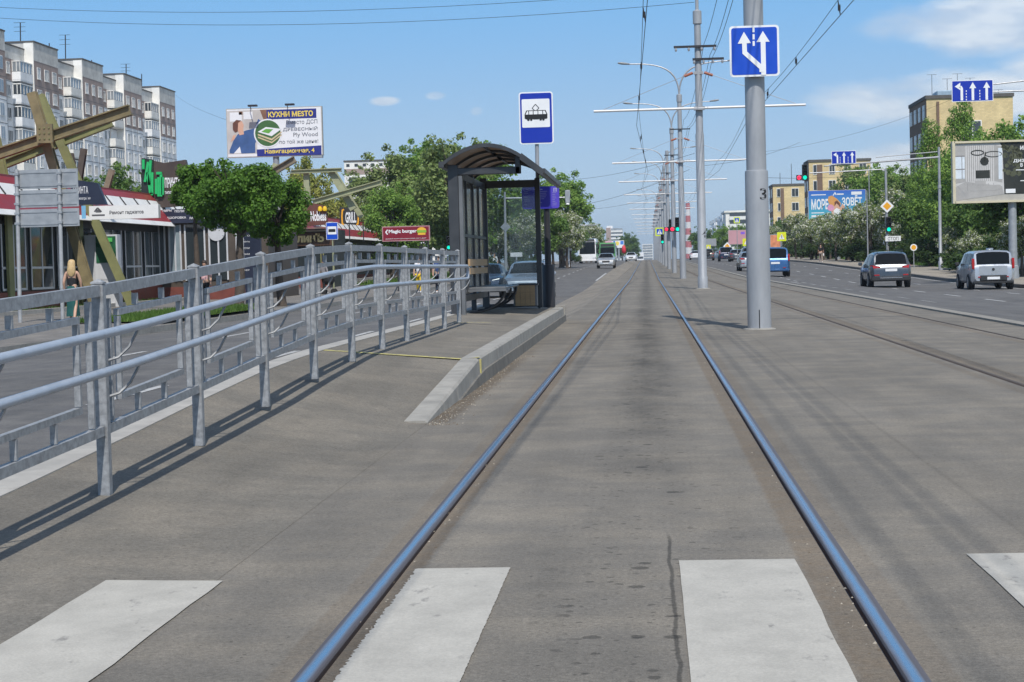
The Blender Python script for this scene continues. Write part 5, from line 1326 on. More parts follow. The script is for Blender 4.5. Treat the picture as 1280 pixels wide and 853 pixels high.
for xx, hh in ((W*.12, 3.4), (W*.30, 2.8), (W*.42, 3.4), (W*.57, 2.8), (W*.9, 1.2)):
    MB().tube([(xx, 3, H_), (xx, 3, H_+hh*.8)], .025, 6).bar((xx-.5, 3, H_+hh*.8), (xx+.5, 3, H_+hh*.8), .03, .03).build('antenna', DARKMETAL, bb)
MB().box(W*.50, W*.508, -.05, .1, 2, H_).build('drain_pipe', DARKMETAL, bb)
D_ = 275; q = Q(1011, 203, D_); z0 = G(D_)
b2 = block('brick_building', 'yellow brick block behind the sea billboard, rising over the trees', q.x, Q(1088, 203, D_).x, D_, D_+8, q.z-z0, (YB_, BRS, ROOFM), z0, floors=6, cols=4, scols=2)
MB().box(1.15, 1.95, -.14, .1, 0, q.z-z0-.4).build('recess_dark_strip', BRS, b2)
D_ = 325; q = Q(966, 233, D_); z0 = G(D_)
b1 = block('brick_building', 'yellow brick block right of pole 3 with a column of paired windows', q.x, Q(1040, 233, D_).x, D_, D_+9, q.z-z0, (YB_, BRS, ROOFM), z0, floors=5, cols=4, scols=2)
MB().box(1.3, 1.9, -.14, .1, 0, q.z-z0-.4).build('recess_dark_strip', BRS, b1)
for xx, hh in ((1.5, 2.4), (3.5, 4.0), (7, 3)): MB().tube([(xx, 3, q.z-z0), (xx, 3, q.z-z0+hh)], .05, 6).build('antenna', DARKMETAL, b1)
# white-grey slab seen past pole 3
D_ = 520; q = Q(907, 266, D_); z0 = G(D_)
wb = thing('apartment_block', 'white and grey apartment slab with stepped street side, left of pole 3', 'apartment block', (q.x, D_, z0))
H_ = q.z-z0
for k_ in range(5):
    MB().box(0-(0 if k_ == 0 else .6*(k_ % 2)), 16, k_*24, k_*24+23.6, -1, H_-k_*.5).build('wall', (PAN_W, PAN_G)[k_ % 2], wb)
    MB().box(-.8, .3, k_*24+4, k_*24+7, 0, H_-k_*.5-.6).build('balcony_column', PAN_G, wb)
    for f in range(6):
        MB().box(-.66, .1, k_*24+9, k_*24+21, f*H_/6+.8, f*H_/6+1.9).build('window', WGL2, wb)
for f in range(6):
    zc = (f+.5)*H_/6; MB().box(1, 6.5, -.5, .05, zc-1, zc-.05).build('balcony', WFR, wb); MB().box(1.1, 6.4, -.2, .05, zc-.05, zc+.9).build('window', WGL, wb); MB().box(8.5, 11, -.1, .05, zc-.7, zc+.7).build('window', WGL, wb)
MB().box(-.4, 16.2, -.4, 24, H_, H_+.5).build('roof', PAN_W, wb); MB().box(6, 11, 2, 12, H_+.5, H_+2.4).build('roof_house', PAN_W, wb)
# far left grey block with brown band above the trees
D_ = 330; q = Q(430, 203, D_); q2 = Q(545, 203, D_); z0 = G(D_)
lbk = thing('apartment_block', 'pale block with a brown band, top storeys above the left trees', 'apartment block', (q.x, D_, z0)); W = q2.x-q.x; H_ = q.z-z0
MB().box(0, W, 0, 14, -1, H_).build('wall', PAN_W, lbk); MB().box(-.1, W+.1, -.1, 14.1, H_, H_+.3).build('roof', ROOFM, lbk)
MB().box(.0, W, -.04, .2, H_-1.3-1.0, H_-1.25).build('brown_band', PAN_B, lbk)
for k_ in range(11): MB().box(.4+k_*1.5, 1.0+k_*1.5, -.05, .1, H_-.85, H_-.35).build('vent', WGL, lbk)
for f in range(6):
    zc = H_-3.4-f*2.7
    for k_ in range(7): x = .7+k_*2.3; MB().box(x, x+1.7, -.06, .1, zc-.6, zc+.75, 0).box(x+.12, x+.8, -.075, .1, zc-.5, zc+.65, 1).box(x+.9, x+1.58, -.075, .1, zc-.5, zc+.65, 1).build('window', [WFR, WGL], lbk)
D_ = 300; q = Q(425, 236, D_); z0 = G(D_)
block('low_building', 'low pale house corner beneath the brown-banded block', q.x, Q(452, 236, D_).x, D_, D_+12, q.z-z0, (PAN_W, PAN_G, ROOFM), z0, floors=4, cols=3, scols=0)
# tower far down the street
D_ = 1150; q = Q(757.5, 287, D_); q2 = Q(778, 287, D_); z0 = 1.0
tw = thing('tower_block', 'white tower block with balcony bands far down the left side', 'tower block', (q.x, D_, z0)); W = q2.x-q.x; H_ = q.z-z0
MB().box(0, W*.28, 0, 20, -1, H_+1).build('wall', PAN_B, tw); MB().box(W*.28, W, .4, 20, -1, H_).build('wall', PAN_W, tw)
for f in range(9): MB().box(W*.30, W, -.6, .5, f*H_/9+.3, f*H_/9+1.4).build('balcony_band', WFR, tw); MB().box(W*.30, W, .2, .5, f*H_/9+1.5, f*H_/9+2.8).build('window_band', WGL2, tw)
MB().box(.5, W*.4, 2, 8, H_, H_+2.2).build('roof_house', PAN_G, tw)
# closing block at the end of the avenue
D_ = 1300; q = Q(803, 305.5, D_); q2 = Q(816, 305.5, D_)
eb = thing('tower_block', 'pale hazy block closing the avenue behind the pole row', 'tower block', (q.x, D_, 1)); W = q2.x-q.x; H_ = q.z-1
MB().box(0, W, 0, 20, -1, H_).build('wall', PAN_W, eb)
for f in range(6): MB().box(.3, W-.3, -.3, .1, f*H_/6+.4, f*H_/6+1.5).build('window_band', WGL2, eb)
q3 = Q(796, 316, 1250); eb = thing('tower_block', 'lower pale block at the left of the avenue end', 'tower block', (q3.x, 1250, 1)); MB().box(0, 4.6, 0, 20, -1, q3.z-1).build('wall', PAN_G, eb); MB().box(.3, 4.3, -.2, .1, 1, 2.4).build('window_band', WGL, eb)
# chimney
D_ = 1500; q = Q(858.2, 254, D_); b_ = Q(863, 304, D_); 
cbx = thing('chimney', 'red and white banded factory chimney far behind pole 4', 'chimney', (Q(860.5, 300, D_).x, D_, 0)); Hc = q.z; cr = M('chimney_red', (.42, .10, .10), .8, var=.1); cw = M('chimney_white', (.62, .60, .60), .8, var=.1)
mb = MB(); nb = 9
for k_ in range(nb):
    z0_, z1_ = Hc*(1-(k_+1)/nb), Hc*(1-k_/nb); MB().lathe([(1.75+1.2*(1-z0_/Hc), z0_), (1.75+1.2*(1-z1_/Hc), z1_)], 14).build('band', cr if k_ % 2 == 0 else cw, cbx, 50)

# ================================================================== SHOP PAVILIONS (left)
RED = M('roof_red', (.26, .022, .03), .5, 0, .12, 2); REDL_ = M('roof_red_light', (.33, .035, .04), .5, 0, .15, 2)
WST = M('fascia_white', (.70, .70, .69), .6, 0, .08, 1.5); SHOPD = M('shop_dark', (.028, .026, .026), .5, 0, .2, 2); SHOPB = M('shop_brown', (.075, .058, .045), .6, 0, .2, 2)
PLINTH = M('red_plinth', (.16, .042, .03), .7, 0, .2, 3); MULL = M('mullion_white', (.50, .51, .53), .5, 0, .08)
SGL = M('shop_glass', (.03, .038, .042), .07, 0, .0, spec=.8); BEAMM = M('beam_olive', (.205, .205, .085), .65, .1, .22, 1.6, bump=.1); BEAMR = M('beam_ochre_rust', (.205, .165, .085), .7, .1, .32, 2.2, bump=.1)
BEAMP = M('beam_pale_olive', (.32, .33, .20), .65, .1, .16, 2)
NAVY = M('sign_navy', (.016, .022, .045), .45, 0, .12, 2); WLET = M('letters_white', (.75, .75, .76), .5, 0, .04)
XS = -22.0
pv = thing('shop_pavilion', 'long low shop pavilion with red and white striped eaves along the left street', 'shop', (XS, 58, zl(60)+.20)); PZ = zl(60)+.20
def pvb(mb, n, m, par=None): return mb.build(n, m, par or pv, None, off=(XS, 58, PZ))
def slab(mb, y0, y1, za, xa, zb, xb, t=.06): mb.add([(xa, y0, za), (xb, y0, zb), (xb, y1, zb), (xa, y1, za), (xa-t, y0, za+.02), (xb-t, y0, zb-.02), (xb-t, y1, zb-.02), (xa-t, y1, za+.02)], [(0, 1, 2, 3), (7, 6, 5, 4), (0, 4, 5, 1), (2, 6, 7, 3), (0, 3, 7, 4), (1, 2, 6, 5)]); return mb
Y0, Y1 = 54, 182
pvb(MB().box(XS-9, XS, Y0, Y1, PZ-.5, PZ+3.9), 'wall', SHOPD)
pvb(MB().box(XS-.1, XS+.12, Y0, Y1, PZ-.2, PZ+.75), 'plinth', PLINTH)
# the roof falls towards the street: red, white, red, white
e = [(PZ+4.85, XS-.25), (PZ+4.52, XS+.0), (PZ+4.10, XS+.30), (PZ+3.55, XS+.72), (PZ+3.36, XS+.86)]
for (a, b), m, nm in zip(zip(e, e[1:]), (RED, WST, RED, WST), ('eaves_band',)*4): pvb(slab(MB(), Y0, Y1, a[0], a[1], b[0], b[1]), nm, m)
mb = MB()
y = Y0+1
while y < Y1: mb.bar((XS+.02, y, PZ+4.52), (XS+.33, y, PZ+4.10), .05, .05); y += 2.1
pvb(mb, 'eaves_battens', SHOPD)
pvb(MB().box(XS-8.8, XS-.2, Y0, Y1, PZ+4.6, PZ+4.86), 'roof', RED)
for y in [Y0+1.4+3.0*i for i in range(28)]:
    wn = pvb(MB().box(XS-.02, XS+.06, y, y+2.5, PZ+.8, PZ+3.1), 'shop_window', SGL)
    mb = MB()
    for q in (0, 1.2, 2.42): mb.box(XS+.05, XS+.08, y+q, y+q+.09, PZ+.8, PZ+3.1)
    mb.box(XS+.05, XS+.075, y, y+2.5, PZ+1.55, PZ+1.63).box(XS+.05, XS+.075, y, y+2.5, PZ+.8, PZ+.88)
    pvb(mb, 'window_frame', MULL, wn).location = (0, 0, 0)
for y in (62, 70): pvb(MB().box(XS+.1, XS+.2, y-.25, y+.25, PZ, PZ+3.6), 'pilaster', BEAMM)

# kiosk wing that faces the camera, with the print shop's signs
KD = 82.0; kz = zl(KD)+.20
kx0, kx1 = Q(190, 300, KD).x, Q(335, 300, KD).x
kw = thing('print_kiosk', 'dark kiosk wing with tall windows below the black copy-shop fascia', 'shop', (kx0, KD, kz)); KW = kx1-kx0
kzq = lambda px, py, D=KD: (Q(px, py, D).x-kx0, Q(px, py, D).z-kz)
MB().box(0, KW, 0, 7, -.3, kzq(200, 264)[1]).build('wall', SHOPB, kw)
MB().box(-.05, KW+.05, -.06, .05, -.3, .62).build('plinth', PLINTH, kw)
for (pa, pb_, m) in ((192, 206, SGL), (212, 226, M('poster_blue_grey', (.22, .27, .30), .4, 0, .2, 2)), (232, 256, SGL), (262, 284, SGL), (296, 312, SGL)):
    xa, xb = kzq(pa, 300)[0], kzq(pb_, 300)[0]; za, zb = kzq(200, 352)[1], kzq(200, 282)[1]
    wn = MB().box(xa, xb, -.05, .05, za, zb).build('shop_window', m, kw)
    mb = MB()
    for x in (xa-.04, (xa+xb)/2-.03, xb-.03): mb.box(x, x+.07, -.09, -.05, za, zb)
    mb.build('window_frame', MULL, wn)
CD = 70.; cq = Q(107, 350, CD); cz0 = zl(CD)+.20
cab = thing('display_cabinet', 'green-lit display cabinet with a pale counter between the crossed beam legs', 'cabinet', (cq.x, CD, cz0)); cf = lambda px, py: (Q(px, py, CD).x-cq.x, Q(px, py, CD).z-cz0)
MB().bbox(0, cf(136, 0)[0], 0, .5, 0, cf(120, 294)[1], .01).build('body', MULL, cab)
MB().box(cf(109, 0)[0], cf(134, 0)[0], -.02, .05, cf(120, 329)[1], cf(120, 296)[1]).build('display', M('display_dark_green', (.02, .10, .045), .3, 0, .5, 3), cab)
MB().box(cf(113, 0)[0], cf(130, 0)[0], -.04, -.02, cf(120, 303)[1], cf(120, 298)[1]).build('display_strip', M('display_green', (.10, .50, .12), .4, 0, .2), cab)
MB().box(cf(107.5, 0)[0], cf(135.5, 0)[0], -.015, .02, cf(120, 350)[1], cf(120, 331)[1]).build('counter_panel', M('pale_panel', (.55, .56, .58), .6, 0, .08), cab)
MB().lathe([(.38, 0), (.38, .08), (0, .085)], 18, (kzq(271, 291)[0], -.12, kzq(271, 291)[1]), 'y').build('round_lamp', MULL, kw)
MB().box(kzq(190, 0)[0], kzq(334, 0)[0], -.35, -.02, kzq(240, 279)[1], kzq(240, 261.5)[1]).build('fascia', NAVY, kw)
fx = kzq(195, 0)[0]
for tx_, pa, pb_, ya, yb in (('СУВЕНИРЫ', 195, 217, 263.8, 260.2), ('ПОЛИГРАФИЯ', 221, 248, 264.2, 260.2), ('ВИЗИТКИ', 252, 272, 264.4, 260.6), ('ПЕЧАТЬ', 185, 201.5, 272.5, 268.8), ('БРОШЮРОВКА', 205, 235, 272.5, 268.8), ('ЛАМИНИРОВАНИЕ', 239, 272, 272.5, 268.8)):
    a = kzq(pa, ya+2); b = kzq(pb_, yb+2); text_part(tx_, max(a[0], fx-.3), a[1], b[0], b[1], -.355, WLET, kw, bold=.012)
# green digit sign box on the kiosk roof
gs = thing('roof_sign', 'upright brown roof sign with chunky green strokes and ПРИНТА lettering', 'sign', (kx0, KD, kz))
gsx = lambda px, py: kzq(px, py)
a, b = gsx(178, 262), gsx(241, 199)
MB().plate([(a[0], a[1]), (gsx(246, 256)[0], gsx(246, 256)[1]), gsx(232, 200), gsx(206, 204), gsx(178, 198)], -.1, .35).build('board', M('sign_umber', (.060, .042, .034), .55, 0, .2, 1.5), gs)
MB().plate([gsx(178, 262), gsx(193, 258), gsx(193, 200), gsx(178, 198)], -.16, .05).build('end_panel', M('sign_black_green', (.012, .022, .018), .5, 0, .1), gs)
GRN = M('letters_green', (.02, .42, .12), .35, 0, .06)
mb = MB()
for pts in (((181, 200), (181, 212)), ((187, 203), (183, 228)), ((190, 201), (188, 232)), ((186, 216), (190, 243)), ((192, 216), (192, 243)), ((189, 243), (193, 243)), ((183, 252), (188, 245)), ((197, 217), (204, 217)), ((197, 224), (197, 243)), ((200, 222), (200, 246)), ((203, 218), (203, 246)), ((205, 222), (205, 244))):
    mb.plate(stroke([gsx(*pts[0]), gsx(*pts[1])], .115), -.26, .1)
mb.build('green_strokes', GRN, gs)
text_part('ПРИНТА', *gsx(207, 235), *gsx(226, 222), -.11, WLET, gs, bold=.03); text_part('типография', *gsx(207, 244), *gsx(226, 238), -.11, WLET, gs, bold=.012); text_part('копицентр', *gsx(226, 250), *gsx(238, 245), -.11, WLET, gs, bold=.012)
# navy board left of it
nb_ = thing('roof_sign', 'slanted navy board reading ПРИНТА above the gadget repair sign', 'sign', (Q(90, 256, 62).x, 62, kz))
n_ = lambda px, py: (Q(px, py, 62).x-Q(90, 256, 62).x, Q(px, py, 62).z-kz)
MB().plate([n_(90, 256), n_(133, 256), n_(122, 229), n_(88, 224)], 0, .2).build('board', NAVY, nb_)
text_part('ПРИНТА', *n_(92, 242.5), *n_(110, 233), -.005, WLET, nb_); text_part('Типография', *n_(97, 251), *n_(113, 246), -.005, WLET, nb_)
gr = thing('shop_sign', 'white light box reading Ремонт гаджетов with a pale blue end', 'sign', (Q(102, 274, 64).x, 64, kz)); g_ = lambda px, py: (Q(px, py, 64).x-Q(102, 274, 64).x, Q(px, py, 64).z-kz)
MB().box(g_(102, 0)[0], g_(189, 0)[0], 0, .3, g_(145, 274)[1], g_(145, 257)[1]).build('light_box', WST, gr)
MB().plate(rect(*g_(102.3, 273.7), *g_(107, 257.3)), -.006).build('blue_end', M('pale_blue', (.16, .40, .62), .5, 0, .05), gr)
GRT = M('letters_grey', (.10, .10, .11), .6, 0, 0)
text_part('Ремонт гаджетов', *g_(137, 269), *g_(179.5, 262.5), -.004, GRT, gr, bold=.022)
mb = MB()
for a, b in (((118, 265), (122, 260)), ((122, 260), (127, 265)), ((119.5, 265), (126, 265)), ((120, 263), (125, 263))): mb.plate(stroke([g_(*a), g_(*b)], .05), -.005)
mb.plate(rect(*g_(115, 270.5), *g_(131, 268))[:4], -.005); mb.build('roof_mark', GRT, gr)
# dark info pylon under the tree
PD_ = 70.; pl = thing('sign_pylon', 'dark navy sign board with pale lines of text behind the tree trunks', 'sign', (Q(306, 370, PD_).x, PD_, zl(PD_)+.20)); px0 = pl.location.x; pz0 = pl.location.z
l_ = lambda px, py: (Q(px, py, PD_).x-px0, Q(px, py, PD_).z-pz0)
MB().box(l_(295, 0)[0], l_(316, 0)[0], 0, .2, 0, l_(305, 280)[1]).build('board', NAVY, pl)
for tx_, py in (('ФОТО', 295), ('НА', 298.8), ('ДОКУМЕНТЫ', 302.6), ('ЧЕРТЕЖИ', 310.5), ('КОПИИ', 318), ('ПЕЧАТЬ', 331), ('СКАНЕР', 338)): text_part(tx_, *l_(299, py+1.2), *l_(312 if len(tx_) > 3 else 305, py-1.2), -.006, WLET, pl)

# pancake house wing
BD = 108.; bz = zl(BD)+.20; bx0, bx1 = Q(318, 300, BD).x, Q(411, 300, BD).x
bk = thing('pancake_kiosk', 'brown kiosk wing with cream lettering Наши блинЪ under a red roof', 'shop', (bx0, BD, bz)); b_ = lambda px, py: (Q(px, py, BD).x-bx0, Q(px, py, BD).z-bz)
MB().box(0, bx1-bx0, 0, 6, -.3, b_(370, 287)[1]).build('wall', SHOPD, bk)
MB().box(b_(322, 0)[0], b_(409, 0)[0], -.3, -.01, b_(370, 308)[1], b_(370, 291.5)[1]).build('fascia', M('sign_chocolate', (.075, .036, .018), .5, 0, .12), bk)
text_part('Наши', *b_(326, 305), *b_(361, 293.5), -.305, M('letters_cream', (.72, .58, .27), .5, 0, .05), bk, bold=.05); text_part('блинЪ', *b_(365, 304), *b_(406, 291.8), -.305, M('letters_cream'), bk, bold=.05)
MB().box(-.2, bx1-bx0+.2, -.8, .2, b_(370, 290.5)[1], b_(370, 288.6)[1]).box(-.2, bx1-bx0+.2, -1.0, -.7, b_(370, 286.8)[1], b_(370, 286)[1]).build('canopy', M('canopy_tan', (.22, .18, .12), .6, 0, .15), bk)
for px in (330, 345, 362, 379, 395): 
    xa = b_(px, 0)[0]; wn = MB().box(xa, xa+.62, -.05, .05, .8, 3.0).build('shop_window', SGL, bk); MB().box(xa-.03, xa+.03, -.09, -.05, .8, 3.0).box(xa+.58, xa+.64, -.09, -.05, .8, 3.0).build('window_frame', BEAMM, wn)
MB().box(0, bx1-bx0, -.06, .05, -.3, .7).build('plinth', PLINTH, bk)
rs = thing('roof_sign', 'brown tapered roof sign with white letters and two yellow bulbs', 'sign', (bx0, BD, bz))
MB().plate([b_(371, 284), b_(411, 281), b_(408, 258), b_(380, 251.5)], -.4, .3).build('board', M('sign_brick', (.12, .04, .028), .6, 0, .12), rs)
text_part('Nobless', *b_(390, 277), *b_(409, 264), -.41, WLET, rs, bold=.03)
for px in (394, 400): MB().lathe([(0, -.08), (.12, -.05), (.14, .06), (.1, .2), (0, .24)], 12, (b_(px, 0)[0], -.5, b_(394, 263.5)[1])).build('yellow_bulb', M('bulb_yellow', (.80, .52, .02), .3, 0, .05), rs, 50)
def roofsign(lab, px0, px1, py0, py1, D, m, txt, tb, lm, extra=None, bold=.03):
    x0 = Q(px0, py1, D).x; z0 = zl(D); t = thing('roof_sign', lab, 'sign', (x0, D, z0)); f_ = lambda px, py: (Q(px, py, D).x-x0, Q(px, py, D).z-z0)
    MB().plate([f_(px0, py1), f_(px1, py1+1.5), f_(px1, py0+2), f_(px0, py0)], 0, .25).build('board', m, t)
    MB().box(f_(px0+3, 0)[0], f_(px0+4, 0)[0], .05, .15, 3, f_(px0, py1)[1]+.05).box(f_(px1-4, 0)[0], f_(px1-3, 0)[0], .05, .15, 3, f_(px0, py1)[1]+.05).build('struts', DARKMETAL, t)
    text_part(txt, *f_(tb[0], tb[3]), *f_(tb[2], tb[1]), -.01, lm, t, bold=bold); return t, f_
t, f_ = roofsign('charcoal roof sign with white GRILL letters between yellow brackets', 424.5, 449, 259, 280, 125, SHOPD, 'GRILL', (432, 265, 445, 279), WLET)
mb = MB()
for px, s in ((428, 1), (447.5, -1)): mb.plate(stroke([f_(px+2*s, 262+(1.5 if s < 0 else 0)), f_(px, 263), f_(px-.6*s, 271), f_(px, 280), f_(px+2*s, 281)], .1), -.02, .015)
mb.build('yellow_brackets', SORANGE, t)
t, f_ = roofsign('brown roof sign with a glowing red bar and white letters', 468.5, 488, 261, 287, 138, M('sign_umber'), 'ПИВО', (477, 270, 488, 281), WLET)
MB().box(f_(469.5, 0)[0], f_(474, 0)[0], -.12, -.01, f_(470, 285.5)[1], f_(470, 262)[1]).build('red_bar', M('bar_red', (.70, .05, .03), .4, 0, .1), t)
t, f_ = roofsign('small tan sign with a yellow letter above the burger board', 510, 519.5, 268, 282.5, 150, M('sign_tan', (.16, .13, .06), .6, 0, .1), 'Б', (511, 272.5, 515, 281), M('letter_yellow', (.75, .52, .01), .4, 0, 0), bold=.06)
Dg_ = 150; x0 = Q(534, 300, Dg_).x; t = thing('advertising_pillar', 'green round pillar top rising behind the burger board', 'pillar', (x0, Dg_, zl(Dg_)+.20)); MB().lathe([(.14, 0), (.14, Q(534, 273, Dg_).z-zl(Dg_)-.14), (.10, Q(534, 272.5, Dg_).z-zl(Dg_)-.1), (0, Q(534, 272, Dg_).z-zl(Dg_)-.1)], 14).build('pillar', M('pillar_green', (.10, .27, .14), .6, 0, .1), t, 40); MB().lathe([(.17, 0), (.17, .3)], 14).build('pillar_foot', CONC, t)

# burger board by the road
MD = 96.; q = Q(507, 291.5, MD); mz = zl(MD)+.20
mg = thing('shop_sign', 'maroon roadside board reading Magic burger with a burger drawing', 'sign', (q.x, MD, mz)); c = lambda px, py: (Q(px, py, MD).x-q.x, Q(px, py, MD).z-mz)
a, b = c(478, 302.3), c(537, 282)
MB().plate(rect(a[0], a[1], b[0], b[1]), 0, .14).build('frame', M('frame_pinkish', (.42, .22, .24), .5, 0, .05), mg)
MB().plate(rect(a[0]+.05, a[1]+.05, b[0]-.05, b[1]-.05), -.006, .004).build('maroon_face', M('maroon', (.20, .008, .022), .45, 0, .06), mg)
text_part('Magic burger', *c(486, 293), *c(521, 286.5), -.012, WLET, mg, bold=.035)
MB().plate(stroke([c(484.5, 287.5), c(482.3, 290.5), c(484.5, 293.5)], .06), -.012).build('chevron', WLET, mg)
text_part('ДОНЕР-БУРГЕРЫ-ШАУРМА-ХОТ-ДОГ', *c(482, 299.8), *c(533, 297.2), -.012, WLET, mg, bold=.012)
cx_, cz_ = c(527, 289); yb = M('bun_yellow', (.75, .42, .04), .5, 0, .05)
bg_ = MB().plate([(cx_+.24*math.cos(PI*i/10), cz_+.04+.16*math.sin(PI*i/10)) for i in range(11)], -.012).plate(rect(cx_-.2, cz_-.2, cx_+.2, cz_-.09), -.012).build('bun_print', yb, mg)
MB().plate(rrect(cx_-.25, cz_-.08, cx_+.25, cz_+.05, .04), -.016).build('lettuce_print', M('lettuce', (.22, .42, .04), .5, 0, .1), bg_)
MB().box(c(487, 0)[0], c(488.5, 0)[0], .02, .12, -.1, a[1]+.02).box(c(526, 0)[0], c(527.5, 0)[0], .02, .12, -.1, a[1]+.02).build('posts', DARKMETAL, mg)

# bus stop plate on the left pavement
SD = 92.; q = Q(415, 289, SD); sz = zl(SD)+.20
bs = thing('bus_stop_sign', 'blue and white bus stop plate on a post by the pancake kiosk', 'sign', (q.x, SD, sz)); c = lambda px, py: (Q(px, py, SD).x-q.x, Q(px, py, SD).z-sz)
a, b = c(408, 300), c(422, 278); MB().plate(rrect(a[0], a[1], b[0], b[1], .04), 0, .02).build('plate', SWHITE, bs); MB().plate(rrect(a[0]+.02, a[1]+.02, b[0]-.02, b[1]-.02, .03), -.005, .003).build('blue_face', SBLUE, bs)
wv = (b[1]+a[1])/2+.03; MB().plate(rect(a[0]+.07, wv-.2, b[0]-.07, wv+.2), -.01).build('white_panel', SWHITE, bs); MB().plate(rrect(a[0]+.12, wv-.08, b[0]-.12, wv+.07, .03), -.015).build('bus_pictogram', BLACK, bs)
MB().lathe([(.04, -.05), (.035, b[1]+.05)], 8, (0, .06, 0)).build('post', M('post_olive', (.30, .32, .20), .6, .1), bs, 40)

# ---- steel beam frames standing over the roof
def beams(label, D, specs, seed):
    x0 = Q(120, 380, D).x if seed == 1 else Q(430, 340, D).x; z0 = zl(D)+.20
    t = thing('steel_beam_frame', label, 'beam frame', (x0, D, z0), 0, 'rusty steel beam frames over the pavilion roof')
    for (a, b, da, db, w_, h_, m) in specs:
        A, B = Q(*a, D+da), Q(*b, D+db)
        pa, pb = A-Vector((x0, D, z0)), B-Vector((x0, D, z0))
        if a[1] > 340: pa.z = min(pa.z, -.02)
        MB().ibeam(pa, pb, w_, h_, .05, (0, 1, 0) if abs(pa.z-pb.z) > abs(pa.x-pb.x) else (0, 0, 1)).build('beam', m, t)
    return t
FD = 68.
t = beams('crossed olive and rusty steel beams leaning over the pavilion behind the grey sign backs', FD, [
    ((120, 386), (40, 116), 0, 0, .34, .31, BEAMR), ((166, 382), (50, 119), 1.4, 1.4, .29, .29, BEAMM),
    ((-40, 205), (163, 137.5), -.5, -.5, .34, .40, BEAMR), ((-40, 223), (140, 153), 1.6, 1.6, .3, .34, BEAMM),
    ((22, 300), (-8, 160), .6, .6, .29, .29, BEAMM), ((66, 390), (66, 280), .8, .8, .3, .3, BEAMM), ((147, 386), (118, 290), 3.5, 3.5, .25, .25, BEAMM)], 1)
A = Q(55, 167, FD-.9)-Vector(t.location); MB().box(A.x-.30, A.x+.30, A.z*0-.86, -.72, A.z-.35, A.z+.35).build('joint_plate', BEAMR, t)
mb = MB()
for i in range(3):
    for j in range(3): mb.lathe([(.035, 0), (.03, -.03), (0, -.035)], 8, (A.x-.18+i*.18, -.86, A.z-.2+j*.2), 'y')
mb.build('bolts', BEAMM, t)
FD2 = 112.
beams('pale olive steel beams over the roof right of the kitchen billboard', FD2, [
    ((385, 262), (383, 216), 0, 0, .34, .34, BEAMP), ((364, 215), (427, 212.5), -.3, -.3, .34, .24, BEAMP), ((442, 262), (414, 215), 0, 0, .40, .34, BEAMP), ((452, 272), (418, 216), 1, 1, .3, .3, BEAMP),
    ((391, 253), (477, 228), -.6, -.6, .32, .32, BEAMP)], 2)
beams('short rust-brown beam end poking up in front of the kitchen billboard', 100., [((330, 222), (369, 199), 0, 0, .36, .36, M('beam_brown', (.20, .165, .115), .7, .1, .25, 2)), ((326, 262), (345, 205), .5, .5, .3, .3, BEAMP)], 3)
beams('dark beam stubs forming a V over the roof beside the crossed beams', 96., [((98, 232), (105, 186), 0, 0, .3, .34, SHOPB), ((94, 226), (88, 192), .6, .6, .3, .3, SHOPB), ((132, 240), (140, 212), 2, 2, .3, .3, M('beam_brown'))], 4)

# direction boards seen from behind
BD_ = 50.; q1 = P(25, 409, zl(50)+.20); q2 = P(78, 402, zl(52)+.20)
bdz = zl(50)+.20; db = thing('direction_sign', 'three grey sign boards seen from behind on two tall posts', 'sign', (q1.x, BD_, bdz)); c = lambda px, py: (Q(px, py, BD_).x-q1.x, Q(px, py, BD_).z-bdz)
for (y0, y1) in ((236, 212), (259.5, 237.5), (284, 261.5)): MB().bbox(c(9.5, 0)[0], c(88.5, 0)[0], .06, .09, c(50, y0)[1], c(50, y1)[1], .004).box(c(9.5, 0)[0]+.05, c(88.5, 0)[0]-.05, .045, .06, c(50, y1)[1]-.1, c(50, y1)[1]-.06).box(c(9.5, 0)[0]+.05, c(88.5, 0)[0]-.05, .045, .06, c(50, y0)[1]+.06, c(50, y0)[1]+.1).build('board', SBACK, db)
for a, b in (((25.5, 409), (20.5, 212)), ((78.5, 402), (73.5, 212))):
    A = c(*a); B = c(*b); po = MB().tube([(A[0], 0, -.05), (B[0], 0, B[1])], .055, 10).build('post', M('sign_post_grey', (.40, .41, .42), .55, .3, .2, 3), db, 50)
    mb = MB()
    for (y0, y1) in ((236, 212), (259.5, 237.5), (284, 261.5)):
        for yy in (y0-5, y1+5): z_ = c(50, yy)[1]; x_ = A[0]+(B[0]-A[0])*z_/B[1]; mb.box(x_-.07, x_+.07, -.065, .06, z_-.03, z_+.03)
    mb.build('clamps', SBACK, po)
# ================================================================== BILLBOARDS
FRM = M('billboard_frame', (.42, .40, .36), .6, .2, .1)
def billboard(label, px0, py0, px1, py1, D, zfun, rz=0., post=True, wide=None):
    c = Q((px0+px1)/2, (py0+py1)/2, D); s = D/F; W = (px1-px0)*s; H = (py1-py0)*s; gz = zfun
    t = thing('billboard', label, 'billboard', (c.x, D, gz), rz); z = c.z-gz
    MB().box(-W/2-.05, W/2+.05, .0, .35, z-H/2-.05, z+H/2+.05).build('frame', FRM, t)
    if post: MB().lathe([(.30, -.1), (.28, .6), (.22, .65), (.20, z-H/2)], 12, (0, .3, 0)).build('post', SBACK, t, 40)
    f = lambda px, py: (-W/2+(px-px0)/(px1-px0)*W, z+H/2-(py-py0)/(py1-py0)*H)
    return t, f, W, H, z
P_WHITE = M('print_white', (.74, .75, .76), .5, 0, .03); P_NAVY = M('print_navy', (.018, .026, .20), .5, 0, .05); P_SKIN = M('print_skin', (.62, .36, .25), .5, 0, .08, 2); P_DENIM = M('print_denim', (.045, .10, .25), .5, 0, .2, 2)
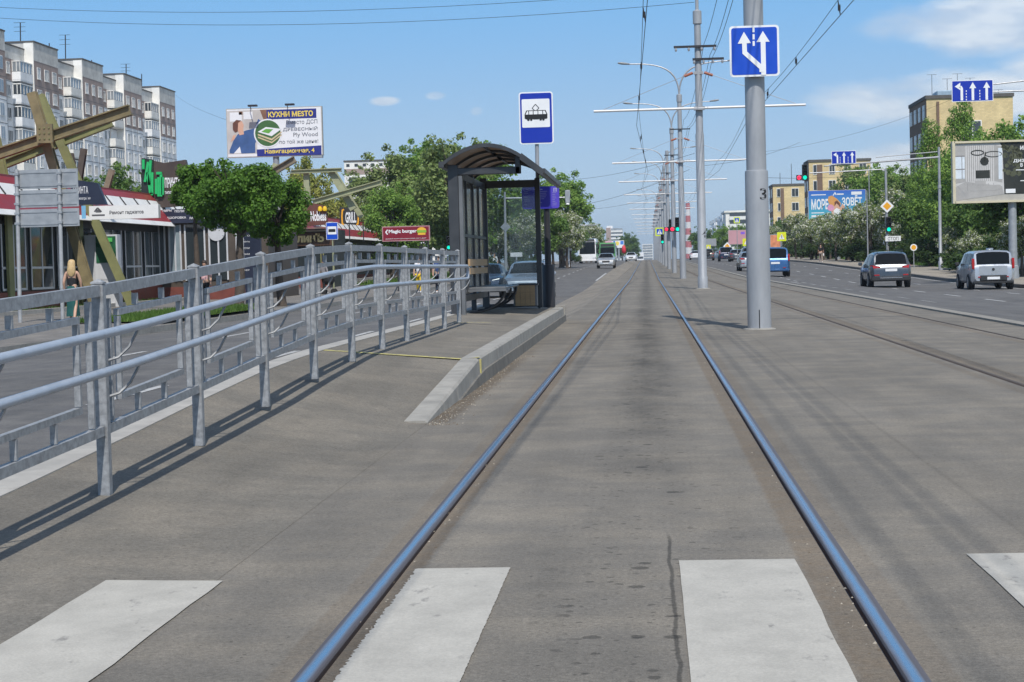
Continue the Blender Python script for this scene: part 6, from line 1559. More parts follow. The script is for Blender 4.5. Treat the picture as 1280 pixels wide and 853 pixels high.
P_HAIR = M('print_hair', (.13, .05, .03), .5, 0, .2); P_GREEN = M('print_green', (.05, .13, .035), .5, 0, .1); P_PLY = M('print_ply', (.58, .46, .28), .5, 0, .1); P_KIT = M('print_kitchen', (.50, .47, .44), .5, 0, .18, .8); P_BROWN = M('print_brown', (.20, .10, .06), .5, 0, .2)
P_YEL = M('print_yellow', (.80, .62, .10), .5, 0, 0); P_GREY = M('print_grey', (.13, .14, .17), .5, 0, 0)
def lay(parent, name, m, polys, y): 
    if len(polys) <= 6: return [MB().plate(p, y, .002).build(name, m, parent) for p in polys][0]
    mb = MB()
    for p in polys: mb.plate(p, y, .002)
    return mb.build(name, m, parent)
k = 4.2654
def bp(x, y): return 180+x/k, 120+y/k       # crop pixel -> photo pixel
t, f, W, H, z = billboard('kitchen billboard with a woman in a denim shirt and navy headline КУХНИ MESTO', 283, 135.5, 403, 195, 116, zl(116)+.20)
g = lambda x, y: f(*bp(x, y))
lay(t, 'printed_sheet', P_WHITE, [rect(*f(283, 195), *f(403, 135.5))], -.006)
lay(t, 'kitchen_photo', P_KIT, [[g(440, 305), g(600, 305), g(600, 250), g(690, 70), g(440, 74)]], -.010)
lay(t, 'kitchen_cabinet', P_WHITE, [rect(*g(455, 130), *g(520, 82)), rect(*g(530, 120), *g(580, 80)), rect(*g(470, 300), *g(510, 250))], -.014)
lay(t, 'kitchen_shelf', P_BROWN, [[g(620, 72), g(690, 72), g(690, 150), g(640, 130)], rect(*g(505, 95), *g(525, 78))], -.014)
lay(t, 'denim_shirt', P_DENIM, [[g(448, 285), g(470, 235), g(495, 200), g(540, 180), g(588, 170), g(610, 120), g(628, 135), g(605, 215), g(590, 250), g(588, 302), g(512, 303), g(505, 265), g(470, 302), g(448, 300)]], -.018)
lay(t, 'woman_skin', P_SKIN, [[g(493, 165), g(498, 135), g(520, 128), g(530, 150), g(526, 172), g(530, 200), g(505, 205)], [g(455, 240), g(470, 205), g(485, 200), g(478, 225)]], -.022)
lay(t, 'woman_hair', P_HAIR, [[g(470, 175), g(470, 140), g(490, 122), g(518, 126), g(500, 138), g(496, 185), g(482, 190)]], -.026)
lay(t, 'green_circle', P_WHITE, [circ(*g(660, 198), .075*W*2, 28)], -.022); lay(t, 'green_disc', P_GREEN, [circ(*g(660, 198), .068*W*2, 28)], -.026)
lay(t, 'plywood_stack', P_PLY, [[g(605, 215), g(680, 245), g(735, 205), g(735, 212), g(680, 253), g(605, 222)], [g(605, 200), g(680, 228), g(735, 190), g(735, 198), g(680, 238), g(605, 208)]], -.030)
lay(t, 'plywood_top', P_WHITE, [[g(605, 190), g(680, 215), g(735, 178), g(650, 165)]], -.034); lay(t, 'leaf_print', M('print_leaf', (.12, .35, .05), .5, 0, .1), [[g(625, 190), g(650, 175), g(690, 178), g(665, 200)]], -.038)
lay(t, 'headline_band', P_NAVY, [rect(*g(656, 124), *g(926, 74)), [g(598, 320), g(948, 322), g(948, 272), g(596, 284)]], -.018)
text_part('КУХНИ МЕSТО', *g(664, 114), *g(908, 84), -.024, P_YEL, t, bold=.03)
text_part('Вместо ДСП', *g(762, 158), *g(930, 132), -.016, P_GREY, t); text_part('ДРЕВЕСНЫЙ', *g(742, 193), *g(930, 168), -.016, P_GREY, t, bold=.008); text_part('Ply Wood', *g(798, 228), *g(930, 200), -.016, P_GREY, t); text_part('по той же цене!', *g(722, 262), *g(932, 236), -.016, P_GREY, t)
text_part('Навигационная, 4', *g(640, 312), *g(910, 284), -.024, P_YEL, t, bold=.02)
for px in (314, 361): x_, z_ = f(px, 134.5); MB().tube([(x_, .1, z_-.1), (x_, -.3, z_+.12), (x_+.3, -.9, z_+.1)], .03, 6).bbox(x_, x_+.6, -1.0, -.75, z_+.02, z_+.14, .02).build('floodlight', DARKMETAL, t)
MB().box(f(390, 0)[0], f(403, 0)[0], .0, .4, f(0, 199)[1], f(0, 195)[1]-.06).build('walkway', SBACK, t)

# sea billboard
t, f, W, H, z = billboard('blue and turquoise billboard МОРЕ ЗОВЁТ with a woman in a sun hat', 1011.5, 238.5, 1081, 273.5, 196, zr_(196)+.2)
seam_ = bpy.data.materials.new('sea_print'); seam_.use_nodes = True
tt = seam_.node_tree; b = tt.nodes['Principled BSDF']; tcn = N(tt, 'ShaderNodeTexCoord'); s_ = N(tt, 'ShaderNodeSeparateXYZ'); tt.links.new(tcn.outputs['Generated'], s_.inputs[0])
mx = N(tt, 'ShaderNodeMix', data_type='RGBA'); tt.links.new(s_.outputs[2], mx.inputs[0]); mx.inputs[6].default_value = (.07, .42, .47, 1); mx.inputs[7].default_value = (.035, .12, .50, 1); tt.links.new(mx.outputs[2], b.inputs['Base Color'])
lay(t, 'printed_sheet', seam_, [rect(*f(1011.5, 273.5), *f(1081, 238.5))], -.006)
k3 = 5.3286
def g(x, y): return f(990+x/k3, 170+y/k3)
text_part('МОРЕ', *g(132, 488), *g(245, 418), -.012, P_WHITE, t, bold=.03); text_part('ЗОВЁТ', *g(332, 468), *g(462, 398), -.012, P_WHITE, t, bold=.03)
lay(t, 'sun_hat', M('print_straw', (.62, .30, .09), .5, 0, .1), [[g(240, 430), g(246, 404), g(268, 398), g(300, 420), g(325, 450), g(318, 470), g(275, 470), g(250, 455)]], -.016)
lay(t, 'woman_skin', P_SKIN, [[g(258, 480), g(262, 505), g(278, 545), g(325, 548), g(326, 500), g(352, 475), g(335, 452), g(318, 480), g(310, 445), g(290, 440), g(280, 470)]], -.020)
lay(t, 'woman_hair', P_HAIR, [[g(283, 470), g(284, 440), g(300, 430), g(318, 450), g(320, 480), g(308, 460), g(296, 450)]], -.024)
lay(t, 'white_top', P_WHITE, [[g(276, 545), g(278, 495), g(296, 480), g(318, 492), g(326, 520), g(322, 548)]], -.028); lay(t, 'pink_flower', M('print_pink', (.65, .30, .45), .5), [circ(*g(258, 478), .35, 12)], -.024)
lay(t, 'logo_mark', P_WHITE, [[g(272, 398), g(288, 374), g(298, 392), g(292, 396), g(287, 385), g(280, 398)], rect(*g(132, 394), *g(228, 388)), rect(*g(300, 394), *g(344, 386)), rect(*g(394, 396), *g(462, 376)), rect(*g(132, 512), *g(215, 506)), rect(*g(132, 536), *g(190, 524))], -.012)
lay(t, 'small_leaf', M('print_leaf'), [circ(*g(208, 530), .14, 10)], -.012)
MB().box(-.42, .42, -.15, .2, f(0, 281)[1]-.3, f(0, 276)[1]).build('post_plate', SWHITE, t)

# interior design billboard at right edge
t, f, W, H, z = billboard('billboard showing a grey living room beside a black half with white lettering, right edge', 1195, 178, 1338, 250, 94, zr_(94)+.2, rad(2), post=True)
P_DK = M('print_black', (.022, .024, .020), .5, 0, .4, 1.2); P_G1 = M('print_g1', (.36, .35, .34), .5, 0, .1, 2); P_G2 = M('print_g2', (.52, .51, .50), .5, 0, .08, 2); P_G3 = M('print_g3', (.22, .21, .21), .5, 0, .15, 2)
MB().box(-W/2-.1, -W/2+.04, -.1, .3, z-H/2-.08, z+H/2+.08).box(-W/2, W/2, -.1, .3, z+H/2-.02, z+H/2+.08).box(-W/2, W/2, -.1, .3, z-H/2-.08, z-H/2+.02).build('pale_rim', M('rim_cream', (.55, .50, .36), .6, 0, .05), t)
k4 = 4.74
def g(x, y): return f(1160+x/k4, 80+y/k4)
lay(t, 'printed_sheet', P_G2, [[g(160, 798), g(452, 768), g(444, 490), g(430, 470), g(160, 474)]], -.006); lay(t, 'dark_half', P_DK, [[g(452, 768), g(850, 770), g(850, 460), g(425, 462), g(445, 495)]], -.008)
lay(t, 'room_walls', P_G1, [[g(170, 700), g(232, 690), g(232, 480), g(170, 480)], [g(395, 690), g(442, 700), g(442, 490), g(395, 480)], [g(170, 798), g(450, 768), g(440, 720), g(230, 690), g(170, 720)]], -.010)
lay(t, 'wall_slats', P_G3, [rect(*g(x, 690), *g(x+2.5, 482)) for x in range(240, 392, 12)]+[rect(*g(x, 745), *g(x+2, 700)) for x in range(240, 420, 30)], -.013)
lay(t, 'room_window', M('print_pane', (.60, .66, .72), .5), [rect(*g(172, 672), *g(226, 540)), rect(*g(420, 680), *g(442, 500))], -.016)
lay(t, 'window_bars', P_G3, [rect(*g(208, 672), *g(212, 540)), rect(*g(172, 620), *g(226, 614)), rect(*g(172, 545), *g(226, 538))], -.019)
lay(t, 'television', P_DK, [rect(*g(288, 672), *g(370, 626)), circ(*g(340, 574), .22, 10)], -.016); lay(t, 'lamp_rings', P_DK, [stroke([(g(300+36*math.cos(i*.45), 524+14*math.sin(i*.45))) for i in range(15)], .05), stroke([g(340, 574), g(345, 520)], .04), stroke([(g(392+48*math.cos(i*.45), 534+16*math.sin(i*.45))) for i in range(15)], .04)], -.016)
lay(t, 'sofa', P_G1, [[g(255, 745), g(260, 712), g(330, 715), g(430, 712), g(436, 735), g(400, 745)], rect(*g(284, 710), *g(346, 686))], -.016)
lay(t, 'foliage_print', M('print_dim_leaf', (.075, .080, .045), .5, 0, .3, 2), [circ(*g(480+R.uniform(-30, 70), 500+R.uniform(-25, 160)), R.uniform(.05, .15), 7) for _ in range(46)], -.012)
text_part('ДИЗАЙН', *g(506, 588), *g(636, 562), -.014, P_WHITE, t, bold=.03); text_part('ИНТЕРЬЕР', *g(546, 514), *g(700, 490), -.014, P_WHITE, t, bold=.03); text_part('В СТИЛЕ', *g(546, 612), *g(650, 590), -.014, P_WHITE, t, bold=.03)
lay(t, 'small_print', P_WHITE, [rect(*g(520, 632), *g(680, 627)), rect(*g(545, 695), *g(640, 690)), rect(*g(460, 762), *g(516, 738))], -.014)
# distant boards
t, f, W, H, z = billboard('faded pink billboard by the white slab, left of pole 3', 911, 288, 950, 305, 330, G(330), post=True); lay(t, 'printed_sheet', M('print_pale_pink', (.50, .27, .30), .5, 0, .08, .5), [rect(*f(911, 305), *f(950, 288))], -.006); lay(t, 'logo_mark', M('print_violet', (.22, .10, .60), .5), [rect(*f(926, 293), *f(931, 290))], -.01)
t, f, W, H, z = billboard('grey back of a billboard above the distant cars by pole 4', 881, 299, 895, 307.5, 340, G(340)); lay(t, 'back_sheet', SBACK, [rect(*f(881, 307.5), *f(895, 299))], -.006)
t, f, W, H, z = billboard('pink and white billboard above the green bus on the left', 754, 301.5, 766, 306.5, 420, G(420)); lay(t, 'printed_sheet', P_WHITE, [rect(*f(754, 306.5), *f(766, 301.5))], -.006); lay(t, 'pink_band', M('print_pink'), [rect(*f(754, 304.3), *f(765, 301.8))], -.01)
t, f, W, H, z = billboard('blue, yellow and white billboard next to the far tower block', 766.5, 301, 780, 310, 400, G(400)); lay(t, 'printed_sheet', P_WHITE, [rect(*f(766.5, 310), *f(780, 301))], -.006); lay(t, 'blue_patch', M('print_blue', (.06, .20, .60), .5), [rect(*f(766.8, 306.5), *f(769, 301.3)), rect(*f(775.5, 306), *f(779.5, 301.5))], -.01); lay(t, 'yellow_patch', P_YEL, [circ(*f(771.5, 304.5), .45, 12)], -.012)
Dp = 158; q = Q(971, 308, Dp); t = thing('advertising_pillar', 'orange and turquoise poster stand above the blue people carrier', 'poster stand', (q.x, Dp, zr_(Dp)+.15)); c = lambda px, py: (Q(px, py, Dp).x-q.x, Q(px, py, Dp).z-zr_(Dp)-.15)
a, b = c(962.5, 318), c(976, 293); MB().box(a[0], b[0], 0, .25, -.1, b[1]).build('case', SBACK, t); MB().plate(rect(a[0]+.06, a[1]-.3, b[0]-.06, b[1]-.06), -.006).build('poster', M('poster_orange', (.62, .24, .12), .5, 0, .45, 2.2), t); MB().plate(rect(a[0]+.06, a[1]-.6, b[0]-.06, a[1]+.1), -.010).build('poster_foot', M('poster_turquoise', (.10, .38, .45), .5, 0, .2), t)
b_ = thing('street_banner', 'small red banner stand beside the left road far off', 'banner', (Q(780, 320, 250).x, 250, G(250))); MB().lathe([(.04, 0), (.03, 2.6)], 8).build('pole', GALV, b_); MB().lathe([(0, 1.3), (.28, 1.45), (.3, 1.9), (.18, 2.4), (0, 2.5)], 12).build('red_balloon', M('banner_red', (.55, .03, .05), .5), b_, 60)

# ================================================================== PEOPLE
SKIN = M('skin', (.50, .30, .21), .55, 0, .05, 20)
def skin_mesh(name, verts, edges, radii, sub=2, root=0):
    me = bpy.data.meshes.new(name); me.from_pydata([tuple(v) for v in verts], edges, [])
    o = bpy.data.objects.new(name, me); C.objects.link(o)
    m = o.modifiers.new('s', 'SKIN'); m.use_smooth_shade = True
    for i, r in enumerate(radii):
        d = me.skin_vertices[0].data[i]; d.radius = r if isinstance(r, tuple) else (r, r); d.use_root = (i == root)
    s = o.modifiers.new('u', 'SUBSURF'); s.levels = sub; s.render_levels = sub
    dg = bpy.context.evaluated_depsgraph_get(); out = bpy.data.meshes.new_from_object(o.evaluated_get(dg))
    C.objects.unlink(o); bpy.data.objects.remove(o); out.name = name
    out.polygons.foreach_set('use_smooth', [True]*len(out.polygons)); return out
def person(label, loc, rz, H, top, bottom, hair, skirt=False, long_hair=False, shoes=(.6, .6, .6), seed=0, bag=None, straps=False, group=None):
    """walking figure, looks along +y"""
    s = H/1.72; t = thing('person', label, 'person', loc, rz, group)
    def V3(*a): return Vector(a)*s
    st = .17
    J = [V3(0, 0, .93), V3(0, .01, 1.12), V3(0, .0, 1.32), V3(0, .0, 1.46), V3(0, .02, 1.55), V3(0, .03, 1.63), V3(0, .02, 1.70),
         V3(-.16, .0, 1.40), V3(-.225, -.05, 1.13), V3(-.23, .04, .88), V3(-.225, .08, .79),
         V3(.16, .0, 1.40), V3(.225, .05, 1.13), V3(.23, .12, .90), V3(.22, .16, .81),
         V3(-.085, .02, .86), V3(-.095, st*.62, .48), V3(-.095, st*.75, .08), V3(-.10, st+.13, .03),
         V3(.085, -.02, .86), V3(.095, -st*.40, .49), V3(.095, -st*1.5, .12), V3(.10, -st*1.0, .03)]
    E = [(0, 1), (1, 2), (2, 3), (3, 4), (4, 5), (5, 6), (2, 7), (7, 8), (8, 9), (9, 10), (2, 11), (11, 12), (12, 13), (13, 14), (0, 15), (15, 16), (16, 17), (17, 18), (0, 19), (19, 20), (20, 21), (21, 22)]
    r = [(.135, .10), (.115, .085), (.135, .10), .055, .05, .088, .07, .055, .042, .03, .035, .055, .042, .03, .035, .085, .058, .04, .035, .085, .058, .04, .035]
    r = [tuple(x*s for x in q) if isinstance(q, tuple) else q*s for q in r]
    o = bpy.data.objects.new('body', skin_mesh('body', J, E, r)); C.objects.link(o); o.parent = t; o.data.materials.append(SKIN)
    def part(nm, idx, ed, rr, m):
        mp = {q: i for i, q in enumerate(idx)}; me = skin_mesh(nm, [J[q] for q in idx], [(mp[a], mp[b]) for a, b in ed], [tuple(x*s for x in q) if isinstance(q, tuple) else q*s for q in rr])
        o2 = bpy.data.objects.new(nm, me); C.objects.link(o2); o2.parent = t; me.materials.append(m); return o2
    if straps: part('top', [0, 1, 2], [(0, 1), (1, 2)], [(.15, .115), (.13, .10), (.142, .112)], top)
    else: part('shirt', [0, 1, 2, 3, 7, 8, 11, 12], [(0, 1), (1, 2), (2, 3), (2, 7), (7, 8), (2, 11), (11, 12)], [(.15, .115), (.135, .105), (.15, .115), .065, .07, .055, .07, .055], top)
    if skirt:
        pr = []; n = 20; mb = MB()
        for z_, rx, ry in ((1.02, .125, .105), (.93, .162, .135), (.74, .172, .150), (.45, .160, .165), (.17, .185, .205)):
            mb.v += [((rx+(.022*(1.1-z_))*math.sin(j*2.2+z_*3))*math.cos(2*PI*j/n)*s, (ry+.02*math.sin(j*1.7))*math.sin(2*PI*j/n)*s, z_*s) for j in range(n)]
        for i in range(4):
            for j in range(n): mb.f.append([i*n+j, i*n+(j+1) % n, (i+1)*n+(j+1) % n, (i+1)*n+j]); mb.m.append(0)
        mb.build('skirt', bottom, t, 60)
    else: part('trousers', [0, 15, 16, 17, 19, 20, 21], [(0, 15), (15, 16), (16, 17), (0, 19), (19, 20), (20, 21)], [(.145, .115), .098, .072, .056, .098, .072, .056], bottom)
    hm = MB()
    if long_hair:
        n = 14
        rows = [(1.765, .02, .02, .0), (1.75, .07, .075, .01), (1.70, .102, .10, .01), (1.62, .108, .095, -.02), (1.52, .115, .075, -.05), (1.42, .125, .06, -.07), (1.33, .09, .04, -.08), (1.29, .04, .02, -.085)]
        for z_, rx, ry, oy in rows: hm.v += [(rx*math.cos(2*PI*j/n)*s, (oy+ry*math.sin(2*PI*j/n))*s, z_*s) for j in range(n)]
        for i in range(len(rows)-1):
            for j in range(n): hm.f.append([i*n+j, i*n+(j+1) % n, (i+1)*n+(j+1) % n, (i+1)*n+j]); hm.m.append(0)
    else: hm.lathe([(.0, 1.775*s), (.06*s, 1.765*s), (.098*s, 1.71*s), (.102*s, 1.66*s), (.09*s, 1.63*s)], 12, (0, .0, 0))
    hm.build('hair', hair, t, 60)
    sm = M('shoe_%d' % seed, shoes, .6, 0, .05)
    for q in (18, 22):
        p_ = J[q]; MB().bbox(p_.x-.045*s, p_.x+.045*s, p_.y-.19*s, p_.y+.06*s, max(0, p_.z-.03*s), p_.z+.06*s, .02*s).build('shoe', sm, t, 50)
    if bag is not None: MB().bbox(.20*s, .30*s, -.02*s, .24*s, .55*s, .82*s, .03*s).build('bag', bag, t, 50)
    return t
HB = M('hair_blonde', (.50, .35, .17), .55, 0, .2, 12); HD = M('hair_dark', (.035, .022, .015), .5, 0, .15, 12)
wq = Q(92, 403.5, 49.5)
person('woman with long blonde hair, black strap top and dark green skirt on the pavement', (wq.x, 49.5, zl(49)+.20), rad(4), 1.68, M('cloth_black', (.012, .012, .014), .8), M('cloth_bottle_green', (.008, .075, .068), .75, 0, .25, 6), HB, True, True, (.75, .75, .75), 1, straps=True)
def walker(px, D, zf_, lab, top, bot, rz=PI, H=1.7, bag=None, seed=2, hair=None):
    x = Q(px, 320, D).x; person(lab, (x, D, zf_), rz, H, top, bot, hair or HD, seed=seed, bag=bag)
walker(1026, 172, zr_(172)+.17, 'man in a black T-shirt carrying a white bag on the far right pavement', M('cloth_black'), M('cloth_greige', (.30, .24, .2), .8), 0, 1.75, M('bag_white', (.7, .7, .7), .6), 3)
walker(618, 135, zl(135)+.20, 'person in a white shirt on the pavement seen through the shelter glass', M('cloth_white', (.66, .66, .68), .8), M('cloth_navy', (.02, .025, .045), .8), PI, 1.72, None, 4)
walker(614, 150, zl(150)+.20, 'second pale-dressed walker just behind the white-shirted person', M('cloth_pale', (.55, .55, .56), .8), M('cloth_greige'), PI, 1.78, None, 5)
walker(523, 88, zl(88)+.20, 'walker in a white top and bright yellow trousers behind the railing', M('cloth_white'), M('cloth_yellow', (.72, .50, .02), .8), PI, 1.7, None, 6)
walker(547, 86, zl(86)+.20, 'walker in dark blue clothes with a pale blue scarf by the railing end', M('cloth_blue', (.03, .06, .18), .8, 0, .4, 6), M('cloth_navy'), PI, 1.7, None, 7)
walker(255, 66, zl(66)+.20, 'walker in a pale pink blouse half hidden by the railing', M('cloth_pink', (.62, .38, .38), .8), M('cloth_black'), PI, 1.66, None, 8)
walker(404, 92, zl(92)+.20, 'walker in a grey top by the bus stop plate', M('cloth_grey', (.25, .24, .25), .8), M('cloth_black'), PI*.8, 1.68, None, 9)
walker(709, 200, zl(200)+.20, 'tiny walker in white under the blossoming trees', M('cloth_white'), M('cloth_tan', (.35, .26, .18), .8), PI, 1.7, None, 10)
walker(710, 205, zl(205)+.20, 'tiny walker in grey just behind the one in white under the blossoming trees', M('cloth_grey'), M('cloth_black'), PI, 1.7, None, 11)
# stroller next to the grey walker
D_ = 90; x = Q(411, 350, D_).x
t = thing('pram', 'dark pram pushed on the left pavement near the bus stop plate', 'pram', (x, D_, zl(D_)+.20))
MB().lathe([(0, .45), (.20, .48), (.30, .65), (.29, .85), (.2, 1.0), (0, 1.06)], 14).build('hood', M('cloth_black'), t, 60); MB().tube([(.2, 0, .8), (.5, 0, 1.05)], .02, 6).build('handle', GALV, t)
for xx in (-.25, .25):
    for yy in (-.2, .2): MB().lathe([(.10, -.03), (.14, -.03), (.14, .03), (.10, .03)], 14, (xx, yy, .14), 'y').build('wheel', TYRE, t)
MB().bar((-.25, 0, .15), (.2, 0, .6), .03, .03).bar((.25, 0, .15), (-.2, 0, .6), .03, .03).build('chassis', GALV, t)

# ================================================================== TREES
BARK = M('bark', (.075, .058, .045), .9, 0, .3, 8, bump=.5); BARKP = M('bark_pale', (.26, .235, .20), .9, 0, .35, 6, bump=.3)
GA, GB = (.030, .075, .012), (.085, .155, .030)
L_LIME = leafmat('leaf_trimmed', (0.056, 0.135, 0.014), (0.140, 0.275, 0.034))
L_DARK = leafmat('leaf_dark', (0.066, 0.141, 0.028), (0.167, 0.268, 0.060))
L_MID = leafmat('leaf_mid', (0.118, 0.226, 0.042), (0.280, 0.427, 0.086))
L_GREY = leafmat('leaf_grey_green', (0.140, 0.204, 0.071), (0.316, 0.399, 0.133))
L_BIRCH = leafmat('leaf_birch', (0.201, 0.243, 0.055), (0.402, 0.421, 0.101))
L_BUSH = leafmat('leaf_bush', (.030, .062, .016), (.075, .125, .034))
L_BLOS = leafmat('leaf_blossom', (0.125, 0.188, 0.052), (0.292, 0.339, 0.111), (.70, .70, .60), .34)
def leaves(mb, clumps, n, size, rnd, droop=0.):
    tot = sum(c[3]**2 for c in clumps)
    for (cx, cy, cz, cr) in clumps:
        k_ = max(6, int(n*cr**2/tot))
        for _ in range(k_):
            v = Vector((rnd.gauss(0, 1), rnd.gauss(0, 1), rnd.gauss(0, 1))).normalized(); rr = cr*(rnd.random()**.40)*(1+.16*rnd.gauss(0, 1))
            p = Vector((cx, cy, cz))+Vector((v.x*rr, v.y*rr, v.z*rr*.82-droop*abs(rnd.gauss(0, 1))*cr))
            nrm = (v*.8+Vector((rnd.gauss(0, .45), rnd.gauss(0, .45)-.12, rnd.gauss(0, .45)+.42))).normalized()
            a = nrm.orthogonal().normalized(); b = nrm.cross(a); th = rnd.uniform(0, 6.28); a, b = a*math.cos(th)+b*math.sin(th), b*math.cos(th)-a*math.sin(th)
            sz = size*rnd.uniform(.6, 1.35); w_ = sz*.62
            o = len(mb.v); mb.v += [tuple(p-a*sz*.5), tuple(p+b*w_*.5+nrm*sz*.08), tuple(p+a*sz*.5), tuple(p-b*w_*.5+nrm*sz*.08)]; mb.f.append([o, o+1, o+2, o+3]); mb.m.append(0)
def tree_mesh(seed, H, trunk_h, rx, rz, n, size, trunk_r, shape='round', droop=0., nclump=34, stems=1):
    """returns (trunk MB, crown MB); the tree stands on the origin"""
    rnd = random.Random(seed); tr, cr = MB(), MB(); clumps = []
    cz = trunk_h+(H-trunk_h)*.5; hh = (H-trunk_h)*.5
    for i in range(nclump):
        for _ in range(30):
            u = Vector((rnd.uniform(-1, 1), rnd.uniform(-1, 1), rnd.uniform(-1, 1)))
            if u.length < 1 and u.length > .35: break
        w_ = 1.
        if shape == 'cone': w_ = max(.18, 1-.62*(u.z+1)/2); w_ *= 1.15
        if shape == 'egg': w_ = 1-.45*max(0, u.z)**1.3
        c = (u.x*rx*w_*.86, u.y*rx*w_*.86, cz+u.z*hh*.88)
        clumps.append((*c, rx*rnd.uniform(.20, .38)*(w_**.4)))
    for _ in range(nclump//4 if shape == 'round' else nclump//2):            # stray sprigs that break the outline
        u = Vector((rnd.gauss(0, 1), rnd.gauss(0, 1), rnd.gauss(.25, 1))).normalized(); w_ = (max(.25, 1-.6*(u.z+1)/2)*1.1 if shape == 'cone' else 1)
        clumps.append((u.x*rx*w_, u.y*rx*w_, cz+u.z*hh, rx*rnd.uniform(.08, .15)))
    leaves(cr, clumps, n, size, rnd, droop)
    for st in range(stems):
        ox = 0 if stems == 1 else rnd.uniform(-.35, .35)*rx; oy = 0 if stems == 1 else rnd.uniform(-.4, .4)*rx
        lean = Vector((rnd.uniform(-.05, .05), rnd.uniform(-.05, .05), 0))*H
        top = Vector((ox*1.3, oy*1.3, trunk_h+(H-trunk_h)*.72))+lean; pts = [Vector((ox, oy, -.15)), Vector((ox, oy, .12))]+[Vector((ox, oy, 0)).lerp(top, t)+Vector((rnd.gauss(0, .02), rnd.gauss(0, .02), 0))*H*.25 for t in (.2, .4, .6, .8, 1)]
        tr.tube(pts, [trunk_r*1.45, trunk_r*1.12, trunk_r, trunk_r*.85, trunk_r*.6, trunk_r*.38, trunk_r*.12], 8)
        for c in rnd.sample(clumps, min(len(clumps), max(4, 11//stems))):
            t0 = rnd.uniform(.3, .85); p0 = Vector((ox, oy, 0)).lerp(top, max(t0, trunk_h*.9/top.z)); q = Vector(c[:3]); mid = p0.lerp(q, .5)+Vector((0, 0, .06*H*rnd.random()))
            tr.tube([p0, mid, q], [trunk_r*.38, trunk_r*.24, trunk_r*.07], 5)
    return tr, cr
def tree(label, loc, spec, leafm, barkm=BARK, rz=0., scale=1., name='tree', group=None, cat='tree'):
    tr, cr = spec; t = thing(name, label, cat, loc, rz, group)
    o = bpy.data.objects.new('trunk', tr); C.objects.link(o); o.parent = t; o2 = bpy.data.objects.new('crown', cr); C.objects.link(o2); o2.parent = t
    if scale != 1: t.scale = (scale,)*3 if not isinstance(scale, tuple) else scale
    return t
def proto(leafm, barkm, *a, **kw):
    tr, cr = tree_mesh(*a, **kw); return tr.mesh('trunk', barkm, 50), cr.mesh('crown', leafm)
def spot(px, D): return (Q(px, 330, D).x, D)
def wl_(px, D, dz=.20): x, y = spot(px, D); return (x, y, zl(D)+dz)
def wr_(px, D, dz=.18): x, y = spot(px, D); return (x, y, zr_(D)+dz)
# the two trimmed trees by the print kiosk
sA = proto(L_LIME, BARK, 3, 5.35, 2.65, 1.55, 0, 24000, .125, .17, nclump=60)
sB = proto(L_LIME, BARK, 8, 4.85, 2.2, 1.25, 0, 14000, .12, .15, nclump=30)
tree('bushy trimmed tree with bright green round crown before the print kiosk', wl_(297, 63.5), sA, L_LIME, group='trimmed trees on the left pavement')
tree('smaller round-crowned tree right of the bushy trimmed one', wl_(351, 66), sB, L_LIME, group='trimmed trees on the left pavement')
sC = proto(L_LIME, BARK, 12, 5.1, 3.35, 1.1, 0, 11000, .12, .12, nclump=26)
tree('round-crowned tree at the left of the bushy trimmed one, in front of the green sign', wl_(248, 66), sC, L_LIME, group='trimmed trees on the left pavement')
# background masses left
sBig = proto(L_MID, BARK, 21, 11.2, 2.0, 3.6, 0, 15000, .30, .26, shape='egg', nclump=60)
sBig2 = proto(L_GREY, BARK, 22, 11.6, 1.6, 3.3, 0, 14000, .30, .26, shape='egg', nclump=64, droop=.2)
sDark = proto(L_DARK, BARK, 23, 9.0, 1.2, 3.2, 0, 12000, .30, .24, shape='egg', nclump=50)
sBirch = proto(L_BIRCH, BARKP, 24, 10.0, 2.4, 2.2, 0, 7500, .24, .16, shape='egg', nclump=46, droop=.7)
sPop = proto(L_MID, BARK, 25, 15.0, 1.8, 4.2, 0, 15000, .27, .28, shape='cone', nclump=90)
sBlo = proto(L_BLOS, BARK, 26, 4.6, 1.15, 2.1, 0, 9000, .19, .11, nclump=34, stems=3)
sBlo2 = proto(L_BLOS, BARK, 27, 5.2, 1.5, 2.0, 0, 9000, .20, .12, nclump=34, stems=2)
sBush = proto(L_BUSH, BARK, 28, 2.6, .1, 1.9, 0, 5000, .18, .08, nclump=26, stems=3)
GT = 'trees behind the shops and shelter on the left'
for (px, D, s, spx, lab) in (
    (152, 118, .92, sDark, 'green tree between the apartment block and the crossed beams'),
    (212, 150, .98, sBirch, 'yellowish drooping birch beside the green roof sign'),
    (265, 160, .98, sBirch, 'pale birch crown just left of the kitchen billboard'),
    (384, 140, 1.02, sBirch, 'yellow-green birch right of the kitchen billboard'),
    (345, 150, .85, sDark, 'dark tree under the kitchen billboard'),
    (412, 150, .8, sBirch, 'birch behind the pale olive beams'),
    (455, 165, .84, sBig2, 'loose grey-green tree in front of the brown-banded block'),
    (492, 150, .95, sBig2, 'tall airy tree left of the shelter, topped by a thin spire of leaves'),
    (490, 128, .62, sBig, 'fresh green smaller tree behind the burger board'),
    (538, 152, 1.02, sBig, 'tallest green tree right beside the shelter roof'),
    (566, 135, .95, sBig2, 'drooping grey-green tree directly behind the shelter post'),
    (600, 150, .98, sBig, 'green tree seen through the shelter, above the bench'),
    (640, 165, .85, sDark, 'dark green tree behind the shelter glass'),
    (672, 172, .92, sDark, 'dark tree behind the timetable board'),
    (702, 195, .93, sBig, 'green tree above the blossoming trees, right of the timetable board'),
    (711, 245, .80, sDark, 'farther green tree sloping down towards the coach')):
    tree(lab, wl_(px, D), spx, None, rz=R.uniform(0, 6), scale=s, group=GT)
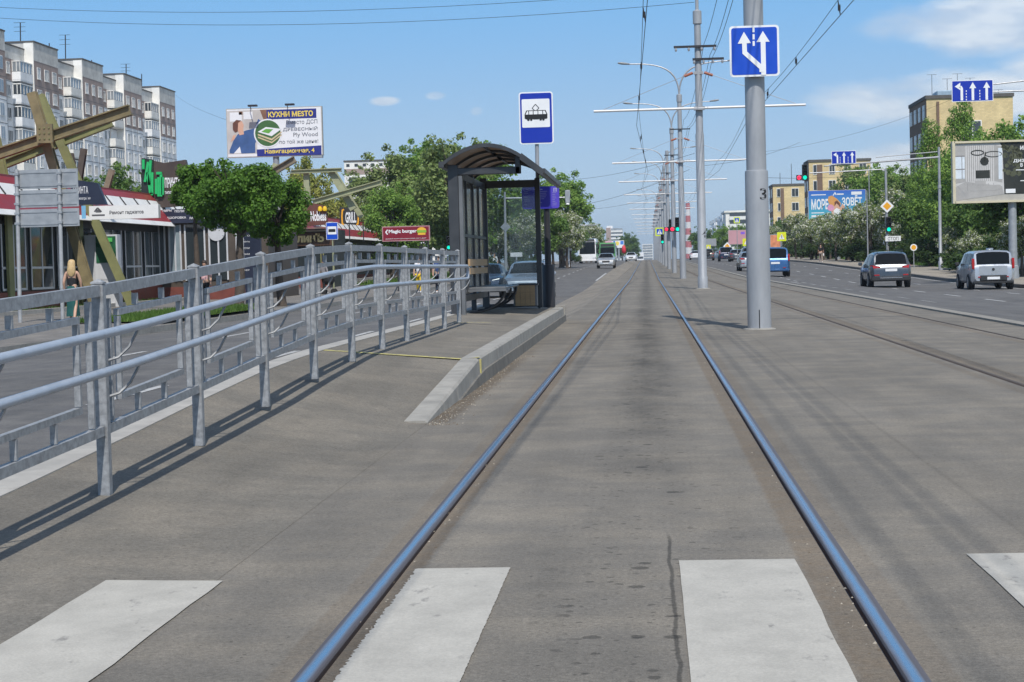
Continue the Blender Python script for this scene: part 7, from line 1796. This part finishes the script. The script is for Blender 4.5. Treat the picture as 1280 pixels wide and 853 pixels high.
GL = 'white blossoming trees along the left pavement'
for (px, D, s, spx, lab) in ((622, 158, .98, sBlo2, 'white blossoming tree behind the parked SUV, leftmost of its row'), (648, 162, 1.12, sBlo, 'white blossoming tree right of the signal mast with the diamond back'), (668, 176, 1.1, sBlo2, 'white blossoming tree behind the shelter post'),
    (690, 182, 1.15, sBlo, 'white blossoming tree right of the timetable post'), (706, 190, 1.12, sBlo2, 'broad white blossoming tree beside the pale sign post'), (709, 225, 1.0, sBlo, 'white blossoming tree just left of the coach'), (737, 290, 1.15, sBlo2, 'small round blossoming tree behind the coach')):
    tree(lab, wl_(px, D), spx, None, rz=R.uniform(0, 6), scale=s, group=GL, name='blossoming_tree')
for (px, D, s, lab) in ((718, 262, .6, 'low round bush at the foot of the trees by the coach'), (590, 120, .9, 'low bush behind the shelter rear wall'), (655, 150, .8, 'low bush under the white blossoming trees')):
    tree(lab, wl_(px, D), sBush, None, scale=s, name='bush', cat='bush', group='bushes on the left side')
for i, (px, D, s, lab) in enumerate(((740, 420, 1.0, 'far tree behind the coach roof'), (752, 560, .9, 'far tree left of the white tower'), (787, 640, 1.1, 'dark far tree at the end of the left carriageway'), (778, 600, .9, 'far tree beneath the coloured billboards'), (793, 760, .9, 'last far tree on the left, close to the poles'))):
    tree(lab, (Q(px, 325, D).x, D, 1.0), sDark, None, rz=i, scale=s, group='far trees down the avenue')
# right side
GR_ = 'trees in the right-hand park strip'
for (px, D, s, spx, lab) in (
    (1206, 152, (.66, .66, .88), sPop, 'tall slender poplar in front of the big yellow brick block'), (1166, 158, (.60, .60, .80), sPop, 'second poplar left of the tall one'), (1230, 160, (.55, .55, .72), sPop, 'poplar behind the living-room billboard'),
    (1262, 128, .92, sBig, 'green tree under the living-room billboard'), (1228, 122, .78, sDark, 'dark green tree left of the silver hatchback'), (1250, 114, .74, sDark, 'dark round tree right above the silver hatchback'), (1284, 100, .85, sDark, 'dark tree at the right picture edge'),
    (1203, 134, .74, sBig, 'green tree right of the tall mast'), (1182, 142, .72, sBig, 'bright green tree behind the tall mast'), (1150, 150, .72, sDark, 'dark tree left of the tall mast'),
    (1112, 215, .98, sBig, 'green tree behind the traffic light mast'), (1095, 235, 1.05, sBig, 'broad green tree rising over the sea billboard'), (1068, 255, 1.15, sBig2, 'tree top above the sea billboard in front of the brick block'), (1132, 195, .82, sBig2, 'grey-green tree left of the poplars'),
    (1000, 262, .62, sDark, 'dark trimmed tree left of the sea billboard'), (985, 285, .66, sDark, 'dark trimmed tree right of pole 3'), (972, 300, .66, sDark, 'trimmed tree just right of pole 3 behind the yellow sign'), (1020, 235, .52, sDark, 'dark tree beneath the left end of the sea billboard'),
    (1060, 205, .46, sDark, 'dark tree beneath the right end of the sea billboard'), (1082, 186, .50, sBig, 'green tree overlapping the lower right corner of the sea billboard'), (1040, 215, .46, sDark, 'dark tree behind the sea billboard post'),
    (946, 360, .62, sDark, 'dark tree behind pole 3, near the pink board'), (925, 385, .62, sBig, 'tree in front of the white slab'), (905, 420, .68, sBig, 'tree left of the white slab'), (875, 520, 1.0, sDark, 'far dark tree between pole 4 and the chimney'), (889, 480, .85, sDark, 'far tree right of pole 4')):
    tree(lab, wr_(px, D), spx, None, rz=R.uniform(0, 6), scale=s, group=GR_)
GBL = 'white blossoming trees along the right pavement'
for i, (px, D, s) in enumerate(((983, 250, 1.0), (1000, 222, 1.05), (1016, 205, 1.0), (1034, 195, .95), (1053, 182, 1.0), (1072, 174, 1.0), (1096, 168, 1.2), (1120, 165, 1.25), (1142, 158, .85), (1190, 122, .55), (1220, 112, .55), (1275, 98, .62), (1246, 118, .62), (965, 275, .9))):
    lab = ('blossoming tree at the far end of the right row, by pole 3', 'white blossoming tree left of the dark-shirted walker', 'white blossoming tree right behind the dark-shirted walker', 'small blossoming tree at the sea billboard post', 'blossoming tree right of the sea billboard post', 'blossoming tree behind the slim pale post', 'large white blossoming tree behind the amber diamond', 'tall blossoming tree right of the amber diamond', 'low blossoming tree behind the dark grey SUV', 'low blossoming bush right of the tall mast',
           'blossoming bush left of the silver hatchback', 'blossoming tree at the right edge behind the hatchback', 'blossoming tree above the hatchback roof', 'blossoming tree hidden behind the blue people carrier')[i]
    tree(lab, wr_(px, D), (sBlo, sBlo2)[i % 2], None, rz=R.uniform(0, 6), scale=s, group=GBL, name='blossoming_tree')

for (px, D) in ((1004, 240), (1022, 214), (1042, 202), (1062, 186), (1084, 174), (1108, 168), (1132, 158), (1152, 146), (1172, 136), (1214, 122), (1236, 112), (1262, 108), (990, 262)):
    tree('low green bush filling the gaps under the trees by the right pavement', wr_(px, D), sBush, None, rz=R.uniform(0, 6), scale=(1.5, 1.5, R.uniform(.75, 1.0)), name='bush', cat='bush', group='bushes under the right-hand trees')

# lawns: real blades near the kerbs
BLADE = leafmat('grass_blade', (.060, .125, .018), (.13, .22, .045))
def lawn(name, x0, x1, d0, d1, zf_, n, h):
    mb = MB()
    for _ in range(n):
        x, d = R.uniform(x0, x1), R.uniform(d0, d1); z = zf_(d); a = R.uniform(0, 6.28); w_ = R.uniform(.02, .05); hh = h*R.uniform(.5, 1.3); l = R.uniform(-.5, .5)*hh
        mb.add([(x-w_*math.cos(a), d-w_*math.sin(a), z), (x+w_*math.cos(a), d+w_*math.sin(a), z), (x+l, d+l*.5, z+hh)], [(0, 1, 2)])
    tag(mb.build(name, BLADE), kind='stuff')
strip('lawn', GRASS_BASE, [(-15.2, lambda d: zl(d)+.235), (-12.7, lambda d: zl(d)+.235)], ysub(47.5, 62))
lawn('grass', -15.2, -12.7, 47.5, 62, lambda d: zl(d)+.225, 6000, .16)
strip('lawn', GRASS_BASE, [(-21.9, lambda d: zl(d)+.25), (-20.76, lambda d: zl(d)+.25)], ysub(48, 182))
lawn('grass', -21.9, -20.76, 48, 110, lambda d: zl(d)+.165, 5000, .22)
lawn('grass', 20.5, 23, 95, 200, lambda d: zr_(d)+.2, 6000, .22)
strip('lawn', GRASS_BASE, [(-18.5, lambda d: zl(d)+.235), (-13.2, lambda d: zl(d)+.235)], ysub(112, 190))
lawn('grass', -18.5, -13.2, 112, 150, lambda d: zl(d)+.225, 4000, .22)

# ================================================================== AIR
mb = MB(); mb.box(-3200, 3200, -320, 6200, -4, 75)
hz_m = bpy.data.materials.new('haze'); hz_m.use_nodes = True; ht = hz_m.node_tree; ht.nodes.clear()
hv = N(ht, 'ShaderNodeVolumePrincipled'); hv.inputs['Color'].default_value = (.78, .88, 1.0, 1); hv.inputs['Density'].default_value = .00018; hv.inputs['Anisotropy'].default_value = .2
ho = N(ht, 'ShaderNodeOutputMaterial'); ht.links.new(hv.outputs[0], ho.inputs['Volume'])
tag(mb.build('haze', hz_m), kind='stuff')
